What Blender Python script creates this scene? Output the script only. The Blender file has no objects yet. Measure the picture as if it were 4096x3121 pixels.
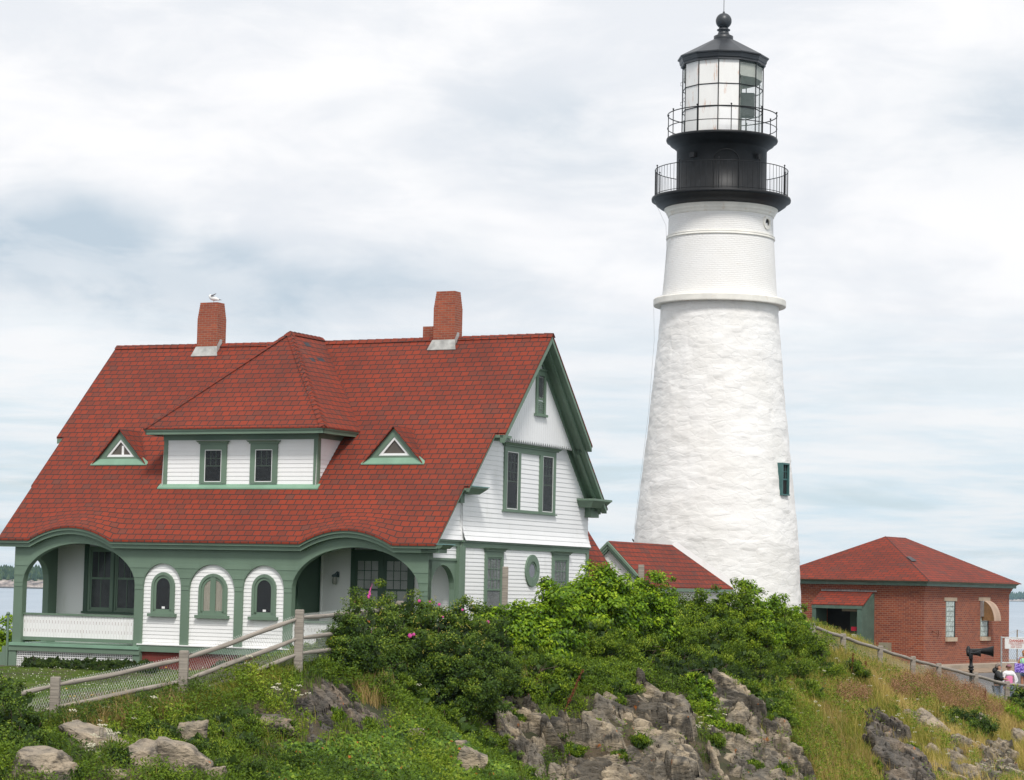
import bpy, bmesh, math, random
import numpy as np
from mathutils import Vector, Matrix, noise as mnoise
random.seed(7); RNG = np.random.default_rng(11)
sc = bpy.context.scene
COL = sc.collection
PI = math.pi

# ------------------------------------------------------------------ camera
CX, CY, F = 2048.0, 1560.5, 9738.0          # photograph pixels (4096 wide)
PITCH, ROLL = 0.0805, 0.0216
cp, sp, cr, sr = math.cos(PITCH), math.sin(PITCH), math.cos(ROLL), math.sin(ROLL)
FW = np.array([0, cp, sp]); UP0 = np.array([0, -sp, cp]); R0 = np.array([1., 0, 0])
RT = cr*R0 + sr*UP0; UPV = -sr*R0 + cr*UP0
cam_d = bpy.data.cameras.new('camera'); cam = bpy.data.objects.new('camera', cam_d); COL.objects.link(cam)
cam_d.sensor_width = 36.0; cam_d.lens = 36.0*F/4096.0
cam_d.clip_start = 0.5; cam_d.clip_end = 60000
cam.matrix_world = Matrix(((RT[0], UPV[0], -FW[0], 0), (RT[1], UPV[1], -FW[1], 0), (RT[2], UPV[2], -FW[2], 0), (0, 0, 0, 1)))
sc.camera = cam

# ------------------------------------------------------------------ world and sun (bright overcast)
SUN_DIR = Vector((0.10, -0.60, 0.80)).normalized()
SUN_EL = math.asin(SUN_DIR.z); SUN_AZ = math.atan2(SUN_DIR.x, SUN_DIR.y)
wd = bpy.data.worlds.new('World'); sc.world = wd; wd.use_nodes = True
wn = wd.node_tree; wn.nodes.clear()

class NT:
    """short hand for building node trees"""
    def __init__(s, nt): s.nt = nt
    def n(s, t, **k):
        nd = s.nt.nodes.new(t)
        for a, b in k.items(): setattr(nd, a, b)
        return nd
    def link(s, a, b): s.nt.links.new(a, b)
    def sset(s, sock, v):
        if hasattr(v, 'is_output') or isinstance(v, bpy.types.NodeSocket): s.link(v, sock)
        else: sock.default_value = v
    def math(s, op, a, b=0.0, c=None, clamp=False):
        m = s.n('ShaderNodeMath', operation=op, use_clamp=clamp)
        s.sset(m.inputs[0], a); s.sset(m.inputs[1], b)
        if c is not None: s.sset(m.inputs[2], c)
        return m.outputs[0]
    def mix(s, f, a, b, mode='MIX'):
        m = s.n('ShaderNodeMix', data_type='RGBA', blend_type=mode)
        s.sset(m.inputs[0], f)
        s.sset(m.inputs[6], a if not isinstance(a, tuple) or len(a) == 4 else (*a, 1))
        s.sset(m.inputs[7], b if not isinstance(b, tuple) or len(b) == 4 else (*b, 1))
        return m.outputs[2]
    def comb(s, x, y, z):
        m = s.n('ShaderNodeCombineXYZ')
        for i, v in enumerate((x, y, z)): s.sset(m.inputs[i], v)
        return m.outputs[0]
    def sep(s, v):
        m = s.n('ShaderNodeSeparateXYZ'); s.link(v, m.inputs[0]); return m.outputs
    def noise(s, vec, scale, detail=4, rough=.55, dist=0.0):
        m = s.n('ShaderNodeTexNoise'); s.link(vec, m.inputs['Vector'])
        m.inputs['Scale'].default_value = scale; m.inputs['Detail'].default_value = detail
        m.inputs['Roughness'].default_value = rough; m.inputs['Distortion'].default_value = dist
        return m.outputs[0]
    def ramp(s, f, stops, interp='LINEAR'):
        m = s.n('ShaderNodeValToRGB'); m.color_ramp.interpolation = interp
        e = m.color_ramp.elements
        while len(e) > len(stops): e.remove(e[-1])
        while len(e) < len(stops): e.new(0.5)
        for el, (p, c) in zip(e, stops): el.position = p; el.color = (*c, 1) if len(c) == 3 else c
        s.sset(m.inputs[0], f); return m.outputs[0]
    def smooth(s, v, a, b):
        m = s.n('ShaderNodeMapRange', interpolation_type='SMOOTHSTEP')
        s.sset(m.inputs[0], v); m.inputs[1].default_value = a; m.inputs[2].default_value = b
        return m.outputs[0]
    def gauss(s, v, c, w):
        d = s.math('DIVIDE', s.math('SUBTRACT', v, c), w)
        return s.math('POWER', 2.71828, s.math('MULTIPLY', s.math('MULTIPLY', d, d), -1.0))

W = NT(wn)
tc = W.n('ShaderNodeTexCoord'); xyz = W.sep(tc.outputs['Generated'])
az = W.math('MULTIPLY', W.math('ARCTAN2', xyz[0], xyz[1]), 57.2958)      # degrees right of the view axis
el = W.math('MULTIPLY', W.math('ARCSINE', xyz[2]), 57.2958)
sky = W.n('ShaderNodeTexSky', sky_type='NISHITA'); sky.sun_disc = False
sky.sun_elevation = SUN_EL; sky.sun_rotation = SUN_AZ
sky.air_density = 1.0; sky.dust_density = 1.5; sky.ozone_density = 1.0
# cloud coordinates: wide, flat forms; flatter and finer toward the horizon
stretch = W.math('DIVIDE', el, W.math('ADD', W.math('MULTIPLY', W.math('ABSOLUTE', el), 0.09), 0.6))
cvec = W.comb(W.math('MULTIPLY', az, 0.085), W.math('MULTIPLY', stretch, 0.52), 0.3)
n1 = W.noise(cvec, 1.0, 6, .52, .6)
cvec2 = W.comb(W.math('MULTIPLY', az, 0.11), W.math('MULTIPLY', el, 0.95), 4.1)
n2 = W.noise(cvec2, 1.0, 5, .55, .5)
cvec3 = W.comb(W.math('MULTIPLY', az, 0.16), W.math('MULTIPLY', el, 0.25), 8.7)
n3 = W.noise(cvec3, 1.0, 5, .5, .15)
# broad grey blue bank low on the left half of the view
warp = W.math('MULTIPLY', W.math('SUBTRACT', n3, 0.5), 3.6)
elw = W.math('ADD', el, warp)
azw = W.math('ADD', az, W.math('MULTIPLY', warp, 2.0))
bank_l = W.math('MULTIPLY', W.gauss(W.math('ADD', elw, W.math('MULTIPLY', az, 0.03)), 6.9, 1.05), W.smooth(azw, 3.0, -6.0))
bank_h = W.math('MULTIPLY', W.gauss(elw, 10.6, 1.3), W.math('MULTIPLY', W.gauss(azw, 1.0, 3.0), 0.45))
bank_r = W.math('MULTIPLY', W.gauss(elw, 10.8, 1.1), W.math('MULTIPLY', W.smooth(azw, 6.0, 11.0), 0.5))
bank = W.math('ADD', W.math('ADD', bank_l, bank_h), bank_r, clamp=True)
low = W.smooth(el, 8.5, 1.0)
n4 = W.noise(W.comb(W.math('MULTIPLY', az, 0.30), W.math('MULTIPLY', el, 2.6), 2.2), 1.0, 6, .6, .3)
streak = W.smooth(W.math('ADD', W.math('MULTIPLY', n2, .6), W.math('MULTIPLY', n4, .4)), .40, .60)
white = (10.6, 10.6, 10.75); grey = (5.7, 6.75, 7.75); pale = (6.9, 8.35, 9.25); soft = (8.9, 9.2, 9.7)
n5 = W.noise(W.comb(W.math('MULTIPLY', az, 0.22), W.math('MULTIPLY', el, 0.62), 6.4), 1.0, 7, .6, .4)
c = W.mix(W.smooth(W.math('ADD', W.math('MULTIPLY', n1, .6), W.math('MULTIPLY', n5, .4)), .40, .58), (*soft, 1), (*white, 1))
bank = W.math('MULTIPLY', bank, W.math('ADD', .72, W.math('MULTIPLY', W.smooth(n5, .62, .36), .5)), clamp=True)
c = W.mix(bank, c, (*grey, 1))
lowc = W.mix(streak, (*pale, 1), (9.1, 9.45, 9.7, 1))
c = W.mix(W.math('MULTIPLY', low, W.math('SUBTRACT', 1.0, W.math('MULTIPLY', bank, .5))), c, lowc)
gap = W.math('MULTIPLY', W.math('MULTIPLY', W.smooth(n2, .50, .34), low), .22)
c = W.mix(gap, c, sky.outputs[0])
c = W.mix(W.smooth(el, 0.0, -3.0), c, (3.2, 3.6, 3.8, 1))
bg = W.n('ShaderNodeBackground'); bg.inputs[1].default_value = 0.088
W.link(c, bg.inputs[0])
wo = W.n('ShaderNodeOutputWorld'); W.link(bg.outputs[0], wo.inputs[0])

sd = bpy.data.lights.new('sun', 'SUN'); sd.energy = 2.8; sd.angle = math.radians(12); sd.color = (1.0, .965, .92)
so = bpy.data.objects.new('sun', sd); COL.objects.link(so)
so.rotation_euler = SUN_DIR.to_track_quat('Z', 'Y').to_euler(); so.location = (0, 20, 60)
vs = sc.view_settings; vs.view_transform = 'Standard'; vs.look = 'None'; vs.exposure = 0.12; vs.gamma = 1.0
try: vs.use_curve_mapping = False
except Exception: pass

# ------------------------------------------------------------------ helpers
def ray(x, y): return FW + RT*(x-CX)/F - UPV*(y-CY)/F
def at(x, y, D):
    d = ray(x, y); return d*(D/d[1])
def proj(P):
    P = np.asarray(P, float); d = P@FW
    return CX + F*(P@RT)/d, CY - F*(P@UPV)/d

def tag(o, label=None, cat=None, group=None, kind=None):
    if label: o['label'] = label
    if cat: o['category'] = cat
    if group: o['group'] = group
    if kind: o['kind'] = kind
    return o
def empty(name, loc, rz=0, label=None, cat=None, group=None):
    o = bpy.data.objects.new(name, None); COL.objects.link(o)
    o.location = loc; o.rotation_euler = (0, 0, rz); o.empty_display_size = .3
    o['_zb'] = float(loc[2])
    return tag(o, label, cat, group)

def np_mesh(name, V, Fq, attrs=None, smooth=False):
    """fast mesh from arrays; Fq is (n,k)"""
    me = bpy.data.meshes.new(name); V = np.ascontiguousarray(V, np.float32); Fq = np.ascontiguousarray(Fq, np.int32)
    n, k = Fq.shape
    me.vertices.add(len(V)); me.vertices.foreach_set('co', V.ravel())
    me.loops.add(n*k); me.loops.foreach_set('vertex_index', Fq.ravel())
    me.polygons.add(n); me.polygons.foreach_set('loop_start', np.arange(0, n*k, k, dtype=np.int32))
    try: me.polygons.foreach_set('loop_total', np.full(n, k, np.int32))
    except Exception: pass
    if attrs:
        for a, vals in attrs.items():
            at_ = me.attributes.new(a, 'FLOAT', 'POINT'); at_.data.foreach_set('value', np.ascontiguousarray(vals, np.float32))
    me.update(calc_edges=True)
    if smooth: me.polygons.foreach_set('use_smooth', np.ones(n, bool))
    return me

class MB:
    """collects shapes in local (a, o, z) coordinates mapped by T and links them as ONE mesh object"""
    def __init__(s, T=None): s.v = []; s.f = []; s.uv = []; s.T = T; s.sm = []
    def add(s, vs, fs, uvs=None, smooth=False):
        b = len(s.v)
        for p in vs: s.v.append(tuple(s.T(*p)) if s.T else tuple(p))
        for f in fs: s.f.append([b+i for i in f]); s.sm.append(smooth)
        if uvs is not None: s.uv += list(uvs)
        else: s.uv += [None]*len(vs)
        return s
    def box(s, x0, x1, y0, y1, z0, z1):
        return s.add([(x0,y0,z0),(x1,y0,z0),(x1,y1,z0),(x0,y1,z0),(x0,y0,z1),(x1,y0,z1),(x1,y1,z1),(x0,y1,z1)],
                     [(0,3,2,1),(4,5,6,7),(0,1,5,4),(1,2,6,5),(2,3,7,6),(3,0,4,7)])
    def hexa(s, p): # 8 points, bottom 4, top 4
        return s.add(p, [(0,3,2,1),(4,5,6,7),(0,1,5,4),(1,2,6,5),(2,3,7,6),(3,0,4,7)])
    def prism(s, poly, o0, o1): # polygon (a,z) extruded along o
        n = len(poly)
        vs = [(a, o0, z) for a, z in poly] + [(a, o1, z) for a, z in poly]
        fs = [tuple(range(n)), tuple(reversed(range(n, 2*n)))] + [(i, i+n, (i+1) % n+n, (i+1) % n) for i in range(n)]
        return s.add(vs, fs)
    def tube(s, pts, r, n=8, cap=True, smooth=True):
        pts = [Vector(p) for p in pts]; rr = r if isinstance(r, (list, tuple)) else [r]*len(pts)
        vs = []; 
        for i, p in enumerate(pts):
            d = (pts[min(i+1, len(pts)-1)] - pts[max(i-1, 0)]).normalized()
            a = Vector((0, 0, 1)) if abs(d.z) < .9 else Vector((1, 0, 0))
            x = d.cross(a).normalized(); y = d.cross(x)
            for k in range(n):
                t = 2*PI*k/n; vs.append(tuple(p + (x*math.cos(t) + y*math.sin(t))*rr[i]))
        fs = [(i*n+k, i*n+(k+1) % n, (i+1)*n+(k+1) % n, (i+1)*n+k) for i in range(len(pts)-1) for k in range(n)]
        s.add(vs, fs, smooth=smooth)
        if cap: s.add([vs[k] for k in range(n)] if not s.T else vs[:n], [tuple(range(n))]); s.add(vs[-n:], [tuple(reversed(range(n)))])
        return s
    def lathe(s, prof, n=48, c=(0, 0), smooth=True, a0=0, a1=2*PI):
        full = abs(a1-a0-2*PI) < 1e-6; m = n+1
        vs = []; uv = []; L = 0
        for j, (r, z) in enumerate(prof):
            if j: L += math.hypot(r-prof[j-1][0], z-prof[j-1][1])
            for i in range(m):
                t = a0 + (a1-a0)*i/n; vs.append((c[0]+r*math.cos(t), c[1]+r*math.sin(t), z)); uv.append((t*max(prof[0][0], .1), z))
        fs = [(j*m+i, j*m+i+1, (j+1)*m+i+1, (j+1)*m+i) for j in range(len(prof)-1) for i in range(n)]
        return s.add(vs, fs, uv, smooth)
    def sphere(s, c, r, n=16, sc=(1, 1, 1)):
        m = n//2; prof = []
        vs = [(c[0]+r*sc[0]*math.sin(PI*j/m)*math.cos(2*PI*i/n), c[1]+r*sc[1]*math.sin(PI*j/m)*math.sin(2*PI*i/n), c[2]+r*sc[2]*math.cos(PI*j/m)) for j in range(m+1) for i in range(n)]
        fs = [(j*n+i, j*n+(i+1) % n, (j+1)*n+(i+1) % n, (j+1)*n+i) for j in range(m) for i in range(n)]
        return s.add(vs, fs, smooth=True)
    def build(s, name, mat, parent=None, loc=None, bevel=0, recalc=True, zoff=True):
        me = bpy.data.meshes.new(name); me.from_pydata(s.v, [], s.f)
        me.polygons.foreach_set('use_smooth', s.sm)
        if recalc:
            bm = bmesh.new(); bm.from_mesh(me); bmesh.ops.recalc_face_normals(bm, faces=bm.faces); bm.to_mesh(me); bm.free()
        me.update()
        uvl = me.uv_layers.new(name='UVMap').data
        co = [v.co for v in me.vertices]
        for p in me.polygons:
            nz = p.normal
            if abs(nz.z) > .985 or nz.length < .5: t = Vector((1, 0, 0)); b = Vector((0, 1, 0))
            else:
                t = Vector((-nz.y, nz.x, 0)).normalized(); b = nz.cross(t).normalized()
                if b.z < 0: b = -b
                if abs(t.x) > abs(t.y):
                    if t.x < 0: t = -t
                elif t.y < 0: t = -t
            for li in p.loop_indices:
                vi = me.loops[li].vertex_index
                if s.uv[vi] is not None: uvl[li].uv = s.uv[vi]
                else: q = co[vi]; uvl[li].uv = (q.dot(t), q.dot(b))
        o = bpy.data.objects.new(name, me); COL.objects.link(o)
        for m_ in (mat if isinstance(mat, (list, tuple)) else [mat]): me.materials.append(m_)
        if parent:
            o.parent = parent
            if zoff and parent.type == 'EMPTY': o.location = (0, 0, -parent['_zb'])
        if loc: o.location = loc
        if bevel:
            b = o.modifiers.new('bevel', 'BEVEL'); b.width = bevel; b.segments = 2; b.limit_method = 'ANGLE'
        return o

# ------------------------------------------------------------------ materials
def new_mat(name):
    m = bpy.data.materials.new(name); m.use_nodes = True; m.node_tree.nodes.clear()
    t = NT(m.node_tree); bs = t.n('ShaderNodeBsdfPrincipled'); out = t.n('ShaderNodeOutputMaterial')
    t.link(bs.outputs[0], out.inputs[0]); return m, t, bs, out
def bumpn(t, bs, h, dist=.01, st=1.0):
    b = t.n('ShaderNodeBump'); b.inputs['Distance'].default_value = dist; b.inputs['Strength'].default_value = st
    t.link(h, b.inputs['Height']); t.link(b.outputs[0], bs.inputs['Normal']); return b
def sc3(c, k): return tuple(min(1, x*k) for x in c)
def M(name, base, rough=.6, var=.12, scale=1.5, bump=0.0, bscale=25, spec=.4, metal=0, dirt=None, stretch=(1, 1, 1)):
    m, t, bs, out = new_mat(name)
    tc = t.n('ShaderNodeTexCoord'); mp = t.n('ShaderNodeMapping'); mp.inputs['Scale'].default_value = stretch
    t.link(tc.outputs['Object'], mp.inputs[0]); vec = mp.outputs[0]
    n = t.noise(vec, scale, 5, .6)
    col = t.mix(t.smooth(n, .3, .7), sc3(base, 1-var), sc3(base, 1+var))
    n2 = t.noise(vec, bscale, 4, .6)
    col = t.mix(t.math('MULTIPLY', t.smooth(n2, .45, .8), var), col, sc3(base, .55))
    if dirt: col = t.mix(t.math('MULTIPLY', t.smooth(t.noise(vec, scale*2.3, 6, .65), .57, .70), dirt[1]), col, dirt[0])
    t.link(col, bs.inputs['Base Color']); bs.inputs['Roughness'].default_value = rough
    bs.inputs['Metallic'].default_value = metal; bs.inputs['Specular IOR Level'].default_value = spec
    if bump: bumpn(t, bs, n2, bump)
    return m

def shingle_mat(name, row=.205, wid=.262, cols=((.265, .042, .018), (.172, .038, .021)), odd=(.130, .066, .050)):
    m, t, bs, out = new_mat(name)
    uv = t.n('ShaderNodeUVMap'); uv.uv_map = 'UVMap'
    wv = t.sep(uv.outputs[0])
    wob = t.math('MULTIPLY', t.math('SUBTRACT', t.noise(uv.outputs[0], .8, 2), .5), .045)
    vec = t.comb(wv[0], t.math('ADD', wv[1], wob), 0.0)
    def br(c1, c2, mo, ms, off=.5):
        b = t.n('ShaderNodeTexBrick'); b.offset = off; b.inputs['Scale'].default_value = 1.0
        b.inputs['Brick Width'].default_value = wid; b.inputs['Row Height'].default_value = row
        b.inputs['Mortar Size'].default_value = ms; b.inputs['Mortar Smooth'].default_value = .1
        b.inputs['Color1'].default_value = (*c1, 1); b.inputs['Color2'].default_value = (*c2, 1); b.inputs['Mortar'].default_value = (*mo, 1)
        t.link(vec, b.inputs['Vector']); return b
    b1 = br(cols[0], cols[1], (.05, .032, .028), .0135)
    b1.inputs['Bias'].default_value = -.1
    b2 = br((0, 0, 0), (1, 1, 1), (0, 0, 0), .0075); b2.inputs['Bias'].default_value = -.55
    b2.offset = .5
    rnd = t.n('ShaderNodeRGBToBW'); t.link(b2.outputs[0], rnd.inputs[0])
    patch = t.noise(uv.outputs[0], .55, 3)
    grey = t.math('MULTIPLY', t.smooth(rnd.outputs[0], .28, .6), t.smooth(patch, .32, .58))
    col = t.mix(t.math('MULTIPLY', grey, .9), b1.outputs[0], odd)
    # granules; grey aggregate and painted shadow line along every course's lower edge
    col = t.mix(t.math('MULTIPLY', t.noise(uv.outputs[0], 90, 2), .28), col, (.10, .02, .016))
    fr = t.math('FRACT', t.math('DIVIDE', t.math('ADD', wv[1], wob), row))
    edge = t.smooth(fr, .14, .06)
    col = t.mix(t.math('MULTIPLY', edge, .72), col, (.085, .062, .054))
    stain = t.smooth(t.noise(uv.outputs[0], .35, 4, .6), .35, .75)
    col = t.mix(t.math('MULTIPLY', stain, .42), col, (.085, .020, .015))
    mo = t.math('SUBTRACT', 1.0, b1.outputs['Fac'])
    t.link(t.mix(b1.outputs['Fac'], col, (.045, .030, .028)), bs.inputs['Base Color'])
    bs.inputs['Roughness'].default_value = .85; bs.inputs['Specular IOR Level'].default_value = .25
    h = t.math('ADD', t.math('MULTIPLY', t.math('SUBTRACT', 1.0, fr), .8), t.math('MULTIPLY', mo, .5))
    h = t.math('ADD', h, t.math('MULTIPLY', rnd.outputs[0], .25))
    bumpn(t, bs, h, .014); return m

def brick_mat(name, c1=(.37, .088, .040), c2=(.25, .056, .030), dark=(.07, .045, .035), mortar=(.42, .31, .22), bw=.215, rh=.0677, ms=.0055, dk=.5):
    m, t, bs, out = new_mat(name)
    uv = t.n('ShaderNodeUVMap'); uv.uv_map = 'UVMap'
    def br(a, b_, mo, bias):
        b = t.n('ShaderNodeTexBrick'); b.inputs['Scale'].default_value = 1.0
        b.inputs['Brick Width'].default_value = bw; b.inputs['Row Height'].default_value = rh
        b.inputs['Mortar Size'].default_value = ms; b.inputs['Bias'].default_value = bias
        b.inputs['Color1'].default_value = (*a, 1); b.inputs['Color2'].default_value = (*b_, 1); b.inputs['Mortar'].default_value = (*mo, 1)
        t.link(uv.outputs[0], b.inputs['Vector']); return b
    b1 = br(c1, c2, mortar, 0.0); b2 = br((0, 0, 0), (1, 1, 1), (0, 0, 0), -.75)
    rb = t.n('ShaderNodeRGBToBW'); t.link(b2.outputs[0], rb.inputs[0])
    col = t.mix(t.math('MULTIPLY', t.smooth(rb.outputs[0], .2, .5), dk), b1.outputs[0], dark)
    col = t.mix(t.math('MULTIPLY', t.smooth(t.noise(uv.outputs[0], 1.2, 5, .65), .35, .8), .35), col, sc3(c2, .6))
    col = t.mix(b1.outputs['Fac'], col, t.mix(t.noise(uv.outputs[0], 2.0, 4), mortar, sc3(mortar, .55)))
    t.link(col, bs.inputs['Base Color']); bs.inputs['Roughness'].default_value = .85
    bumpn(t, bs, t.math('SUBTRACT', 1.0, b1.outputs['Fac']), .006); return m

WHITE = M('white paint', (.83, .825, .81), .55, .02, .6, dirt=((.62, .60, .54, 1), .30), stretch=(1.6, 1.6, .5))
WHITE_B = M('white gable paint', (.82, .82, .82), .55, .02, .6, dirt=((.64, .64, .60, 1), .30), stretch=(1.6, 1.6, .5))
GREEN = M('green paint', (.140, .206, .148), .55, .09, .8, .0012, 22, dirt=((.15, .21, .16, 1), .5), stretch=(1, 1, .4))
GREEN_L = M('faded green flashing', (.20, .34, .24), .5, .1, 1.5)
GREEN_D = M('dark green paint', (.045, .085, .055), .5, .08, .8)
TEAL = M('teal flashing', (.16, .30, .29), .4, .1, 2)
SHIN = shingle_mat('red shingles')
SHIN2 = shingle_mat('red shingles small', .20, .34, ((.265, .042, .020), (.155, .036, .022)), (.13, .062, .05))
BRICK = brick_mat('chimney brick')
BRICK2 = brick_mat('wall brick', (.31, .075, .032), (.19, .042, .026), (.065, .045, .032), (.42, .28, .19), .205, .077, .0068, .65)
BRICK_F = brick_mat('foundation brick', (.20, .035, .025), (.165, .03, .022), (.10, .03, .025), (.24, .10, .075), .21, .072, .004, .3)
LEAD = M('lead flashing', (.36, .36, .34), .5, .25, 4, .003, 12, dirt=((.5, .46, .4, 1), .5))
BLACK = M('black iron paint', (.0085, .009, .010), .48, .3, 2.0, .002, 14, .3, dirt=((.03, .033, .033, 1), .4))
BLACKR = M('lantern roof paint', (.028, .032, .037), .42, .2, 1.5, .002, 10, .5)
CONC = M('concrete', (.36, .30, .235), .85, .15, 1.0, .004, 18, dirt=((.2, .16, .12, 1), .5))
ASPH = M('asphalt', (.13, .125, .125), .9, .12, .6, .003, 40)
STEEL = M('galvanised steel', (.42, .43, .42), .4, .15, 6, metal=.6)
DARK = M('dark interior', (.012, .012, .012), .8, .2, 3)
PLY = M('weathered plywood', (.42, .30, .22), .8, .2, 3, .002, 20, stretch=(1, 1, .2))
BROWN = M('rust brown', (.16, .06, .035), .8, .3, 5)

def glass_mat(name, tint=(.02, .022, .025), alpha=.35, rough=.04):
    m, t, bs, out = new_mat(name)
    bs.inputs['Base Color'].default_value = (*tint, 1); bs.inputs['Roughness'].default_value = rough
    tr = t.n('ShaderNodeBsdfTransparent'); mx = t.n('ShaderNodeMixShader'); mx.inputs[0].default_value = alpha
    t.link(tr.outputs[0], mx.inputs[1]); t.link(bs.outputs[0], mx.inputs[2]); t.link(mx.outputs[0], out.inputs[0]); return m
GLASS = glass_mat('window glass', (.04, .045, .05), .22)
GLASS_S = glass_mat('screened glass', (.03, .033, .035), .28, .35)
GLASS_L = glass_mat('lantern glass', (.45, .55, .5), .09, .02)
CURT = M('cream curtain', (.74, .68, .55), .9, .2, 6, stretch=(9, 9, .3))
CURT_W = M('white blind', (.74, .76, .71), .9, .1, 3)
CURT_M = M('pale blind behind glass', (.36, .37, .36), .9, .2, 3)
CURT_G = M('grey blind behind screen', (.12, .13, .13), .9, .25, 2)

def stone_mat():
    m, t, bs, out = new_mat('whitewashed rubble stone')
    uv = t.n('ShaderNodeUVMap'); uv.uv_map = 'UVMap'; s = t.sep(uv.outputs[0])
    w = t.math('MULTIPLY', t.math('SUBTRACT', t.noise(uv.outputs[0], 2.0, 3), .5), .45)
    vec = t.comb(t.math('ADD', s[0], w), t.math('ADD', t.math('MULTIPLY', s[1], 2.3), w), 0.0)
    vo = t.n('ShaderNodeTexVoronoi', feature='SMOOTH_F1'); vo.inputs['Scale'].default_value = 2.1; vo.inputs['Smoothness'].default_value = .35
    t.link(vec, vo.inputs['Vector'])
    vo2 = t.n('ShaderNodeTexVoronoi', feature='DISTANCE_TO_EDGE'); vo2.inputs['Scale'].default_value = 1.7
    t.link(vec, vo2.inputs['Vector'])
    e = t.smooth(vo2.outputs[0], 0.0, .16)
    nn = t.noise(vec, 3.5, 6, .6, .4); n2 = t.noise(uv.outputs[0], 9, 5, .65)
    h = t.math('ADD', t.math('MULTIPLY', e, .14), t.math('MULTIPLY', vo.outputs[0], .40))
    vc = t.n('ShaderNodeTexVoronoi', feature='F1'); vc.inputs['Scale'].default_value = 1.7; t.link(vec, vc.inputs['Vector']); bw = t.n('ShaderNodeRGBToBW'); t.link(vc.outputs['Color'], bw.inputs[0])
    h = t.math('ADD', t.math('ADD', h, t.math('MULTIPLY', bw.outputs[0], .35)), t.math('ADD', t.math('MULTIPLY', nn, .6), t.math('MULTIPLY', n2, .28)))
    bumpn(t, bs, h, .030, .75)
    col = t.mix(t.smooth(t.noise(uv.outputs[0], .6, 4), .3, .7), (.74, .725, .695), (.80, .79, .77))
    col = t.mix(t.math('MULTIPLY', t.smooth(t.noise(vec, 5, 4, .7), .62, .78), .35), col, (.60, .58, .53))
    t.link(col, bs.inputs['Base Color']); bs.inputs['Roughness'].default_value = .75; return m
def painted_brick_mat():
    m, t, bs, out = new_mat('whitewashed brick')
    uv = t.n('ShaderNodeUVMap'); uv.uv_map = 'UVMap'
    b = t.n('ShaderNodeTexBrick'); b.inputs['Scale'].default_value = 1.0; b.inputs['Brick Width'].default_value = .21
    b.inputs['Row Height'].default_value = .07; b.inputs['Mortar Size'].default_value = .008; b.inputs['Mortar Smooth'].default_value = .6
    t.link(uv.outputs[0], b.inputs['Vector'])
    bumpn(t, bs, t.math('ADD', t.math('SUBTRACT', 1.0, b.outputs['Fac']), t.noise(uv.outputs[0], 6, 4)), .008)
    s = t.sep(uv.outputs[0])
    col = t.mix(t.smooth(t.noise(uv.outputs[0], .8, 4), .3, .7), (.79, .775, .745), (.82, .81, .79))
    st = t.noise(t.comb(t.math('MULTIPLY', s[0], 1.0), t.math('MULTIPLY', s[1], 2.2), 3.0), .9, 5, .6)
    col = t.mix(t.math('MULTIPLY', t.smooth(st, .66, .74), .5), col, (.55, .42, .28))
    t.link(col, bs.inputs['Base Color']); bs.inputs['Roughness'].default_value = .7; return m
STONE = stone_mat(); PBRICK = painted_brick_mat()
WHITE_R = M('white panel with rust', (.80, .79, .76), .5, .04, 1, 0, 20, dirt=((.52, .20, .05, 1), .6), stretch=(3.2, 3.2, .55))
TRIMW = M('white stone trim', (.74, .72, .66), .7, .08, 1.5, .004, 14, dirt=((.55, .42, .27, 1), .4))

def attr_mat(name, stops, rough=.6, trans=.25, spec=.3):
    m, t, bs, out = new_mat(name)
    a = t.n('ShaderNodeAttribute'); a.attribute_name = 'rnd'
    col = t.ramp(a.outputs['Fac'], stops)
    t.link(col, bs.inputs['Base Color']); bs.inputs['Roughness'].default_value = rough; bs.inputs['Specular IOR Level'].default_value = spec
    if trans:
        tl = t.n('ShaderNodeBsdfTranslucent'); t.link(t.mix(.5, col, (.22, .30, .03), 'MIX'), tl.inputs[0])
        mx = t.n('ShaderNodeMixShader'); mx.inputs[0].default_value = trans
        t.link(bs.outputs[0], mx.inputs[1]); t.link(tl.outputs[0], mx.inputs[2]); t.link(mx.outputs[0], out.inputs[0])
    return m
LF_ROSE = attr_mat('rose leaves', [(0, (0.0115, 0.0299, 0.0041)), (0.45, (0.0483, 0.1012, 0.0083)), (0.8, (0.1207, 0.1898, 0.0124)), (0.97, (0.2185, 0.276, 0.0207)), (1, (0.368, 0.2875, 0.0414))])
LF_VINE = attr_mat('vine leaves', [(0, (0.0202, 0.056, 0.003)), (0.35, (0.1008, 0.2072, 0.004)), (0.75, (0.2296, 0.3696, 0.0081)), (1, (0.4032, 0.5152, 0.0202))], .5, .35)
LF_MID = attr_mat('goldenrod leaves', [(0, (0.0205, 0.0486, 0.0035)), (0.5, (0.0998, 0.1728, 0.0069)), (0.85, (0.2048, 0.288, 0.0138)), (1, (0.32, 0.3712, 0.0346))])
LF_DARK = attr_mat('juniper leaves', [(0, (0.0092, 0.0253, 0.0041)), (0.5, (0.0368, 0.0782, 0.0052)), (0.9, (0.092, 0.1495, 0.0103)), (1, (0.161, 0.1955, 0.0207))])
LF_BAY = attr_mat('bayberry leaves', [(0, (0.0244, 0.0586, 0.0033)), (0.5, (0.1159, 0.1952, 0.0055)), (0.9, (0.2318, 0.3172, 0.0088)), (1, (0.3416, 0.3904, 0.022))])
LF_IVY = attr_mat('ivy leaves', [(0, (0.0168, 0.048, 0.0065)), (0.4, (0.072, 0.15, 0.0108)), (0.75, (0.168, 0.282, 0.0173)), (0.965, (0.324, 0.432, 0.0324)), (0.975, (0.45, 0.07, 0.02)), (1, (0.5, 0.12, 0.02))], .5, .3)
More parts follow.
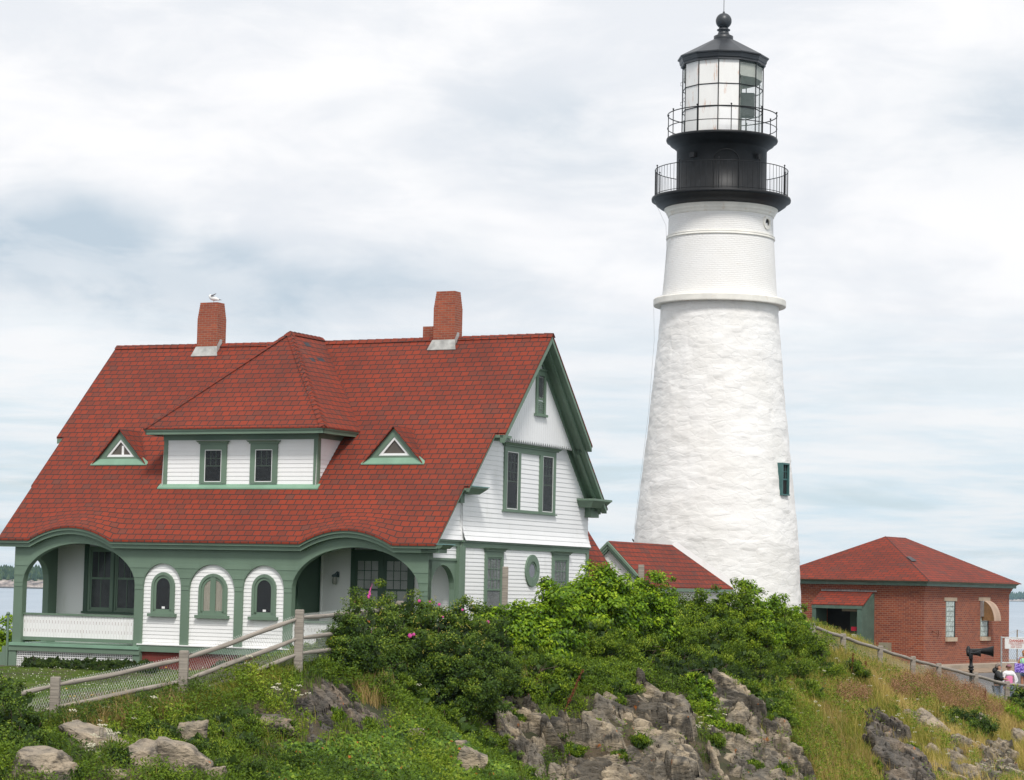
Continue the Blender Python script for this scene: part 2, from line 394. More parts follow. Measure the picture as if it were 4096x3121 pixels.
GR_GREEN = attr_mat('green grass', [(0, (0.052, 0.104, 0.0094)), (0.5, (0.1235, 0.195, 0.014)), (0.85, (0.221, 0.26, 0.0293)), (1, (0.39, 0.312, 0.0819))])
GR_MEAD = attr_mat('meadow grass', [(0, (0.078, 0.13, 0.0117)), (0.35, (0.195, 0.221, 0.0234)), (0.7, (0.39, 0.312, 0.0644)), (1, (0.6, 0.442, 0.1521))])
GR_DRY = attr_mat('dry grass', [(0, (0.2375, 0.1562, 0.0506)), (0.5, (0.4125, 0.275, 0.1012)), (1, (0.6, 0.45, 0.2137))])
GR_PINK = attr_mat('dry pink seed heads', [(0, (0.17, 0.075, 0.04)), (0.5, (0.3, 0.14, 0.085)), (1, (0.483, 0.276, 0.1552))])
GR_LAWN = attr_mat('lawn grass', [(0, (0.0747, 0.138, 0.0186)), (0.6, (0.1207, 0.2012, 0.0259)), (1, (0.1898, 0.2472, 0.0414))])

def rock_mat(name='rock', tan=(.43, .345, .235), gry=(.165, .145, .115), dark=(.032, .030, .026)):
    m, t, bs, out = new_mat(name)
    tc = t.n('ShaderNodeTexCoord')
    mp = t.n('ShaderNodeMapping'); mp.inputs['Rotation'].default_value = (.35, .55, .3); mp.inputs['Scale'].default_value = (1, 1, 3.0)
    t.link(tc.outputs['Object'], mp.inputs[0]); v = mp.outputs[0]; o = tc.outputs['Object']
    n1 = t.noise(v, 1.3, 8, .62, .7); n2 = t.noise(o, 1.1, 5, .6); n3 = t.noise(v, 7, 6, .7, .3)
    col = t.mix(t.smooth(n2, .35, .65), gry, tan)
    col = t.mix(t.smooth(n1, .55, .8), col, sc3(tan, 1.35))
    col = t.mix(t.math('MULTIPLY', t.smooth(t.noise(o, .9, 6, .62, .8), .47, .58), .88), col, sc3(gry, .34))
    col = t.mix(t.smooth(n1, .45, .28), col, dark)
    col = t.mix(t.math('MULTIPLY', t.smooth(n3, .5, .3), .75), col, dark)
    col = t.mix(t.math('MULTIPLY', t.smooth(t.noise(o, 3.2, 3), .69, .73), .85), col, (.42, .13, .02))
    t.link(col, bs.inputs['Base Color']); bs.inputs['Roughness'].default_value = .88
    vo = t.n('ShaderNodeTexVoronoi', feature='DISTANCE_TO_EDGE'); vo.inputs['Scale'].default_value = 1.0
    wv = t.n('ShaderNodeVectorMath', operation='ADD'); t.link(v, wv.inputs[0])
    nz = t.n('ShaderNodeTexNoise'); nz.inputs['Scale'].default_value = 2.0; t.link(o, nz.inputs[0]); t.link(nz.outputs[1], wv.inputs[1])
    t.link(wv.outputs[0], vo.inputs['Vector'])
    crack = t.smooth(vo.outputs[0], 0, .05)
    h = t.math('ADD', t.math('MULTIPLY', n3, .7), t.math('ADD', t.math('MULTIPLY', n1, 1.0), t.math('MULTIPLY', crack, .12)))
    bumpn(t, bs, h, .08); return m
ROCK = rock_mat(); ROCK_W = rock_mat('pale rock', (.41, .33, .235), (.22, .19, .15), (.05, .042, .035))
ROCK_B = rock_mat('brown rock', (.25, .195, .14), (.11, .098, .083), (.026, .023, .02))

def wood_mat(name, base=(.29, .255, .215)):
    m, t, bs, out = new_mat(name)
    tc = t.n('ShaderNodeTexCoord'); uv = t.n('ShaderNodeUVMap'); uv.uv_map = 'UVMap'
    mp = t.n('ShaderNodeMapping'); mp.inputs['Scale'].default_value = (1.5, 26, 1); t.link(uv.outputs[0], mp.inputs[0])
    n = t.noise(mp.outputs[0], 1.0, 5, .6, .6); n2 = t.noise(tc.outputs['Object'], 3, 4)
    col = t.mix(t.smooth(n, .35, .65), sc3(base, .72), sc3(base, 1.2))
    col = t.mix(t.math('MULTIPLY', t.smooth(n2, .55, .75), .5), col, (.13, .10, .08))
    col = t.mix(t.math('MULTIPLY', t.smooth(t.noise(tc.outputs['Object'], 13, 2), .68, .74), .8), col, (.06, .045, .035))
    t.link(col, bs.inputs['Base Color']); bs.inputs['Roughness'].default_value = .85; bumpn(t, bs, n, .008); return m
WOOD = wood_mat('weathered fence wood'); WOOD_P = wood_mat('weathered fence post', (.275, .24, .20))
WIRE = M('white coated wire', (.60, .62, .58), .4, .05, 2)

# ------------------------------------------------------------------ ground
CP = [(-600,2665,71),(46,2665,71),(300,2668,69.5),(600,2680,68),(900,2690,67),(1159,2695,66),(-500,2900,43),(223,2905,44),(480,2855,44.5),(737,2806,45),
 (950,2730,46.5),(1199,2640,47.5),(500,2750,56),(0,2750,56),(900,2730,56),(-400,3000,41),(0,3000,41),(223,2985,42),(500,2960,42.5),(737,2900,43.5),(900,2880,44.5),(1199,2760,46),
 (-400,3140,38),(0,3140,38),(300,3140,38.5),(600,3140,39.5),(900,3140,41),(1200,3140,43),(1500,3140,45),(1800,3140,46.5),(2200,3140,48.5),
 (1350,2790,47.5),(1500,2800,49),(1500,2950,47.5),(1200,2950,44.5),(1800,2950,49.5),(1350,2640,50),(1650,2700,53),
 (1500,2640,54),(1800,2600,57),(2022,2520,61),(2300,2520,62),(2565,2500,64),(2900,2520,67),(3200,2580,70),(3373,2622,73),(3521,2676,75.5),(3652,2722,78),(3755,2748,80),(3903,2790,82.5),(4029,2822,84.5),(4400,2880,88),
 (2022,2650,58.5),(2300,2680,59.5),(2565,2700,61),(2800,2700,63),(3000,2720,65),(3200,2750,67),(3400,2780,70),(3600,2810,74),(3800,2860,77),(4000,2905,80),
 (1950,2750,56),(2150,2790,56),(2450,2790,57),(2700,2770,60),(2900,2770,62),(3100,2820,63),
 (2000,2880,54),(2300,2880,55.6),(2600,2880,57),(2900,2890,59),(3100,2910,60),(3300,2910,63),(3500,2910,67),(3700,2935,71),(3900,2965,74),(4200,3000,78),
 (2000,3140,51.5),(2300,3140,53.4),(2600,3140,54.6),(2900,3140,56),(3200,3140,58.5),(3500,3140,62),(3800,3140,65),(4250,3140,71)]
CP += [(0,2780,50),(500,2775,50),(800,2745,50),(950,2725,52),(1100,2700,52.5),(1250,2695,58),(1250,2660,53),(1450,2690,60),(-500,2780,52),(-500,2700,62)]
CW = [at(*c) for c in CP]
CW += [np.array(p, float) for p in [(-3,63,-2.1),(0.5,66,-1.7),(3,72,-1.3),(5,80,-1.1),(7.6,86,-1.0),(7.6,93,-1.2),(12,91,-2.4),(12.5,85,-2.2),(16,89,-3.6),(15.5,84.3,-3.5),(18,84.6,-4.3),
  (21,86,-4.4),(20,92,-3.6),(24,99,-3.5),(16,94,-3.5),(10,98,-2.7),(-14,80,-2.9),(-8,85,-2.6),(0,85,-1.6),(0,97,-2.5),(10,108,-3.5),(24,108,-3.8),(-20,90,-4.5),(-10,99,-5),(-24,70,-3),(-24,50,-3.2),
  (-24,36,-6),(-10,32,-6.5),(0,34,-7.2),(6,38,-7.8),(12,44,-8.2),(20,52,-8.6),(28,60,-8.6),(30,75,-6),(30,90,-4.4),(-6,36.5,-5.1),(-2,38,-5.8),(3,42,-6.2),(8,46,-6.6)]]
CW = np.array(CW)
def _tps(r2): return np.where(r2 > 0, r2*np.log(np.maximum(r2, 1e-9)), 0)*.5
_xy = CW[:, :2]/10.0
_K = _tps(((_xy[:, None]-_xy[None])**2).sum(-1)) + np.eye(len(_xy))*.015
_Pm = np.c_[np.ones(len(_xy)), _xy]
_A = np.block([[_K, _Pm], [_Pm.T, np.zeros((3, 3))]])
_w = np.linalg.solve(_A, np.r_[CW[:, 2], 0, 0, 0])
def gz(X, Y):
    X = np.asarray(X, float); Y = np.asarray(Y, float); sh = X.shape
    P = np.c_[X.ravel(), Y.ravel()]/10.0
    out = np.empty(len(P))
    for i in range(0, len(P), 20000):
        Q = P[i:i+20000]
        out[i:i+20000] = _tps(((Q[:, None]-_xy[None])**2).sum(-1))@_w[:-3] + _w[-3] + Q@_w[-2:]
    out = np.clip(out, -9.5, 0)
    # shore: fall to the sea behind and around the headland
    Xr, Yr = P[:, 0]*10, P[:, 1]*10
    fall = np.maximum.reduce([(Yr-104-np.clip(Xr, -20, 12)*.35)/9, (-Xr-23)/8, (Xr-34)/8, (34-Yr)/5])
    fall = np.clip(fall, 0, 1)**1.3
    out = out*(1-fall) + (-13.5)*fall
    return out.reshape(sh)

def hit(sx, sy, D0=37., D1=95.):
    Ds = np.linspace(D0, D1, 465); d = ray(sx, sy); P = Ds[:, None]*(d/d[1])[None]; g_ = gz(P[:, 0], P[:, 1]); k = np.nonzero(P[:, 2] < g_)[0]
    return float(Ds[k[0]]) if len(k) else None
def grid_mesh(name, x0, x1, y0, y1, st, zf, rough=0.0):
    xs = np.arange(x0, x1+st/2, st); ys = np.arange(y0, y1+st/2, st); nx, ny = len(xs), len(ys)
    X, Y = np.meshgrid(xs, ys); Z = zf(X, Y)
    if rough: 
        Z = Z + rough*(np.sin(X*3.1+np.sin(Y*2.3)*1.7)*np.sin(Y*2.7+X*.7) + .6*np.sin(X*7.3+Y*5.1))
    V = np.c_[X.ravel(), Y.ravel(), Z.ravel()]
    i = np.arange(ny-1)[:, None]*nx + np.arange(nx-1)[None]
    Fq = np.stack([i, i+1, i+nx+1, i+nx], -1).reshape(-1, 4)
    return np_mesh(name, V, Fq, smooth=True)
def link(name, me, mat, parent=None, **k):
    o = bpy.data.objects.new(name, me); COL.objects.link(o)
    if mat is not None: me.materials.append(mat)
    if parent:
        o.parent = parent
        if parent.type == 'EMPTY': o.matrix_parent_inverse = Matrix.Identity(4)
    return tag(o, **k)

def soil_mat():
    m, t, bs, out = new_mat('hillside soil')
    tc = t.n('ShaderNodeTexCoord'); o = tc.outputs['Object']
    n = t.noise(o, .6, 6, .65); n2 = t.noise(o, 5, 5, .7)
    col = t.mix(t.smooth(n, .4, .6), (.030, .036, .012), (.085, .062, .036))
    col = t.mix(t.smooth(n2, .5, .7), col, (.035, .028, .018))
    t.link(col, bs.inputs['Base Color']); bs.inputs['Roughness'].default_value = .95; bumpn(t, bs, n2, .08); return m
SOIL = soil_mat()
g = link('ground', grid_mesh('ground', -60, 60, 26, 125, .5, gz, .03), SOIL, kind='structure')

# sea out to the horizon
def sea_mat():
    m, t, bs, out = new_mat('sea water')
    tc = t.n('ShaderNodeTexCoord'); mp = t.n('ShaderNodeMapping'); mp.inputs['Scale'].default_value = (.5, .12, 1)
    t.link(tc.outputs['Object'], mp.inputs[0])
    n = t.noise(mp.outputs[0], .5, 6, .6); mp2 = t.n('ShaderNodeMapping'); mp2.inputs['Scale'].default_value = (.02, .004, 1); t.link(tc.outputs['Object'], mp2.inputs[0])
    n2 = t.noise(mp2.outputs[0], 1.0, 5, .6)
    t.link(t.mix(t.smooth(n2, .35, .65), (.22, .28, .34), (.29, .35, .41)), bs.inputs['Base Color'])
    bs.inputs['Roughness'].default_value = .32; bumpn(t, bs, n, .35, .6); return m
SEA_Z = -11.0
me = np_mesh('sea', np.array([(-30000, -200, SEA_Z), (30000, -200, SEA_Z), (30000, 45000, SEA_Z), (-30000, 45000, SEA_Z)]), np.array([[0, 1, 2, 3]]))
link('sea', me, sea_mat(), kind='structure')

# ------------------------------------------------------------------ keeper's house
YAW, HX, HY, HP = 0.4565, -1.271, 66.0, 1.787
RS = 1.035                                   # roof slope
ZR, VR = 7.21, 3.90                          # ridge height and place
UL = -13.55
house = empty('keepers_house', (HX, HY, -2.6), -YAW, 'white clapboard house with green trim, red shingle roof and two brick chimneys', 'house')
def zf_(v): return ZR - RS*abs(v-VR)
def vfr(z): return VR - (ZR-z)/RS
def vre(z): return VR + (ZR-z)/RS
def TF(v0): return lambda a, o, z: (a, v0-o, z)         # faces the viewer side (-v)
def TG(u0): return lambda a, o, z: (u0+o, a, z)         # faces +u (gable end)
def TGL(u0): return lambda a, o, z: (u0-o, a, z)

def bumpB(u):
    for c_, hw in ((-11.5, 1.42), (-2.47, 1.42)):
        x = (u-c_)/hw
        if abs(x) < 1: return 1-x*x
    return 0.0
def bumpS(u, k):      # softer, wider form up the slope
    s = 0.0
    for c_, hw in ((-11.5, 1.42), (-2.47, 1.42)):
        x = abs(u-c_)/(hw*(1+.25*k)); 
        if x < 1: s += (1-x*x)*(1-k) + (.5+.5*math.cos(PI*x))*k
    return s

def clap(T, z0, z1, ex, iv, parent, mat=WHITE, name='clapboard_wall', out=lambda z: 0.0, th=.015):
    """rows of lapped boards; iv(z) gives (a0, a1)"""
    m = MB(T); z = z0
    while z < z1-1e-4:
        zt = min(z+ex, z1); a0, a1 = iv(z+.001); b0, b1 = iv(zt-.001)
        if a1-a0 > .02:
            ob, ot = out(z)+th, out(zt)+.003
            if b1-b0 < .01: b0 = b1 = (a0+a1)/2
            m.add([(a0, ob, z), (a1, ob, z), (b1, ot, zt), (b0, ot, zt), (a0, ob-.012-out(z)*0, z), (a1, ob-.012, z)], [(0, 1, 2, 3), (0, 4, 5, 1)])
        z = zt
    return m.build(name, mat, parent, recalc=False)
def wallbox(T, pts, parent, mat, name, o0=-.12, o1=0.0):
    m = MB(T); m.prism(pts, o0, o1); return m.build(name, mat, parent)

# core body that everything sits on (keeps the building solid from any side)
m = MB(); m.box(UL+.25, -.25, .12, 8.14, -2.6, 1.2)
m.add([(UL+.25, .12, 1.2), (-.25, .12, 1.2), (-.25, .12, zf_(.12)-.25), (UL+.25, .12, zf_(.12)-.25), (UL+.25, VR, ZR-.25), (-.25, VR, ZR-.25),
       (UL+.25, 8.14, 1.2), (-.25, 8.14, 1.2), (UL+.25, 8.14, zf_(8.14)-.25), (-.25, 8.14, zf_(8.14)-.25)],
      [(0, 1, 2, 3), (3, 2, 5, 4), (4, 5, 9, 8), (8, 9, 7, 6), (1, 7, 9, 5, 2), (0, 3, 4, 8, 6)])
m.build('wall_core', WHITE, house)

# foundation
m = MB(); m.box(-9.1, -.02, -1.75, .2, -3.2, -2.02); m.box(UL+.1, -.05, .0, 8.2, -3.2, -1.95); m.build('brick_foundation', BRICK_F, house)
# gable end, ground floor boards
clap(TG(0), -1.95, 1.03, .108, lambda z: (.14, 8.12), house, WHITE_B)
# gable end, upper boards following the roof
def ivg(z): return max(0.0, vfr(z)+.10), min(8.26, vre(z)-.10)
clap(TG(0), 1.22, 4.25, .133, lambda z: (max(0, vfr(z)+.10), min(8.26, vre(z)-.10)), house, WHITE_B,
     out=lambda z: .11*max(0, 1-(z-1.22)/.42)**1.5)
m = MB(TG(0)); m.prism([(.0, -1.95), (8.26, -1.95), (8.26, 2.72), (VR, ZR-.12), (-.0, zf_(0)-.12)], -.3, -.002); m.build('gable_wall', WHITE_B, house)
m = MB(TGL(UL)); m.prism([(.0, -1.95), (8.26, -1.95), (8.26, 2.72), (VR, ZR-.12), (-.0, zf_(0)-.12)], -.3, -.002); m.build('gable_wall', WHITE_B, house)
# side of porch loft under the roof slope
clap(TG(-.07), 1.22, 3.0, .133, lambda z: (vfr(z)+.12, .02), house, WHITE_B, out=lambda z: .09*max(0, 1-(z-1.22)/.42)**1.5)
m = MB(TG(-.07)); m.prism([(-1.80, 1.2), (0, 1.2), (0, zf_(0)-.1), (-1.80, zf_(-1.8)-.08)], -.2, -.002); m.build('porch_side_wall', WHITE_B, house)
m = MB(TGL(UL+.05)); m.prism([(-1.80, .9), (0, .9), (0, zf_(0)-.1), (-1.80, zf_(-1.8)-.08)], -.2, -.002); m.build('porch_side_wall', WHITE_B, house)

# belt band, pilasters, corner boards
m = MB(TG(0)); m.box(-.02, 8.30, 0, .045, 1.03, 1.17); m.box(-.05, 8.33, 0, .085, 1.17, 1.225); m.build('belt_band', GREEN, house)
m = MB(TG(-.07)); m.box(-1.60, .0, 0, .045, 1.04, 1.17); m.box(-1.64, .0, 0, .085, 1.17, 1.225); m.build('belt_band', GREEN, house)
m = MB(); m.box(-.13, .05, -.20, .15, -1.95, 1.05); m.build('corner_pilaster', GREEN, house)
m = MB(); m.box(-.1, .045, 8.13, 8.29, -1.95, 1.03); m.build('corner_board', GREEN, house)
m = MB(TG(0)); m.box(-.02, 8.3, 0, .06, -2.15, -1.95); m.build('sill_board', GREEN, house)

# arcade of green boards with arched openings
def arcade(T, a0, a1, ztop, zbot, thick, holes, name, mat=GREEN):
    m = MB(T); N = int((a1-a0)/.035)
    xs = sorted(set([a0+(a1-a0)*i/N for i in range(N+1)] + [h[0] for h in holes] + [h[1] for h in holes]))
    def arch(h, x):
        c_, hw = (h[0]+h[1])/2, (h[1]-h[0])/2; q = max(0, 1-abs((x-c_)/hw)**h[5])
        return h[2] + (h[3]-h[2])*q**(1/h[5])
    for x0, x1 in zip(xs[:-1], xs[1:]):
        xm = (x0+x1)/2; h = next((h for h in holes if h[0] < xm < h[1]), None)
        t0, t1 = ztop(x0), ztop(x1)
        segs = [(zbot, zbot, t0, t1)]
        if h: 
            b0, b1 = arch(h, x0), arch(h, x1); segs = [(b0, b1, t0, t1)]
            if h[4] > zbot: segs.append((zbot, zbot, h[4], h[4]))
            m.add([(x0, 0, b0), (x1, 0, b1), (x1, -thick, b1), (x0, -thick, b0)], [(0, 1, 2, 3)])
        for (b0, b1, q0, q1) in segs:
            m.add([(x0, 0, b0), (x1, 0, b1), (x1, 0, q1), (x0, 0, q0)], [(0, 1, 2, 3)])
            m.add([(x0, -thick, b0), (x1, -thick, b1), (x1, -thick, q1), (x0, -thick, q0)], [(3, 2, 1, 0)])
    for h in holes:
        for e in (h[0], h[1]): m.add([(e, 0, h[4]), (e, -thick, h[4]), (e, -thick, h[2]), (e, 0, h[2])], [(0, 1, 2, 3)])
    for e in (a0, a1): m.add([(e, 0, zbot), (e, -thick, zbot), (e, -thick, ztop(e)), (e, 0, ztop(e))], [(0, 1, 2, 3)])
    return m.build(name, mat, house, recalc=False)
def ztopF(u): return .90 + .38*bumpB(u)
HF = [(-13.24, -9.36, -.22, .955, -1.91, 2.0), (-9.09, -7.81, -.22, .43, -1.82, 2.0), (-7.55, -6.06, -.30, .425, -1.83, 2.0), (-5.80, -4.48, -.22, .425, -1.83, 2.0), (-4.23, -.31, -.22, .955, -1.91, 2.0)]
# solid panel part and open porch parts share one face
arcade(TF(-HP), UL, -.05, ztopF, -2.02, .20, [h[:4]+(-2.02, 2.0) for h in HF], 'porch_arcade')
HS = [(-1.62, -.27, -.12, .53, -1.91, 2.0)]
arcade(TG(-.05), -HP+.003, -.05, lambda a: .66, -1.91, .16, [h[:4]+(-1.91, 2.0) for h in HS], 'side_arcade')
arcade(TGL(UL), -HP+.003, .02, lambda a: .9, -1.91, .20, [(-1.60, -.42, -.12, .55, -1.91, 2.0)], 'side_arcade')
m = MB(TG(-.05)); m.box(-HP-.01, -.18, 0, .03, .655, .72); m.build('arcade_molding', GREEN, house)
clap(TG(-.07), .72, 1.04, .108, lambda z: (-1.58, -.16), house, WHITE_B, name='porch_frieze_boards')
m = MB(TG(-.07)); m.box(-1.75, -.1, -.15, 0, .64, 1.1); m.build('porch_frieze', WHITE_B, house)
m = MB(TG(-.05)); m.box(-HP-.004, -1.58, -.05, .02, .66, 1.0); m.build('frieze_end_block', GREEN, house)
# thin lines of the green siding
m = MB(TF(-HP))
for zz in (.30, .03, -.18, -.30):
    segs = []; x = UL
    for h in HF:
        c_, hw = (h[0]+h[1])/2, (h[1]-h[0])/2
        if zz > h[3]-.01: continue
        q = hw if zz <= h[2] else hw*math.sqrt(max(0, 1-((zz-h[2])/(h[3]-h[2]))**2))
        segs.append((x, c_-q)); x = c_+q
    segs.append((x, -.05))
    for a, b in segs:
        if b-a > .03: m = MB(TF(-HP)); m.add([(a, .010, zz), (b, .010, zz), (b, .001, zz+.13), (a, .001, zz+.13), (a, .001, zz), (b, .001, zz)], [(0, 1, 2, 3), (0, 4, 5, 1)]); m.build('siding_lap', GREEN, house, recalc=False)
# white boards behind the three small arches
for h in HF[1:4]:
    clap(TF(-HP+.075), -1.86, .47, .103, lambda z, h=h: (h[0]-.03, h[1]+.03), house, WHITE, name='arch_panel')
m = MB(); m.box(-9.2, -4.4, -HP+.075, -HP+.20, -1.9, .6); m.build('arch_panel_backing', WHITE, house)
m = MB(TF(-HP)); m.box(-9.20, -4.19, -.1, .055, -1.845, -1.815); m.build('water_table', WHITE, house)
m = MB(TF(-HP)); m.box(-9.16, -.02, -.1, .035, -2.03, -1.845); m.build('base_board', GREEN, house)

# porch back walls
for a0, a1 in ((UL+.2, -9.0), (-4.5, -.1)):
    m = MB(); m.box(a0, a1, 0.004, .12, -1.9, 1.0); m.build('porch_back_wall', WHITE, house)
clap(TF(0), -1.9, 1.0, .108, lambda z: (UL+.2, -9.05), house, WHITE, name='porch_back_boards')
clap(TF(0), -1.9, 1.0, .108, lambda z: (-4.45, -.12), house, WHITE, name='porch_back_boards')
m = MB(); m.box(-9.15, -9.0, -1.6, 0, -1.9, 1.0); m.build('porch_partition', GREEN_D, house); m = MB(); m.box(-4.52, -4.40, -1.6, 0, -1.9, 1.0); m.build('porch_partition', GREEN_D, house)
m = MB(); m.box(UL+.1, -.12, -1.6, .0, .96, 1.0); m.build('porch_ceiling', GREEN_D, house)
m = MB(); m.box(UL-.0, -9.06, -1.93, .0, -1.985, -1.90); m.build('porch_deck', GREEN_L, house); m = MB(); m.box(-4.5, -.0, -1.85, .0, -1.985, -1.90); m.build('porch_deck', GREEN_L, house)
m = MB(); m.box(UL-.03, -9.06, -1.90, -1.70, -2.13, -1.985); m.box(UL-.03, UL+.22, -1.87, -1.7, -2.9, -2.12); m.box(-9.30, -9.06, -1.87, -1.7, -2.9, -2.12)
m.box(UL-.03, UL+.07, -1.7, 0, -2.9, -1.985); m.build('deck_skirt', GREEN, house)
m = MB(TF(-1.80)); x = UL+.22
while x < -9.30: m.box(x, x+.026, 0, .012, -2.60, -2.13); x += .062
z = -2.60
while z < -2.14: m.box(UL+.22, -9.30, .012, .022, z, z+.026); z += .062
m.build('white_lattice', WHITE, house)
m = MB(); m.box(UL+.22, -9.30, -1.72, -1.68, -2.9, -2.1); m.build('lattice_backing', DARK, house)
# balustrades of solid boards
for a0, a1 in ((-13.25, -9.34), (-4.24, -.30)):
    m = MB(TF(-1.66)); n = int((a1-a0)/.1075); w = (a1-a0)/n
    for i in range(n):
        m.box(a0+i*w+.004, a0+(i+1)*w-.004, 0, .02, -1.73, -1.10)
    m.build('balustrade_boards', WHITE, house)
    m = MB(TF(-1.66))
    for i in range(n):
        xc = a0+(i+.5)*w
        for zc in (-1.29, -1.54): m.box(xc-.004, xc+.004, .0205, .022, zc-.045, zc+.045)
    m.build('board_slots', BROWN, house)
    m = MB(TF(-1.66)); m.box(a0, a1, -.012, 0, -1.73, -1.1); m.build('balustrade_backing', BROWN, house)
    m = MB(TF(-1.66)); m.box(a0, a1, -.05, .055, -1.10, -1.045); m.build('hand_rail', GREEN, house)
    m = MB(TF(-1.66)); m.box(a0, a1, -.04, .04, -1.83, -1.725); m.build('bottom_rail', GREEN, house)
# steps and handrail at the left end
m = MB(); 
for i in range(4): m.box(UL-.3*(i+1), UL-.3*i, -1.7, -.4, -2.9, -2.05-.16*i)
m.box(UL-.35, UL-.05, -1.78, -1.68, -2.9, -2.02); m.box(UL-.75, UL-.35, -1.78, -1.68, -2.9, -2.3); m.build('porch_steps', GREEN, house)
m = MB(); m.tube([(UL-.12, -1.84, -2.6), (UL-.12, -1.84, -1.13)], .035); m.sphere((UL-.12, -1.84, -1.09), .055)
m.tube([(UL-.12, -1.84, -1.22), (UL-1.2, -1.84, -1.75)], .025); m.build('step_handrail', GREEN, house)

# eave fascia following the two bows
us = sorted(set([-14.05+i*(14.35/160) for i in range(161)] + [-12.92, -10.08, -3.89, -1.05]))
def strip(lo, hi, o0, o1, name, mat):
    m = MB(TF(0))
    for x0, x1 in zip(us[:-1], us[1:]):
        b0, b1 = .38*bumpB(x0), .38*bumpB(x1)
        m.add([(x0, o0, lo+b0), (x1, o0, lo+b1), (x1, o1, lo+b1), (x0, o1, lo+b0), (x0, o0, hi+b0), (x1, o0, hi+b1), (x1, o1, hi+b1), (x0, o1, hi+b0)],
              [(0, 1, 2, 3), (3, 2, 6, 7), (4, 7, 6, 5)])
    for e, q in ((us[0], 0), (us[-1], 0)):
        m.add([(e, o0, lo), (e, o1, lo), (e, o1, hi), (e, o0, hi)], [(0, 1, 2, 3)])
    return m.build(name, mat, house, recalc=False)
strip(.835, .945, 1.70, 1.95, 'eave_fascia', GREEN)
strip(.945, 1.045, 1.70, 2.01, 'eave_molding', GREEN)
m = MB(TG(0)); 
m.hexa([(-2.0, -.2, .95), (-1.45, -.2, .95), (-1.45, .40, .95), (-2.0, .40, .95), (-2.02, -.2, 1.05), (-1.40, -.2, 1.05), (-1.40, .50, 1.05), (-2.02, .50, 1.05)])
m.box(-1.95, -1.5, -.2, .34, .835, .95); m.build('cornice_return', GREEN, house)
m = MB(TG(0)); m.box(-2.03, -1.38, .2, .53, 1.052, 1.075); m.build('return_flashing', TEAL, house)

# roof
V1, V2, V3 = .98, -.50, -2.04
def roof_grid(name, fn, ua, ub, va, vb, du, dv, mat=SHIN, uvf=None, th=.05):
    nu = max(1, int(round((ub-ua)/du))); nv = max(1, int(round((vb-va)/dv)))
    m = MB(); vs = []; uv = []
    for j in range(nv+1):
        v = va+(vb-va)*j/nv
        for i in range(nu+1):
            u = ua+(ub-ua)*i/nu; vs.append((u, v, fn(u, v))); uv.append((u, abs(v-VR)*math.sqrt(1+RS*RS)*-1+20))
    fs = [(j*(nu+1)+i, j*(nu+1)+i+1, (j+1)*(nu+1)+i+1, (j+1)*(nu+1)+i) for j in range(nv) for i in range(nu)]
    m.add(vs, fs, uv, smooth=True)
    # thickness edge
    und = [(x, y, z-th) for x, y, z in vs]
    m.add(und, [tuple(reversed(f)) for f in fs], uv, smooth=True)
    W1 = nu+1
    for j in range(nv):
        for i in (0, nu):
            a, c_ = j*W1+i, (j+1)*W1+i; m.add([vs[a], vs[c_], und[c_], und[a]], [(0, 1, 2, 3)], [uv[a], uv[c_], uv[c_], uv[a]])
    for i in range(nu):
        for j in (0, nv):
            if abs(va-V3) > .01 and abs(vb-8.55) > .01: continue
            if (j == 0) != (abs(va-V3) < .01): continue
            a, c_ = j*W1+i, j*W1+i+1; m.add([vs[a], vs[c_], und[c_], und[a]], [(0, 1, 2, 3)], [uv[a], uv[c_], uv[c_], uv[a]])
    return m.build(name, mat, house, recalc=False)
def sag(u): return -.035*math.sin(PI*min(1, max(0, (u+14.3)/15))) 
def zroof(u, v):
    z = zf_(v) + sag(u)*max(0, min(1, (v+.5)/4.4))
    if v < -.55:
        k = min(1, (v+2.04)/1.25); k = max(0, k)
        z += .38*(bumpB(u) if k < .02 else bumpS(u, min(1, k*1.6)))*(1-k)**1.7*(1-.0*k)
    return z
roof_grid('front_roof', zroof, -14.30, .76, V1, VR, .3, .25)
roof_grid('front_roof', zroof, -14.05, .45, V2, V1, .3, .25)
roof_grid('front_roof', zroof, -14.00, .29, V3, V2, .05, .075)
roof_grid('rear_roof', lambda u, v: zf_(v)+sag(u)*max(0, (8-v)/4), -14.30, .76, VR, 6.82, .3, .25)
roof_grid('rear_roof', lambda u, v: zf_(v), -14.05, .52, 6.82, 8.55, .3, .25)
m = MB()
for k in range(52):                                    # ridge caps, a run of overlapping tabs
    a = -14.3+k*.29; 
    if a > .6: break
    z0 = ZR+.028+sag(a); m.add([(a, VR-.13, z0-.115), (a, VR, z0+.012), (a, VR+.13, z0-.115), (a+.30, VR-.13, z0-.128), (a+.30, VR, z0), (a+.30, VR+.13, z0-.128)], [(0, 1, 4, 3), (1, 2, 5, 4)])
m.build('ridge_caps', SHIN, house, recalc=False)
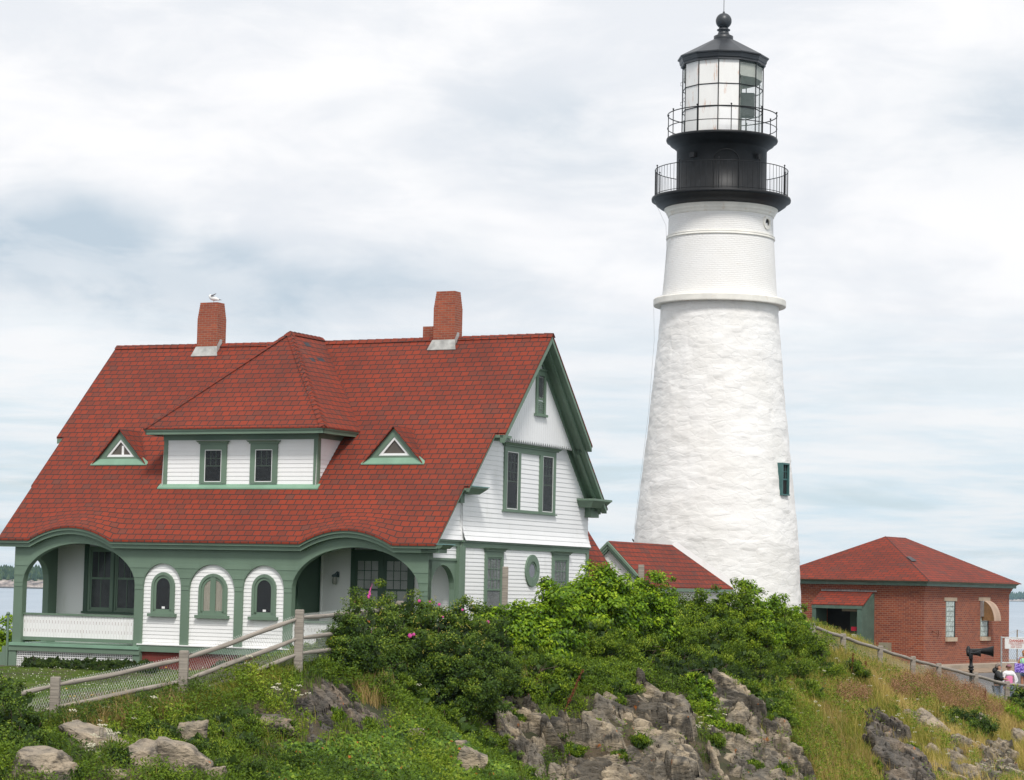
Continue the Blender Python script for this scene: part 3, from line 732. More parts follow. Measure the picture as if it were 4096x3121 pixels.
# green rake slabs and soffits
def slope_slab(m, ua, ub, va, vb, top, bot):
    P = []
    for (z_) in (bot, top):
        for (u, v) in ((ua, va), (ub, va), (ub, vb), (ua, vb)): P.append((u, v, zf_(v)+z_))
    m.hexa(P)
m = MB()
slope_slab(m, 0, .70, .98, VR-.0, -.052, -.13); slope_slab(m, .60, .745, .98, VR, -.053, -.27); slope_slab(m, .0, .42, V2, V1, -.052, -.11); slope_slab(m, -.07, .26, V3+.1, V2, -.052, -.11)
slope_slab(m, .36, .44, V2, V1, -.053, -.15); slope_slab(m, .20, .28, V3+.05, V2, -.053, -.13)
m.build('front_rake', GREEN, house)
m = MB()
slope_slab(m, 0, .70, VR, 6.80, -.052, -.13); slope_slab(m, .56, .745, VR, 6.80, -.053, -.20); slope_slab(m, .46, .56, VR, 6.74, -.131, -.30)
slope_slab(m, .02, .46, VR+.3, 6.7, -.131, -.22)
slope_slab(m, .0, .47, 6.82, 8.5, -.052, -.13); slope_slab(m, .34, .51, 6.82, 8.5, -.053, -.20); slope_slab(m, .25, .34, 6.80, 8.45, -.131, -.28)
m.build('rear_rake', GREEN, house)
m = MB()
slope_slab(m, .0, .045, VR+.1, 8.2, -.10, -.36); slope_slab(m, .20, .245, VR, 6.75, -.10, -.38); slope_slab(m, .20, .235, 1.75, VR, -.10, -.22); slope_slab(m, .0, .03, -.4, 1.5, -.10, -.20)
m.build('frieze_board', GREEN, house)
for s_ in (1, ):
    m = MB(); slope_slab(m, -14.28, UL, .98, VR, -.052, -.2); slope_slab(m, -14.28, UL, VR, 6.8, -.052, -.2); slope_slab(m, -14.03, UL, V3+.06, .98, -.052, -.16); m.build('left_rake', GREEN, house)
# cornice returns at the gable
m = MB(TG(0)); m.box(1.06, 1.42, .30, .68, 3.99, 4.06); m.box(1.02, 1.46, .30, .72, 4.06, 4.13); m.build('cornice_return', GREEN, house)
m = MB(TG(0)); m.hexa([(-.30, -.05, 2.47), (.42, -.05, 2.47), (.42, .30, 2.47), (-.30, .30, 2.47), (-.42, -.05, 2.62), (.70, -.05, 2.62), (.70, .40, 2.62), (-.42, .40, 2.62)])
m.box(-.42, .70, -.05, .42, 2.62, 2.66); m.box(-.35, -.12, -.02, .12, 2.22, 2.47); m.build('cornice_return', GREEN, house)
m = MB(TG(0)); m.box(-.44, .74, -.02, .44, 2.662, 2.685); m.build('return_flashing', TEAL, house)
m = MB(TG(0)); m.hexa([(7.55, -.05, 2.40), (8.50, -.05, 2.40), (8.50, .42, 2.40), (7.55, .42, 2.40), (7.42, -.05, 2.60), (8.72, -.05, 2.60), (8.72, .56, 2.60), (7.42, .56, 2.60)])
m.box(7.40, 8.74, -.05, .58, 2.60, 2.66); m.box(8.0, 8.62, -.05, .20, 2.12, 2.40); m.build('cornice_return', GREEN, house)
m = MB(); m.box(-13.9, .30, 8.3, 8.68, 2.35, 2.62); m.build('rear_eave', GREEN, house)

# projecting upper gable of vertical boards with a pointed lower edge
m = MB(TG(0)); n = 34; a0, a1 = 1.70, 6.62; w = (a1-a0)/n
for i in range(n):
    x0 = a0+i*w+.003; x1 = a0+(i+1)*w-.003; xm = (x0+x1)/2
    t0 = min(zf_(x0), ZR-.05)-.10; t1 = min(zf_(x1), ZR-.05)-.10
    m.prism([(x0, 4.15), (x0+w*.18, 4.10), (xm, 4.035), (x1-w*.18, 4.10), (x1, 4.15), (x1, t1), (x0, t0)], .17, .20)
m.build('upper_gable_boards', WHITE_B, house)
m = MB(TG(0)); m.prism([(a0, 4.16), (a1, 4.16), (VR, ZR-.18)], .10, .172); m.build('upper_gable_backing', WHITE_B, house)
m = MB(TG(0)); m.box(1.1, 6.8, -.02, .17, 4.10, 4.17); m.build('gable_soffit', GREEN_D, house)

# ---------------------------------------------------------------- windows
def window(T, a0, a1, z0, z1, cas=.10, parent=None, hood=.0, sill=.0, head=None, up=(3, 2), lo=(1, 1), curtain=None, glass=GLASS, screen=False, half=None, o=.018, back=DARK, mull=None, casmat=GREEN, frame=.035, o_cas=.055):
    """a0..a1, z0..z1 is the sash opening"""
    parent = parent or house
    head = cas if head is None else head
    m = MB(T)
    m.box(a0-cas, a0, 0, o_cas, z0-.0, z1); m.box(a1, a1+cas, 0, o_cas, z0, z1); m.box(a0-cas, a1+cas, 0, o_cas, z1, z1+head); m.box(a0-cas, a1+cas, 0, o_cas, z0-.05, z0)
    if sill: m.box(a0-cas-.05, a1+cas+.05, 0, o_cas+.05, z0-.05-sill, z0-.045)
    if hood:
        zt = z1+head; m.box(a0-cas-.03, a1+cas+.03, 0, o_cas+.04, zt, zt+.04)
        m.hexa([(a0-cas-.05, 0, zt+.04), (a1+cas+.05, 0, zt+.04), (a1+cas+.05, o_cas+.06, zt+.04), (a0-cas-.05, o_cas+.06, zt+.04),
                (a0-cas-.09, 0, zt+.09), (a1+cas+.09, 0, zt+.09), (a1+cas+.09, o_cas+.10, zt+.09), (a0-cas-.09, o_cas+.10, zt+.09)])
    wo_ = m.build('window', casmat, parent)
    def sub(mb, nm, mat):
        ob = mb.build(nm, mat, None); ob.parent = wo_; return ob
    zm = half if half is not None else (z0+z1)/2
    b = MB(T); b.box(a0, a1, .0, .021, z0, z1); sub(b, 'dark_backing' if curtain is None else 'curtain', back if curtain is None else curtain)
    s = MB(T); f = frame
    s.box(a0, a0+f, .022, .038, z0, z1); s.box(a1-f, a1, .022, .038, z0, z1); s.box(a0, a1, .022, .038, z1-f, z1); s.box(a0, a1, .022, .038, z0, z0+f*1.3); s.box(a0, a1, .022, .042, zm-f*.6, zm+f*.6)
    def bars(nx, nz, zz0, zz1):
        for i in range(1, nx): x = a0+f+(a1-a0-2*f)*i/nx; s.box(x-.009, x+.009, .024, .036, zz0, zz1)
        for j in range(1, nz): z = zz0+(zz1-zz0)*j/nz; s.box(a0+f, a1-f, .024, .035, z-.009, z+.009)
    bars(up[0], up[1], zm, z1-f); bars(lo[0], lo[1], z0+f, zm)
    sub(s, 'sash', casmat)
    p = MB(T); p.box(a0+.01, a1-.01, .029, .031, z0+.01, z1-.01); sub(p, 'pane', glass)
    if screen:
        w_ = MB(T); q = .018
        w_.box(a0, a0+q, .04, .052, z0, z1); w_.box(a1-q, a1, .04, .052, z0, z1); w_.box(a0, a1, .04, .052, z0, z0+q); w_.box(a0, a1, .04, .052, z1-q, z1); sub(w_, 'screen_frame', WHITE)
        sc_ = MB(T); sc_.box(a0+q, a1-q, .044, .045, z0+q, z1-q); sub(sc_, 'screen', GLASS_S)
    return wo_

# gable end: second floor pair
window(TG(0), 2.60, 3.30, 2.17, 3.785, cas=.17, head=.15, up=(3, 3), lo=(1, 1), screen=True, half=2.95)
window(TG(0), 4.94, 5.63, 2.17, 3.785, cas=.19, head=.15, up=(3, 3), lo=(1, 1), screen=True, half=2.95, curtain=CURT_G)
m = MB(TG(0)); m.box(3.47, 4.75, 0, .055, 3.785, 3.935); m.box(2.36, 5.90, 0, .10, 3.935, 3.97); m.hexa([(2.33, 0, 3.97), (5.93, 0, 3.97), (5.93, .12, 3.97), (2.33, .12, 3.97), (2.28, 0, 4.03), (5.98, 0, 4.03), (5.98, .17, 4.03), (2.28, .17, 4.03)])
m.build('window_head', GREEN, house); m = MB(TG(0)); m.box(2.38, 5.90, 0, .08, 2.085, 2.12); m.box(3.47, 4.75, 0, .04, 2.12, 2.17); m.build('window_sill', GREEN, house)
# attic window with louvre
m = MB(TG(.2)); m.box(4.0, 4.11, 0, .05, 4.95, 6.05); m.box(4.52, 4.63, 0, .05, 4.95, 6.05); m.box(4.0, 4.63, 0, .05, 6.05, 6.20); m.box(3.93, 4.70, 0, .09, 6.20, 6.25); m.box(3.93, 4.72, 0, .08, 4.88, 4.95)
aw = m.build('attic_window', GREEN, house)
m = MB(TG(.2)); m.box(4.11, 4.52, .0, .012, 5.40, 6.05); q = m.build('pane', GLASS, None); q.parent = aw
m = MB(TG(.2)); m.box(4.15, 4.48, -.005, .006, 5.45, 6.0); q = m.build('curtain', CURT_G, None); q.parent = aw
m = MB(TG(.2)); m.box(4.11, 4.52, 0, .02, 5.36, 5.42)
for i in range(7): m.hexa([(4.11, .005, 4.96+i*.055), (4.52, .005, 4.96+i*.055), (4.52, .045, 4.96+i*.055), (4.11, .045, 4.96+i*.055), (4.11, .0, 4.995+i*.055), (4.52, .0, 4.995+i*.055), (4.52, .012, 4.995+i*.055), (4.11, .012, 4.995+i*.055)])
q = m.build('louvre', GREEN, None); q.parent = aw
# ground floor gable windows
window(TG(0), 1.50, 2.36, -1.0, .80, cas=.13, head=.16, hood=1, sill=.05, up=(4, 3), lo=(1, 1), curtain=CURT_M, half=-.10, frame=.04)
window(TG(0), 5.86, 6.72, -1.0, .80, cas=.13, head=.16, hood=1, sill=.05, up=(4, 3), lo=(1, 1), curtain=CURT_M, half=-.10, frame=.04)
# round window
def ring(T, c, r0, r1, o0, o1, n=40, sz=1.0):
    m = MB(T); vs = []
    for i in range(n):
        t = 2*PI*i/n; cx_, cz_ = math.cos(t), math.sin(t)*sz
        vs += [(c[0]+r0*cx_, o0, c[1]+r0*cz_), (c[0]+r1*cx_, o0, c[1]+r1*cz_), (c[0]+r1*cx_, o1, c[1]+r1*cz_), (c[0]+r0*cx_, o1, c[1]+r0*cz_)]
    fs = []
    for i in range(n):
        j = (i+1) % n
        for k in range(4): fs.append((i*4+k, i*4+(k+1) % 4, j*4+(k+1) % 4, j*4+k))
    return m.add(vs, fs)
mm = ring(TG(0), (4.38, .46), .26, .45, 0, .06, sz=1.02); 
for t in (0, PI/2, PI, 3*PI/2): 
    cx_, cz_ = 4.38+.355*math.cos(t), .46+.355*math.sin(t); mm.box(cx_-.006-.09*abs(math.cos(t)), cx_+.006+.09*abs(math.cos(t)), .058, .066, cz_-.006-.09*abs(math.sin(t)), cz_+.006+.09*abs(math.sin(t)))
rw = mm.build('round_window', GREEN, house)
q = ring(TG(0), (4.38, .46), .20, .265, 0, .035).build('sash', GREEN, None); q.parent = rw
m = MB(TG(0)); m.prism([(4.38+.21*math.cos(2*PI*i/28), .46+.21*math.sin(2*PI*i/28)) for i in range(28)], 0, .024); q = m.build('pane', M('grey reflecting glass', (.17, .17, .19), .15), None); q.parent = rw

# left porch: double window
for a0 in (-12.14, -11.22):
    window(TF(0), a0, a0+.74, -.93, .80, cas=.08, head=.1, up=(3, 1), lo=(2, 1), curtain=CURT_G, half=-.02, frame=.05)
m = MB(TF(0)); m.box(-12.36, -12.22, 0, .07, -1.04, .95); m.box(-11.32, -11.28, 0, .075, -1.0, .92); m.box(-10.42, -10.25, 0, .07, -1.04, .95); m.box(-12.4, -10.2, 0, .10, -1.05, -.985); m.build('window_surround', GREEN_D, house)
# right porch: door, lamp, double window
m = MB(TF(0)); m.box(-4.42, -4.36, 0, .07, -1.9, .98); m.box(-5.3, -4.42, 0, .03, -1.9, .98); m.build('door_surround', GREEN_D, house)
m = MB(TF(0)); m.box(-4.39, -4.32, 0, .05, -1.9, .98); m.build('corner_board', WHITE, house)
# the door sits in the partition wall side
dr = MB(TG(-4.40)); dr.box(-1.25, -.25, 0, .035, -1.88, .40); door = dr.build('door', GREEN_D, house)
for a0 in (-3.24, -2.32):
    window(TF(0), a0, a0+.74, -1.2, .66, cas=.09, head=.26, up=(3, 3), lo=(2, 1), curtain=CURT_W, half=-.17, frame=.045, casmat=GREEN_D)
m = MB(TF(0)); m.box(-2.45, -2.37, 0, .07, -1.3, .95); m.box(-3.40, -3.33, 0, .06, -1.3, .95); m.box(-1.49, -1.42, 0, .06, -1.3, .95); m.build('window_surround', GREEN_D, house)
m = MB(TF(0)); m.box(-3.85, -3.78, 0, .03, .15, .30); m.tube([(-3.81, .03, .24), (-3.79, .12, .30), (-3.83, .16, .24)], .02)
pl = m.build('porch_lamp', M('verdigris lamp metal', (.06, .09, .10), .5), house)
m = MB(lambda a, o, z: (a, -o, z)); m.lathe([(.0, .25), (.07, .22), (.085, .17), (.06, .16)], 12, (-3.84, .17)); q = m.build('lamp_cap', M('lamp cap metal', (.07, .10, .11), .5), None); q.parent = pl
m = MB(lambda a, o, z: (a, -o, z)); m.lathe([(.055, .16), (.065, .08), (.06, -.02), (.035, -.05)], 12, (-3.84, .17)); q = m.build('lamp_glass', M('lamp glass', (.32, .32, .28), .2), None); q.parent = pl

# arched windows of the infill
def arched(a0, a1, zb, zs, za, cas, gl=0.0, curt=None, mullion=False, sticker=False):
    T = TF(-HP+.072); c_, hw = (a0+a1)/2, (a1-a0)/2
    def outl(k, n=18, zbo=0.0):
        return [(c_-(hw+k), zb-zbo)] + [(c_-(hw+k)*math.cos(PI*i/n), zs+(za-zs+k)*math.sin(PI*i/n)) for i in range(n+1)] + [(c_+(hw+k), zb-zbo)]
    def frame(k0, k1, o0, o1, mat, nm, parent=None, base=.0):
        m = MB(T); A, B = outl(k0), outl(k1)
        n = len(A); vs = [(a, o0, z) for a, z in A]+[(a, o1, z) for a, z in A]+[(a, o0, z) for a, z in B]+[(a, o1, z) for a, z in B]
        fs = []
        for i in range(n-1): fs += [(n+i, n+i+1, 3*n+i+1, 3*n+i), (i, i+1, n+i+1, n+i), (2*n+i, 2*n+i+1, 3*n+i+1, 3*n+i)]
        m.add(vs, fs)
        if base: m.box(c_-hw-k1, c_+hw+k1, o0, o1, zb-base, zb)
        return m
    m = frame(0, cas, 0, .06, GREEN, 'w'); m.box(c_-hw-cas-.07, c_+hw+cas+.08, 0, .12, zb-.15, zb-.06); m.box(c_-hw-cas, c_+hw+cas, 0, .055, zb-.06, zb)
    m.box(c_-.005, c_+.006, .058, .066, za+.01, za+cas)
    w_ = m.build('arched_window', GREEN, house)
    def sub(mb, nm, mat): ob = mb.build(nm, mat, None); ob.parent = w_; return ob
    m = frame(-.075, 0, .0, .035, GREEN, 's'); m.box(c_-hw, c_+hw, 0, .035, zb-.0, zb+.06)
    if mullion: m.box(c_-.085, c_+.085, 0, .05, zb, za-.01)
    sub(m, 'sash', GREEN)
    m = MB(T); m.prism(outl(-.05), 0, .020); sub(m, 'curtain' if curt else 'dark_backing', curt or DARK)
    m = MB(T); m.prism(outl(-.05), .0245, .026); sub(m, 'pane', GLASS)
    if sticker: m = MB(T); m.box(c_-.03, c_+.07, .027, .029, zb+.075, zb+.135); sub(m, 'small_sign', WHITE)
    return w_
arched(-8.73, -8.13, -.90, -.22, .10, .085, sticker=True)
arched(-7.16, -6.40, -.91, -.28, .09, .085, curt=CURT, mullion=True)
arched(-5.43, -4.83, -.91, -.22, .10, .085, sticker=True)

# ---------------------------------------------------------------- shed dormer with hipped roof
DV, DU0, DU1 = -.45, -9.42, -4.31
clap(TF(DV), 2.70, 4.0, .118, lambda z: (DU0+.12, DU1-.12), house, WHITE, name='dormer_boards')
clap(TG(DU1-.02), 2.70, 4.05, .118, lambda z: (DV+.12, vfr(z)+.12), house, WHITE_B, name='dormer_side_boards')
m = MB(); m.add([(DU0, DV, 2.6), (DU1-.02, DV, 2.6), (DU1-.02, DV, 4.3), (DU0, DV, 4.3), (DU0, 1.3, 4.3), (DU1-.02, 1.3, 4.3), (DU0, vfr(2.6), 2.6), (DU1-.02, vfr(2.6), 2.6)],
        [(0, 1, 2, 3), (3, 2, 5, 4), (1, 7, 5, 2), (0, 3, 4, 6)]); m.build('dormer_wall', WHITE, house)
m = MB(); m.box(DU0, DU0+.13, DV-.03, DV+.1, 2.64, 4.0); m.box(DU1-.13, DU1+.012, DV-.03, DV+.12, 2.60, 4.0)
m.box(DU0-.02, DU1+.02, DV-.035, DV+.1, 3.96, 4.12); m.box(DU1-.05, DU1+.02, DV+.1, 1.1, 3.99, 4.12); m.build('dormer_corner_boards', GREEN, house)
m = MB(); m.hexa([(DU0-.10, DV-.16, 2.56), (DU1+.10, DV-.16, 2.56), (DU1+.10, DV, 2.66), (DU0-.10, DV, 2.66), (DU0-.10, DV-.16, 2.60), (DU1+.10, DV-.16, 2.60), (DU1+.10, DV, 2.72), (DU0-.10, DV, 2.72)]); m.build('dormer_apron', GREEN_L, house)
EU0, EU1, EV = -9.83, -3.87, -.92
m = MB(); m.box(EU0+.06, EU1-.06, EV+.06, DV, 4.11, 4.14); m.box(DU1, EU1-.06, EV+.06, 1.15, 4.11, 4.14); m.box(EU0+.06, DU0, EV+.06, 1.15, 4.11, 4.14)
m.box(EU0+.03, EU1-.03, EV+.03, EV+.07, 4.10, 4.20); m.box(EU1-.07, EU1-.03, EV+.03, 1.1, 4.10, 4.20); m.box(EU0+.03, EU0+.07, EV+.03, 1.1, 4.10, 4.20)
m.box(EU0+.0, EU1-.0, EV+.0, EV+.06, 4.20, 4.265); m.box(EU1-.06, EU1-.0, EV, 1.05, 4.20, 4.265); m.box(EU0, EU0+.06, EV, 1.05, 4.20, 4.265); m.build('dormer_eave', GREEN, house)
ZE = 4.28; uc = (EU0+EU1)/2; hw = (EU1-EU0)/2; ZA = 7.27; va = EV+hw*.99; vb = VR+.05
for nm, P in (('dormer_front_roof', [(EU0-.02, EV-.02, ZE), (EU1+.02, EV-.02, ZE), (uc, va, ZA)]),
          ('dormer_right_roof', [(EU1+.02, EV-.02, ZE), (EU1+.02, 1.08, ZE), (uc, vb, ZA), (uc, va, ZA)]),
          ('dormer_left_roof', [(EU0-.02, EV-.02, ZE), (uc, va, ZA), (uc, vb, ZA), (EU0-.02, 1.08, ZE)])):
    m = MB(); m.add(P, [tuple(range(len(P)))]); n = len(P)
    m.add([(a, b, c_-.04) for a, b, c_ in P], [tuple(reversed(range(n)))]); m.f += [[i, (i+1) % n, (i+1) % n+n, i+n] for i in range(n)]; m.sm += [False]*n
    m.build(nm, SHIN, house)
m = MB()
for A, B in (((EU0, EV, ZE), (uc, va, ZA)), ((EU1, EV, ZE), (uc, va, ZA)), ((uc, va, ZA), (uc, VR, ZA))):
    A, B = Vector(A), Vector(B); L = (B-A).length; d = (B-A)/L; sd_ = d.cross(Vector((0, 0, 1))).normalized(); n = int(L/.21); hip = abs(d.z) > .1
    for k in range(n):
        p, q_ = A+d*(L*k/n), A+d*(L*(k+1)/n+.02)
        for s_ in (-1, 1):
            dz = -.075 if hip else -.12
            m.add([tuple(p+Vector((0, 0, .045))), tuple(q_+Vector((0, 0, .028))), tuple(q_+sd_*s_*.125+Vector((0, 0, .028+dz))), tuple(p+sd_*s_*.125+Vector((0, 0, .045+dz)))], [(0, 1, 2, 3)])
m.build('dormer_hip_caps', SHIN, house, recalc=False)
m = MB()                                                # a few missing tabs, bare felt showing
for (t, w_, s_) in ((.13, .16, .32), (.30, .16, .26), (.28, .55, .38), (.80, .25, .22)):
    f_ = Vector((EU1, EV, ZE)); 
    e_ = Vector((EU1, 1.08, ZE)); A = Vector((uc, va, ZA))*(1-t)+f_*t; B = Vector((uc, vb, ZA))*(1-t)+e_*t
    p = A.lerp(B, .25+w_*.6); d = (B-A).normalized(); u_ = (Vector((uc, va, ZA))-Vector((EU1, va, ZE))).normalized(); nn_ = d.cross(u_).normalized(); nn_ = nn_ if nn_.z > 0 else -nn_
    p = p+nn_*.006; m.add([tuple(p), tuple(p+d*s_), tuple(p+d*s_+u_*.17), tuple(p+u_*.17)], [(0, 1, 2, 3)])
m.build('bare_felt_patches', M('roofing felt', (.035, .035, .04), .8), house, recalc=False)
for a0 in (-8.01, -6.33):
    window(TF(DV), a0, a0+.56, 2.77, 3.68, cas=.165, head=.165, hood=1, sill=.0, up=(3, 2), lo=(1, 1), screen=True, half=3.22, frame=.025, curtain=None if a0 < -7 else CURT_G)

# triangular eyebrow dormers
for ub in (-11.38, -2.25):
    T = TF(.17); zb, za, hw = 3.36, 4.30, .89
    m = MB(T); 
    def fr(k0, k1, o0, o1):
        A = [(ub-hw*k0, zb+(.0 if k0 == 1 else .0)), (ub, za), (ub+hw*k0, zb)]
    # green triangular frame built from three bars
    import itertools
    def tri(sc_, lift): return [(ub-hw*sc_, zb+lift), (ub+hw*sc_, zb+lift), (ub, zb+lift+(za-zb)*sc_)]
    O, I = tri(1.0, 0), tri(.56, .17)
    for i in range(3):
        j = (i+1) % 3
        m.hexa([(O[i][0], -.3, O[i][1]), (O[j][0], -.3, O[j][1]), (I[j][0], -.3, I[j][1]), (I[i][0], -.3, I[i][1]), (O[i][0], .02, O[i][1]), (O[j][0], .02, O[j][1]), (I[j][0], .02, I[j][1]), (I[i][0], .02, I[i][1])])
    td = m.build('triangular_dormer', GREEN, house)
    m = MB(T)
    I2 = tri(.40, .235)
    for i in range(3):
        j = (i+1) % 3
        m.hexa([(I[i][0], -.05, I[i][1]), (I[j][0], -.05, I[j][1]), (I2[j][0], -.05, I2[j][1]), (I2[i][0], -.05, I2[i][1]), (I[i][0], .0, I[i][1]), (I[j][0], .0, I[j][1]), (I2[j][0], .0, I2[j][1]), (I2[i][0], .0, I2[i][1])])
    if ub < -5: m.box(ub+.02, ub+.09, -.1, -.03, zb+.24, zb+.5)
    q = m.build('white_sash', WHITE, None); q.parent = td
    m = MB(T); m.prism(tri(.42, .22), -.08, -.045); q = m.build('pane', M('dim attic glass', (.10, .085, .07), .2), None); q.parent = td
    m = MB(T); t_ = [(-.96, -.02), (.0, 1.0), (.96, -.02)]
    P0 = (ub-.96, -.07, zb-.06); PA = (ub, -.07, za+.06)
    # roof skins: from the triangle back into the main roof
    m = MB()
    vf = .17-.10
    for s_ in (-1, 1):
        a_ = (ub+s_*(hw+.05), vf, zb-.03); b_ = (ub, vf, za+.05); c_ = (ub, vfr(za+.05)+.02, za+.05); d_ = (ub+s_*(hw+.05), vfr(zb-.03)+.02, zb-.03)
        m.add([a_, b_, c_, d_], [(0, 1, 2, 3)])
        m.add([(p[0], p[1], p[2]-.035) for p in (a_, b_, c_, d_)], [(3, 2, 1, 0)])
        n = len(m.v); m.f.append([n-8, n-7, n-3, n-4]); m.sm.append(False)
    q = m.build('shingle_roof', SHIN, None, recalc=False); q.parent = td
    m = MB(T); m.hexa([(ub-hw-.1, .10, zb-.08), (ub+hw+.1, .10, zb-.08), (ub+hw+.06, -.05, zb+.02), (ub-hw-.06, -.05, zb+.02), (ub-hw-.1, .10, zb-.05), (ub+hw+.1, .10, zb-.05), (ub+hw*.9, 0, zb+.15), (ub-hw*.9, 0, zb+.15)])
    q = m.build('sill_flashing', GREEN_L, None); q.parent = td

# chimneys
def chimney(u0, u1, v0, v1, zt, courses=7):
    m = MB(); z = 6.5; m.box(u0, u1, v0, v1, z, zt-courses*.0677)
    for k in range(courses):
        i = .007*(k+1); m.box(u0+i, u1-i, v0+i, v1-i, zt-(courses-k)*.0677, zt-(courses-k-1)*.0677)
    ch = m.build('chimney', BRICK, house)
    m = MB(); zb = zf_(v0)-.02; e = .012
    m.hexa([(u0-.10, v0-.12, zb-.12), (u1+.10, v0-.12, zb-.12), (u1+.02, v0-.02, zb-.03), (u0-.02, v0-.02, zb-.03), (u0-.12, v0-.14, zb-.10), (u1+.12, v0-.14, zb-.10), (u1+.02, v0-.012, zb+.20), (u0-.02, v0-.012, zb+.20)])
    m.add([(u1+e, v0-.02, zb-.1), (u1+e, VR, ZR-.05), (u1+e, VR, ZR+.12), (u1+e, v0+.16, ZR+.12), (u1+e, v0-.02, zb+.2)], [(0, 1, 2, 3, 4)])
    q = m.build('lead_flashing', LEAD, None); q.parent = ch; return ch
chimney(-11.14, -10.42, 3.62, 4.12, 8.46)
chimney(-2.96, -2.26, 3.62, 4.10, 8.53)
m = MB(); m.box(-3.72, -3.2, 4.40, 4.85, 6.2, 7.60); m.build('chimney', BRICK, house)

# ell roof behind the house
m = MB()
P = [(-3.2, 8.4, 4.6), (-3.2, 11.0, 4.6), (.35, 11.0, -.45), (.35, 8.4, -.45)]
m.add(P, [(0, 1, 2, 3)]); m.add([(a, b, c_-.06) for a, b, c_ in P], [(3, 2, 1, 0)]); m.f += [[i, (i+1) % 4, (i+1) % 4+4, i+4] for i in range(4)]; m.sm += [False]*4
m.build('rear_ell_roof', SHIN2, house, recalc=False)
m = MB(); m.box(-3.2, .1, 8.2, 10.9, -2.6, -.5); m.add([(-3.2, 10.9, -.5), (.1, 10.9, -.5), (-3.2, 10.9, 4.3), (-6, 10.9, .2)], [(0, 1, 2)]); m.build('rear_ell_wall', WHITE_B, house)

# ---------------------------------------------------------------- white brick passage building toward the tower
ho = Vector((HX, HY, 0)); Uv = Vector((math.cos(YAW), -math.sin(YAW), 0)); Vv = Vector((math.sin(YAW), math.cos(YAW), 0))
pb = ho+Uv*(-1.84)+Vv*14.0
pas = empty('passage_building', (pb.x, pb.y, -1.4), -YAW, 'low white brick building with red shingle roof between house and lighthouse', 'building')
RW = 1.47; za, ze = 1.55, .10
m = MB(); m.add([(0, 0, za), (0, 5.45, za), (RW, 7.6, ze), (RW, -.0, ze), (RW+.0, 0, ze)], [(0, 1, 2, 3)])
m.add([(0, 0, za-.05), (0, 5.45, za-.05), (RW, 7.6, ze-.05), (RW, 0, ze-.05)], [(3, 2, 1, 0)]); 
m.f += [[0, 3, 8, 5], [3, 2, 7, 8], [2, 1, 6, 7]]; m.sm += [False]*3
m.add([(0, 0, za), (0, 5.45, za), (-RW, 7.6, ze), (-RW, 0, ze)], [(3, 2, 1, 0)]); m.build('shingle_roof', SHIN2, pas, recalc=False)
m = MB()
for (s_, e_) in ((1, 1.0), (-1, .36)):
    for (dv, w0, w1) in ((-.02, .0, .09), (-.05, .02, .05)):
        a = (0, za-.02); b = (s_*RW*e_, za-.02-(za-ze)*e_)
    A0, B0 = (0, za-.02), (s_*RW*e_, za-.02-(za-ze)*e_)
    for d0, d1, o0, o1 in ((0, .10, -.10, .05), (.10, .20, -.06, .12), (.20, .27, -.02, .15)):
        m.hexa([(A0[0], o0, A0[1]-d1), (B0[0], o0, B0[1]-d1), (B0[0], o1+.1, B0[1]-d1), (A0[0], o1+.1, A0[1]-d1), (A0[0], o0, A0[1]-d0), (B0[0], o0, B0[1]-d0), (B0[0], o1+.1, B0[1]-d0), (A0[0], o1+.1, A0[1]-d0)])
m.build('gable_trim', GREEN, pas)
m = MB(); m.box(RW-.12, RW+.02, .1, 7.75, ze-.15, ze-.04); m.build('eave_gutter', GREEN, pas)
m = MB(); m.add([(RW-.15, .12, -2.5), (-RW+.15, .12, -2.5), (-RW+.15, .12, ze), (0, .12, za-.2), (RW-.15, .12, ze), (RW-.15, 7.2, -2.5), (RW-.15, 7.2, ze)], [(0, 1, 2, 3, 4), (0, 5, 6, 4)])
m.build('white_brick_wall', PBRICK, pas)
m = MB(); A = Vector((0, 5.45, za+.06)); B = Vector((RW+.12, 7.75, ze-.02)); w_ = Vector((.10, .12, .05))
m.hexa([tuple(A-Vector((0, 0, .3))), tuple(B-Vector((0, 0, .3))), tuple(B+w_-Vector((0, 0, .3))), tuple(A+w_-Vector((0, 0, .3))), tuple(A), tuple(B), tuple(B+w_), tuple(A+w_)]); m.build('white_flashing', WHITE, pas)

# ---------------------------------------------------------------- lighthouse
TX, TY = 7.65, 90.0
lh = empty('lighthouse', (TX, TY, -1.2), 0, 'tall white stone lighthouse with black lantern, two railed galleries and ball finial', 'lighthouse')
T0 = lambda x, y, z: (x, y, z)
# rubble stone shaft with real relief
prof = [(3.28, -1.8), (3.16, -.61), (3.036, 1.92), (2.738, 4.57), (2.45, 7.30), (2.19, 10.37), (2.175, 10.55)]
zs = np.arange(-1.8, 10.551, .065); rs_ = np.interp(zs, [p[1] for p in prof], [p[0] for p in prof])
nA = 300; vs, uv, fs = [], [], []
for j, (z, r) in enumerate(zip(zs, rs_)):
    for i in range(nA+1):
        t = 2*PI*(i % nA)/nA; q = Vector((math.cos(t)*r, math.sin(t)*r, z*1.7))
        d = mnoise.fractal(q*1.1, .9, 2.1, 3)*.022 + (mnoise.cell(q*1.6+Vector((3, 1, 7)))-.5)*.012 
        d *= min(1, (10.6-z)/.3)
        vs.append((math.cos(t)*(r+d), math.sin(t)*(r+d), z)); uv.append((2*PI*i/nA*2.8, z))
W1 = nA+1
fs = [(j*W1+i, j*W1+i+1, (j+1)*W1+i+1, (j+1)*W1+i) for j in range(len(zs)-1) for i in range(nA)]
m = MB(); m.add(vs, fs, uv, True); m.build('stone_shaft', STONE, lh, recalc=False)
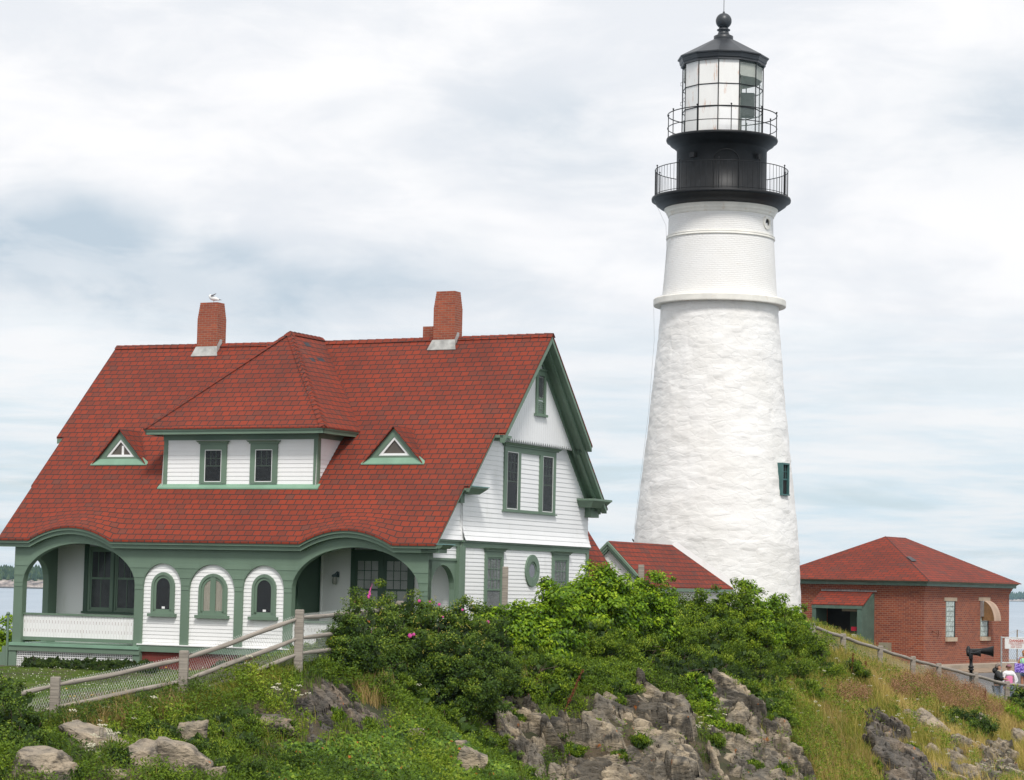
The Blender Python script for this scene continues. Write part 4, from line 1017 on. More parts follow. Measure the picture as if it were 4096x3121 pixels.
m = MB(); m.lathe([(2.18, 10.52), (2.45, 10.52), (2.46, 10.55), (2.46, 10.74), (2.43, 10.78), (2.13, 10.80)], 96, smooth=False); m.build('stone_belt_course', TRIMW, lh, recalc=False)
m = MB(); m.lathe([(2.13, 10.78), (1.985, 13.02)], 96); m.lathe([(1.965, 13.12), (1.94, 13.88)], 96); m.build('brick_upper_shaft', PBRICK, lh, recalc=False)
m = MB(); m.lathe([(1.985, 13.0), (2.01, 13.0), (2.03, 13.04), (2.01, 13.06), (2.0, 13.10), (2.02, 13.12), (1.99, 13.15), (1.96, 13.16)], 96)
m.lathe([(1.945, 13.84), (1.97, 13.86), (1.99, 13.92), (1.985, 13.94), (2.03, 13.98), (2.045, 14.04), (2.04, 14.05), (2.11, 14.10), (2.12, 14.20), (2.16, 14.32), (2.16, 14.5)], 96)
m.build('cornice_mouldings', TRIMW, lh, recalc=False)
m = MB(); m.lathe([(2.12, 14.17), (2.25, 14.20), (2.42, 14.32), (2.50, 14.44), (2.585, 14.46), (2.595, 14.53), (2.58, 14.58), (1.6, 14.60)], 96)
m.lathe([(2.05, 14.12), (2.14, 14.17)], 96); m.build('lower_gallery_deck', BLACK, lh, recalc=False)
m = MB(); m.lathe([(1.70, 14.58), (1.70, 14.68), (1.68, 14.69), (1.68, 16.40), (1.72, 16.42), (1.80, 16.50), (1.93, 16.58), (1.99, 16.68), (2.06, 16.70), (2.085, 16.76), (2.07, 16.82), (1.45, 16.86)], 96)
wr = m.build('watch_room', BLACK, lh, recalc=False)
# door arch outline and vents on the watch room
def on_cyl(a, z, r): t = -PI/2+a; return (r*math.cos(t), r*math.sin(t), z)
m = MB(); pts = [on_cyl(.02-.28*math.cos(PI*i/14), 16.0+.42*math.sin(PI*i/14)-.25, 1.70) for i in range(15)]
m.tube([on_cyl(-.26, 14.7, 1.70)]+pts+[on_cyl(.30, 14.7, 1.70)], .018, 6); m.build('door_arch', BLACK, lh)
for a in (-.72, .78):
    m = MB(); p = Vector(on_cyl(a, 15.98, 1.72)); d = Vector((p.x, p.y, 0)).normalized(); s_ = Vector((-d.y, d.x, 0))
    q = [p+s_*x+d*o+Vector((0, 0, z)) for z in (-.09, .09) for x, o in ((-.10, 0), (.10, 0), (.10, .14), (-.10, .14))]; m.hexa([tuple(x) for x in q]); m.build('vent_hood', BLACK, lh)
# railings
m = MB(); R1 = 2.475
for z in (15.62, 14.66): m.tube([(R1*math.cos(t), R1*math.sin(t), z) for t in np.linspace(0, 2*PI, 73)], .016 if z > 15 else .012, 6, cap=False)
for k in range(80):
    t = 2*PI*k/80; m.tube([(R1*math.cos(t), R1*math.sin(t), 14.58), (R1*math.cos(t), R1*math.sin(t), 15.62)], .0075, 4, cap=False)
for k in range(10):
    t = 2*PI*(k+.3)/10; m.tube([(R1*math.cos(t), R1*math.sin(t), 14.56), (R1*math.cos(t), R1*math.sin(t), 15.68)], .018, 6); m.sphere((R1*math.cos(t), R1*math.sin(t), 15.71), .034, 8)
m.build('lower_railing', BLACK, lh)
m = MB(); R2 = 2.04
for z in (17.72, 17.22): m.tube([(R2*math.cos(t), R2*math.sin(t), z) for t in np.linspace(0, 2*PI, 73)], .020 if z > 17.5 else .016, 6, cap=False)
for k in range(10):
    t = 2*PI*(k+.62)/10; m.tube([(R2*math.cos(t), R2*math.sin(t), 16.78), (R2*math.cos(t), R2*math.sin(t), 17.76)], .018, 6); m.sphere((R2*math.cos(t), R2*math.sin(t), 17.79), .036, 8)
m.build('upper_railing', BLACK, lh)
# twelve sided lantern
LR, LZ0, LZ1 = 1.51, 16.86, 19.58
ang = [math.radians(-90-11+30*k) for k in range(12)]
C12 = [(LR*math.cos(t), LR*math.sin(t)) for t in ang]
zrow = [LZ0, 17.82, 18.66, LZ1]
for k in range(12):
    a, b = C12[k], C12[(k+1) % 12]; mid = math.degrees(ang[k])+15
    off = (mid+90+180) % 360-180                            # degrees from the side facing the viewer
    white = (-75 < off < 15) or (-165 < off < -130)
    for j in range(3):
        m = MB(); z0, z1 = zrow[j], zrow[j+1]; e = .0
        m.add([(a[0], a[1], z0), (b[0], b[1], z0), (b[0], b[1], z1), (a[0], a[1], z1), (a[0]*.985, a[1]*.985, z0), (b[0]*.985, b[1]*.985, z0), (b[0]*.985, b[1]*.985, z1), (a[0]*.985, a[1]*.985, z1)], [(0, 1, 2, 3), (7, 6, 5, 4)])
        m.build('white_panel' if white else 'lantern_pane', WHITE_R if white else GLASS_L, lh, recalc=False)
m = MB()
for k in range(12):
    a, b = C12[k], C12[(k+1) % 12]
    m.tube([(a[0], a[1], LZ0-.05), (a[0], a[1], LZ1)], .022, 6)
    for z in zrow[1:3]: m.tube([(a[0]*1.003, a[1]*1.003, z), (b[0]*1.003, b[1]*1.003, z)], .020, 6)
for k in (1, 4, 9, 10):
    a = C12[k]
    for z in (18.95, 18.2): m.tube([(a[0]*1.0, a[1]*1.0, z-.08), (a[0]*1.05, a[1]*1.05, z-.05), (a[0]*1.05, a[1]*1.05, z+.05), (a[0], a[1], z+.08)], .009, 5)
m.build('lantern_mullions', BLACK, lh)
m = MB(); a, b = C12[0], C12[1]
nrm = Vector(((a[0]+b[0]), (a[1]+b[1]), 0)).normalized(); A, B = Vector((*a, 0)), Vector((*b, 0))
p = [A.lerp(B, f)+nrm*o for o in (.0, .012) for f in (.08, .90)]
m.hexa([(p[0].x, p[0].y, 16.93), (p[1].x, p[1].y, 16.93), (p[3].x, p[3].y, 16.93), (p[2].x, p[2].y, 16.93), (p[0].x, p[0].y, 17.70), (p[1].x, p[1].y, 17.70), (p[3].x, p[3].y, 17.70), (p[2].x, p[2].y, 17.70)])
m.build('lantern_hatch', WHITE, lh)
m = MB(); m.lathe([(1.47, 19.0), (1.47, 19.5)], 12, a0=math.radians(-101), a1=math.radians(259), smooth=False); m.lathe([(0, 19.45), (1.47, 19.45)], 12, smooth=False); m.build('inner_band', M('cream inner lining', (.42, .42, .38), .7), lh, recalc=False)
m = MB(); m.lathe([(0, 16.87), (1.47, 16.87)], 24); m.build('lantern_floor', BLACK, lh, recalc=False)
m = MB(); m.box(.38, 1.18, -.35, -.05, 17.64, 18.56); m.box(.45, 1.1, -.05, .3, 17.7, 18.5); m.build('beacon_housing', M('beacon grey', (.045, .05, .055), .45), lh, bevel=.05)
m = MB(); m.tube([(.45, 0, 16.87), (.45, 0, 17.7)], .12, 12); m.tube([(.75, .6, 16.87), (.75, .6, 19.4)], .035, 8); m.tube([(.55, -.9, 16.9), (.55, -.9, 19.4)], .03, 8); m.build('beacon_pedestal', M('grey pedestal', (.4, .38, .33), .5), lh)
# polygonal roof
def poly12(r, z): return [(r*math.cos(t), r*math.sin(t), z) for t in ang]
m = MB(); rings = [poly12(1.52, 19.55), poly12(1.60, 19.56), poly12(1.595, 19.62), poly12(1.63, 19.66), poly12(1.66, 19.80), poly12(1.72, 19.83), poly12(1.72, 19.87), poly12(.36, 20.62)]
vs = [p for r in rings for p in r]; fs = [(j*12+i, j*12+(i+1) % 12, (j+1)*12+(i+1) % 12, (j+1)*12+i) for j in range(len(rings)-1) for i in range(12)]
m.add(vs, fs); m.build('lantern_roof', BLACKR, lh, recalc=False)
m = MB(); m.lathe([(.34, 20.56), (.365, 20.60), (.365, 20.74), (.33, 20.76), (.24, 20.80), (.20, 20.88), (.185, 20.94), (.25, 20.965), (.25, 21.0), (.19, 21.03), (.17, 21.06)], 32); m.sphere((0, 0, 21.33), .30, 32); m.lathe([(.05, 21.6), (.04, 21.68), (.014, 21.70)], 12)
m.build('ball_finial', BLACKR, lh, recalc=False)
m = MB(); m.tube([(0, 0, 21.6), (0, 0, 22.9)], .012, 6); m.build('lightning_rod', BLACK, lh)
# tower window facing right, and porthole
def tower_window():
    th = math.atan2(-1.62, 2.16)                     # toward the camera right
    th = math.radians(-36.5)
    d = Vector((math.cos(th), math.sin(th), 0)); s_ = Vector((-d.y, d.x, 0)); r = 2.90
    def B(m, a0, a1, o0, o1, z0, z1):
        m.hexa([tuple(d*(r+o)+s_*a+Vector((0, 0, z))) for z in (z0, z1) for a, o in ((a0, o0), (a1, o0), (a1, o1), (a0, o1))])
    m = MB()
    for a0, a1 in ((-.26, -.20), (.20, .26)): B(m, a0, a1, -.3, .03, 3.55, 4.62)
    B(m, -.26, .26, -.3, .03, 4.62, 4.68); B(m, -.27, .27, -.3, .05, 3.50, 3.55); w_ = m.build('tower_window', TEALF, lh)
    m = MB(); B(m, -.23, .23, -.3, -.05, 3.55, 4.62); q = m.build('pane', DARK, None); q.parent = w_
    m = MB(); B(m, -.23, .23, -.1, -.03, 4.06, 4.11); B(m, -.085, -.065, -.1, -.035, 4.1, 4.62); B(m, .065, .085, -.1, -.035, 4.1, 4.62); B(m, -.23, .23, -.1, -.035, 4.35, 4.37); B(m, -.23, -.19, -.1, -.03, 3.55, 4.62); B(m, .19, .23, -.1, -.03, 3.55, 4.62)
    q = m.build('sash', TEALF, None); q.parent = w_
TEALF = M('teal window paint', (.05, .13, .125), .45, .1, 2)
tower_window()
th = math.radians(-35); d = Vector((math.cos(th), math.sin(th), 0)); s_ = Vector((-d.y, d.x, 0))
def TP(a, o, z): 
    p = d*(1.93+o)+s_*a; return (p.x, p.y, z)
q0 = ring(TP, (0, 13.55), .15, .25, -.02, .06, 24).build('porthole', TRIMW, lh)
m = MB(TP); m.prism([(.16*math.cos(2*PI*i/20), 13.55+.16*math.sin(2*PI*i/20)) for i in range(20)], -.02, .02); q = m.build('pane', DARK, None); q.parent = q0
# down conductor wire
m = MB(); t = math.radians(188); m.tube([(2.55*math.cos(t), 2.55*math.sin(t), 14.45), (2.08*math.cos(t), 2.08*math.sin(t), 13.5), (2.03*math.cos(t), 2.03*math.sin(t), 12.5), (2.17*math.cos(t), 2.17*math.sin(t), 10.9), (2.50*math.cos(t), 2.50*math.sin(t), 10.7), (2.45*math.cos(t), 2.45*math.sin(t), 9.2), (2.62*math.cos(t), 2.62*math.sin(t), 6.5), (3.1*math.cos(t), 3.1*math.sin(t), 2.0)], .005, 5); m.build('conductor_wire', STEEL, lh)

# ---------------------------------------------------------------- brick fog signal house
BX, BY, BYAW = 16.03, 94.0, .60
bh = empty('brick_signal_house', (BX, BY, -2.7), -BYAW, 'low red brick house with hipped red shingle roof and green entry porch', 'building')
LU, LV = 6.4, 8.28
m = MB(); m.box(-LU, 0, 0, LV, -3.4, .20)
for k in range(4): e = .03*(k+1); m.box(-LU-e, e, -e, LV+e, .12+k*.068, .12+(k+1)*.068)
m.build('brick_wall', BRICK2, bh)
m = MB(); m.box(-LU-.22, .22, -.22, LV+.22, .36, .46)
m.hexa([(-LU-.22, -.22, .46), (.22, -.22, .46), (.22, LV+.22, .46), (-LU-.22, LV+.22, .46), (-LU-.34, -.34, .56), (.34, -.34, .56), (.34, LV+.34, .56), (-LU-.34, LV+.34, .56)]); m.build('eave_cornice', M('grey green paint', (.105, .165, .13), .55, .12, 2, dirt=((.5, .45, .38, 1), .35)), bh)
zE, zA, e = .565, 2.34, .38; t = LU/2+e
R_ = [(-LU-e, -e, zE), (e, -e, zE), (e, LV+e, zE), (-LU-e, LV+e, zE), (-LU/2, t-e, zA), (-LU/2, LV+e-t, zA)]
for nm, idx in (('hip_roof', (0, 1, 4)), ('hip_roof', (1, 2, 5, 4)), ('hip_roof', (2, 3, 5)), ('hip_roof', (3, 0, 4, 5))):
    m = MB(); P = [R_[i] for i in idx]; n = len(P); m.add(P, [tuple(range(n))]); m.build(nm, SHIN2, bh)
m = MB(); m.add([(x, y, z-.03) for x, y, z in R_[:4]], [(0, 1, 2, 3)]); m.add([p for p in R_[:4]]+[(x, y, z-.03) for x, y, z in R_[:4]], [(0, 1, 5, 4), (1, 2, 6, 5), (2, 3, 7, 6), (3, 0, 4, 7)]); m.build('roof_edge', BROWN, bh)
m = MB(); A, B = Vector(R_[1]), Vector(R_[4]); m.tube([tuple(A), tuple(B)], .014, 5); m.build('hip_seam', BLACK, bh)
# dark patch on the hip
p = A.lerp(B, .52); dd = (B-A).normalized(); dv = Vector((0, 1, 0)); m = MB()
m.add([tuple(p+Vector((.02, .02, .03))), tuple(p+dv*.42+Vector((.0, 0, .035))), tuple(p-dd*.55+dv*.62+Vector((.0, 0, .05))), tuple(p-dd*.6+dv*.1+Vector((.02, 0, .03)))], [(0, 1, 2, 3)]); m.build('bare_roof_patch', M('torn roof felt', (.06, .06, .065), .7, .3, 6), bh)
# windows of glass block
def blockwin(v0, v1, z0, z1, cut=None):
    m = MB(TG(0)); m.box(v0-.18, v1+.22, -.05, .03, z1, z1+.14); m.box(v0-.02, v1+.14, -.05, .09, z0-.16, z0); w_ = m.build('block_window', M('sandstone lintel', (.46, .36, .26), .8, .1, 3), bh)
    m = MB(TG(0)); m.box(v0, v1, -.02, .006, z0, z1); q = m.build('window_recess', M('block mortar', (.25, .27, .24), .8), None); q.parent = w_
    m = MB(TG(0)); n = 4; w = (v1-v0-.08)/n; rows = 7; h = (z1-z0-.04)/rows
    for i in range(n):
        for j in range(rows): m.box(v0+.04+i*w+.01, v0+.04+(i+1)*w-.01, .006, .016+.008*random.random(), z0+.02+j*h+.012, z0+.02+(j+1)*h-.012)
    q = m.build('glass_blocks', M('glass block', (.42, .48, .44), .12, .35, 9, .02, 11, .8), None); q.parent = w_
    m = MB(TG(0)); m.box(v1, v1+.05, -.0, .03, z0, z1); q = m.build('dark_jamb', DARK, None); q.parent = w_
blockwin(2.0, 2.80, -1.62, -.20); blockwin(5.34, 6.06, -1.61, -.17)
# curved plywood hood over second window
m = MB(TG(0)); n = 12
arc = [(.55*math.sin(PI/2*i/n)*1.0, -.16-.80*(1-math.cos(PI/2*i/n))) for i in range(n+1)]
for i in range(n):
    (o0, z0), (o1, z1) = arc[i], arc[i+1]
    m.add([(5.45, o0, z0), (6.15, o0, z0), (6.15, o1, z1), (5.45, o1, z1)], [(0, 1, 2, 3)]); m.add([(5.45, o0, z0-.02), (6.15, o0, z0-.02), (6.15, o1-.02, z1), (5.45, o1-.02, z1)], [(3, 2, 1, 0)])
m.build('window_hood', PLY, bh, recalc=False)
m = MB(TG(0)); m.prism([(0, 0), (1, 0)], 0, 1) if False else None
vs = [(5.46, o, z) for o, z in arc]+[(5.46, 0, -.96)]; m.add(vs, [tuple(range(len(vs)))]); m.build('hood_side', M('brown plywood', (.22, .12, .05), .8, .25, 4), bh, recalc=False)
m = MB(TG(0)); m.box(5.34, 5.44, 0, .12, -.80, -.17); m.build('hood_bracket', STEEL, bh)
m = MB(TG(0)); m.tube([(.72, .02, -1.36), (.80, .18, -1.46)], .03, 6); m.tube([(1.12, .02, -1.33), (1.12, .10, -1.33), (1.12, .10, -1.6)], .02, 6); m.build('wall_pipes', BROWN, bh)
# entry porch on the left face
PBK = bh
m = MB(); zt, zb = .10, -.42
P = [(-4.42, -.02, zt), (-2.15, -.02, zt), (-2.03, -1.12, zb), (-4.30, -1.12, zb)]
m.add(P, [(0, 1, 2, 3)]); m.add([(a, b, c_-.04) for a, b, c_ in P], [(3, 2, 1, 0)]); m.f += [[i, (i+1) % 4, (i+1) % 4+4, i+4] for i in range(4)]; m.sm += [False]*4; m.build('porch_roof', SHIN2, bh, recalc=False)
GG = M('worn green boards', (.085, .135, .105), .7, .15, 2, .003, 12, dirt=((.25, .27, .22, 1), .25))
m = MB(); m.hexa([(-2.18, -1.05, -3.4), (-2.10, -1.05, -3.4), (-2.10, 0, -3.4), (-2.18, 0, -3.4), (-2.18, -1.05, -.46), (-2.10, -1.05, -.46), (-2.10, 0, .04), (-2.18, 0, .04)]); m.build('porch_side', GG, bh)
m = MB(); m.box(-2.30, -2.10, -1.10, -1.05, -3.4, -.55); m.box(-4.24, -4.08, -1.10, -1.05, -3.4, -.55); m.box(-4.26, -2.08, -1.12, -1.06, -.58, -.44); m.build('porch_frame', GG, bh)
m = MB(); m.box(-4.24, -4.16, -1.05, 0, -3.4, -.45); m.build('porch_side', GG, bh)
m = MB(); m.box(-4.1, -2.25, -.04, -.004, -3.4, .0); m.build('doorway', DARK, bh)
m = MB(); m.box(-3.1, -2.32, -.09, -.05, -3.3, -.65); m.build('porch_door', GREEN_D, bh)
m = MB(); m.box(-3.05, -2.25, -.9, -.85, -.68, -.58); m.build('header_box', M('tan header', (.26, .22, .15), .7), bh)
m = MB(); m.box(-2.62, -2.32, -.95, -.94, -1.43, -1.27); m.build('red_notice', M('red notice', (.35, .01, .03), .5), bh)
m = MB(); m.box(-2.60, -2.33, -.95, -.94, -1.78, -1.56); pn = m.build('white_notice', WHITE, bh)
m = MB(); m.box(-2.53, -2.49, -.955, -.951, -1.74, -1.67); m.box(-2.44, -2.40, -.955, -.951, -1.74, -1.67); q = m.build('notice_symbols', DARK, None); q.parent = pn
m = MB(); m.box(-4.4, -2.0, -.03, -.004, .10, .34); m.build('flaking_plaster_band', M('flaking plaster', (.55, .56, .55), .8, .2, 3, .01, 8, dirt=((.12, .11, .10, 1), .9)), bh)
m = MB(); m.box(-1.75, -1.35, -.32, -.02, -3.2, -1.86); m.build('utility_box', M('tan box', (.27, .24, .17), .7), bh)

# plaza: concrete apron and asphalt
def bloc(a, b, z): 
    c_, s_ = math.cos(BYAW), math.sin(BYAW); return (BX+a*c_+b*s_, BY-a*s_+b*c_, z)
m = MB(); P = [bloc(-7.5, -1.6, -2.66), bloc(.9, -.9, -2.66), bloc(.9, 12.5, -2.66), bloc(-7.5, 12.5, -2.66)]
m.hexa([(x, y, -3.6) for x, y, z in P]+P); o = m.build('concrete_apron', CONC); tag(o, kind='structure')
m = MB(); P = [bloc(.9, -.2, -2.80), bloc(2.2, .3, -2.86), bloc(2.2, 12.0, -2.86), bloc(.9, 12.0, -2.80)]
m.hexa([(x, y, -3.7) for x, y, z in P]+P); o = m.build('ramp', M('ramp concrete', (.27, .20, .14), .85, .2, 2, .004)); tag(o, kind='structure')
me = grid_mesh('asphalt_yard', 11, 34, 82, 104, 1.0, lambda X, Y: np.clip(-2.98-(92-Y)*.11, -4.2, -2.9)); link('asphalt_yard', me, ASPH, kind='structure')

# ------------------------------------------------------------------ rocks
def unit(v): return v/np.maximum(np.linalg.norm(v, axis=-1, keepdims=True), 1e-9)
def inpoly(x, y, poly):
    poly = np.asarray(poly, float); ins = np.zeros(len(x), bool); j = len(poly)-1
    for i in range(len(poly)):
        xi, yi = poly[i]; xj, yj = poly[j]
        c = ((yi > y) != (yj > y)) & (x < (xj-xi)*(y-yi)/(yj-yi+1e-12)+xi); ins ^= c; j = i
    return ins
def pn(P, f, s=0):      # cheap smooth pseudo noise in 0..1
    x, y = P[:, 0]*f+s, P[:, 1]*f*.8+s*1.7
    return .5+.25*(np.sin(x*1.7+np.sin(y*1.3+s)*1.6)+np.sin(y*2.1+np.sin(x*1.9-s)*1.3))
def rock_bm(seed, sub=4, cuts=9, rough=1.0, blocky=.6):
    rg = random.Random(seed); bm = bmesh.new(); bmesh.ops.create_icosphere(bm, subdivisions=sub, radius=1.0)
    pl = []
    for ax in ((1, 0, 0), (-1, 0, 0), (0, 1, 0), (0, -1, 0), (0, 0, 1), (0, 0, -1)):
        n = Vector(ax)+Vector((rg.gauss(0, .22), rg.gauss(0, .22), rg.gauss(0, .22)))*(1.2-blocky); pl.append((n.normalized(), rg.uniform(.72, .95)))
    if blocky >= .9: pl = [(n, d_*rg.uniform(.82, .98)) for n, d_ in pl]
    for _ in range(3 if blocky >= .9 else 7):
        n = Vector((rg.gauss(0, 1), rg.gauss(0, 1), rg.gauss(0, 1)+.2)).normalized(); pl.append((n, rg.uniform(.72, 1.05)))
    sdir = Vector((rg.uniform(-.7, -.2), rg.uniform(-.3, .3), rg.uniform(.5, 1))).normalized(); off = Vector((rg.uniform(0, 50), rg.uniform(0, 50), rg.uniform(0, 50)))
    fr_ = rg.uniform(2.2, 4.5)
    for v in bm.verts:
        d = v.co.normalized(); r = min([c_/max(1e-4, d.dot(n)) for n, c_ in pl if d.dot(n) > .05]+[1.5])
        p = d*r; s_ = p.dot(sdir)*fr_+mnoise.noise(p*1.3+off)*1.8
        lay = mnoise.noise(Vector((math.floor(s_)*3.7, seed*1.3, 0)))*.085 - (.035 if (s_-math.floor(s_)) < .12 else 0)
        q = Vector((p.x*1.6, p.y*1.6, s_*.6))
        f = mnoise.fractal(q*1.3+off, .9, 2.2, 5)*(.06 if blocky >= .9 else .095) + mnoise.fractal(p*5+off, .9, 2.1, 3)*.016
        v.co = p*(1+(lay+f)*rough)
    return bm
_rocks_img = []
def rock(sx, sy, D, w, h, name='boulder', mat=None, parent=None, seed=None, rot=0., tilt=0., dep=.9, sub=4, blocky=.6, **k):
    seed = seed if seed is not None else int(sx*7+sy)
    D = hit(sx, min(sy, 3105), 37., D+7) or D
    c = at(sx, sy, D); hw, hh = w/2/F*D*1.15, h/2/F*D*1.2; hd = hw*dep
    bm = rock_bm(seed, sub, blocky=blocky); me = bpy.data.meshes.new(name)
    R = Matrix.Rotation(tilt, 3, 'Y')@Matrix.Rotation(rot, 3, 'Z'); S = Matrix.Diagonal((hw, hd, hh))
    for v in bm.verts: v.co = Matrix.Rotation(tilt, 3, 'Y')@(S@(Matrix.Rotation(rot, 3, 'Z')@v.co))
    bm.to_mesh(me); bm.free()
    o = bpy.data.objects.new(name, me); COL.objects.link(o); me.materials.append(mat or ROCK)
    loc = Vector((c[0], c[1]+hd*.12, c[2]))
    if parent: o.parent = parent; o.location = loc-parent.location
    else: o.location = loc
    _rocks_img.append((sx, sy, w/2, h/2, D))
    return tag(o, **k)
def RK(lbl, *a, **k): return rock(*a, label=lbl, cat='boulder', group='boulders in the hillside greenery', **k)
RK('rounded grey boulder at the lower left, beside the rose bush', 185, 3085, 39.6, 270, 165, mat=ROCK_W, blocky=.2)
RK('tan slab boulder leaning right with white yarrow growing over it', 350, 2995, 40.8, 230, 130, mat=ROCK_W, tilt=.5, blocky=.4)
RK('small grey stone squeezed between slab boulder and pointed boulder', 455, 3105, 40.0, 120, 60, mat=ROCK)
RK('pointed pale boulder, tallest of those below the left fence', 550, 3065, 40.7, 180, 180, mat=ROCK_W, tilt=-.15, blocky=.3)
RK('wide boulder with pale top and dark brown face below the fence', 722, 3065, 41.3, 260, 170, mat=ROCK_W, tilt=.2)
RK('upright striped grey rock standing behind the wide boulder', 770, 2975, 42.6, 110, 160, mat=ROCK, tilt=.1, blocky=.8)
RK('pale stone at the lower right of the wide boulder', 850, 3105, 41.2, 110, 70, mat=ROCK_W)
RK('low flat brown rock half buried in weeds below the second fence post', 1050, 2900, 46.3, 210, 85, mat=ROCK_B, blocky=.4)
RK('small grey stone in weeds right of the low flat rock', 1140, 2905, 46.2, 60, 36, mat=ROCK)
RK('small white streaked rock poking out of the ivy', 1660, 2950, 48.6, 95, 70, mat=ROCK_W, blocky=.9)
RK('grey white fractured rock in the ivy at the bottom edge', 1865, 3070, 48.8, 130, 150, mat=ROCK, tilt=.4, blocky=.9)
RK('small flat rock among ivy above the fractured rock', 1830, 2990, 49.3, 90, 55, mat=ROCK)
from mathutils.kdtree import KDTree
_rock_polys = []
def bedrock(label, poly, D0, D1, amp=.55, cell=.95, seed=1, mat=None, step=.045, dip=.5, name='rock_outcrop', base=.10):
    """continuous fractured ledge: every joint block has its own tilt and height, smaller flakes follow the bedding"""
    rg = np.random.default_rng(seed); poly = np.array(poly, float); poly[:, 1] += 48 if amp > .8 else (20 if amp > .5 else 0); _rock_polys.append(poly)
    xs0, xs1 = poly[:, 0].min()-60, poly[:, 0].max()+60; X0, X1 = (xs0-CX)/F*D1 if xs0 < CX else (xs0-CX)/F*D0, (xs1-CX)/F*D1 if xs1 > CX else (xs1-CX)/F*D0
    xs = np.arange(X0, X1, step); ys = np.arange(D0, D1, step); nx, ny = len(xs), len(ys); X, Y = np.meshgrid(xs, ys)
    st = 5; Zc = gz(X[::st, ::st], Y[::st, ::st]); Z = np.empty_like(X)
    R = np.array([np.interp(xs, xs[::st], r) for r in Zc]); Z = np.array([np.interp(ys, ys[::st], R[:, j]) for j in range(nx)]).T
    P = np.c_[X.ravel(), Y.ravel(), Z.ravel()]; sx, sy = proj(P)
    wob = (pn(P, 3.1, seed)-.5)*44+(pn(P, 8.3, seed+2)-.5)*18; mask = inpoly(sx+wob, sy+wob*.7, poly).reshape(ny, nx).astype(float)
    m2 = mask.copy()
    for _ in range(3): m2[1:-1, 1:-1] = (m2[:-2, 1:-1]+m2[2:, 1:-1]+m2[1:-1, :-2]+m2[1:-1, 2:]+m2[1:-1, 1:-1])/5
    # coordinates along the bedding: a across, b down dip
    c_, s_ = math.cos(dip), math.sin(dip); Q_ = P[:, 1]*.85+P[:, 2]*.55; A = P[:, 0]*c_+Q_*s_; Bc = -P[:, 0]*s_+Q_*c_
    def layer(sz, ax, hamp, tilt, sd):
        r2 = np.random.default_rng(sd); a0, a1, b0, b1 = A.min(), A.max(), Bc.min(), Bc.max(); n = int((a1-a0)*(b1-b0)/(sz*sz*ax))+8
        pa, pb = r2.uniform(a0, a1, n), r2.uniform(b0, b1, n); kd = KDTree(n)
        for i in range(n): kd.insert((pa[i]/ax, pb[i], 0), i)
        kd.balance(); h = r2.uniform(-1, 1, n)*hamp; ga, gb = r2.normal(0, tilt, n), r2.normal(0, tilt, n)
        wa, wb = A+.05*sz*np.sin(Bc*7/sz*.4+sd), Bc+.05*sz*np.sin(A*6/sz*.4+sd); idx = np.empty(len(A), int); ed = np.empty(len(A))
        for i in range(len(A)):
            q = kd.find_n((wa[i]/ax, wb[i], 0), 2); idx[i] = q[0][1]; ed[i] = q[1][2]-q[0][2]
        return h[idx]+ga[idx]*(A-pa[idx])+gb[idx]*(Bc-pb[idx]), ed
    h1, e1 = layer(cell, 1.4, amp*.34, .20, seed*3+1); h2, e2 = layer(cell*.38, 2.0, amp*.15, .24, seed*3+2); h3, e3 = layer(cell*.13, 2.8, amp*.055, .26, seed*3+3)
    fine = np.array([mnoise.fractal(Vector((p[0]*3, p[1]*3, p[2]*7)), .9, 2.1, 4) for p in P])*.013
    H = base*.8+amp*.15+h1+h2+h3+fine-.16*np.exp(-(e1/.045)**2)-.07*np.exp(-(e2/.028)**2)-.02*np.exp(-(e3/.018)**2)
    H = H.reshape(ny, nx)*np.clip(m2*1.25, 0, 1)-.22*(1-np.clip(m2*1.6, 0, 1)); d = unit(np.array([[-.10, -.62, .78]]))[0]
    V = P+H.reshape(-1, 1)*d; i = np.arange(ny-1)[:, None]*nx+np.arange(nx-1)[None]; keep = (m2[:-1, :-1]+m2[1:, 1:]) > .02
    Fq = np.stack([i, i+1, i+nx+1, i+nx], -1)[keep].reshape(-1, 4); u_, inv = np.unique(Fq, return_inverse=True); V = V[u_]; Fq = inv.reshape(-1, 4)
    c0 = V.mean(0); me = np_mesh(name, V-c0, Fq); o = link(name, me, mat or ROCK); o.location = c0; return tag(o, label, 'rock outcrop')
bedrock('cluster of dark angular rock ledges above the ivy, left of centre', [(1200, 2800), (1290, 2735), (1340, 2755), (1400, 2780), (1450, 2830), (1550, 2865), (1575, 2930), (1490, 2960), (1400, 2905), (1340, 2900), (1310, 2985), (1210, 2995), (1250, 2900), (1190, 2860)], 43.5, 51, .40, .55, 3, ROCK_B, .035, .45)
bedrock('slanting layered grey outcrop with narrow ribs, left of the big cliff', [(1880, 2735), (1975, 2722), (2020, 2790), (2100, 2785), (2155, 2830), (2145, 2880), (2200, 2900), (2195, 2965), (2170, 3060), (2190, 3150), (2110, 3150), (2090, 3060), (2060, 3000), (1995, 2955), (1945, 2905), (1895, 2850)], 50, 58.5, .65, .60, 5, ROCK, .04, .85)
bedrock('largest rock cliff with pale sloping top and dark vertical faces', [(2330, 2860), (2400, 2785), (2440, 2760), (2520, 2735), (2560, 2705), (2650, 2735), (2745, 2750), (2795, 2830), (2770, 2900), (2800, 3000), (2830, 3160), (2180, 3160), (2215, 3060), (2270, 2990), (2195, 2955), (2170, 2895), (2240, 2870), (2300, 2900)], 52.4, 62, .95, 1.05, 9, ROCK, .042, .35, base=.16)
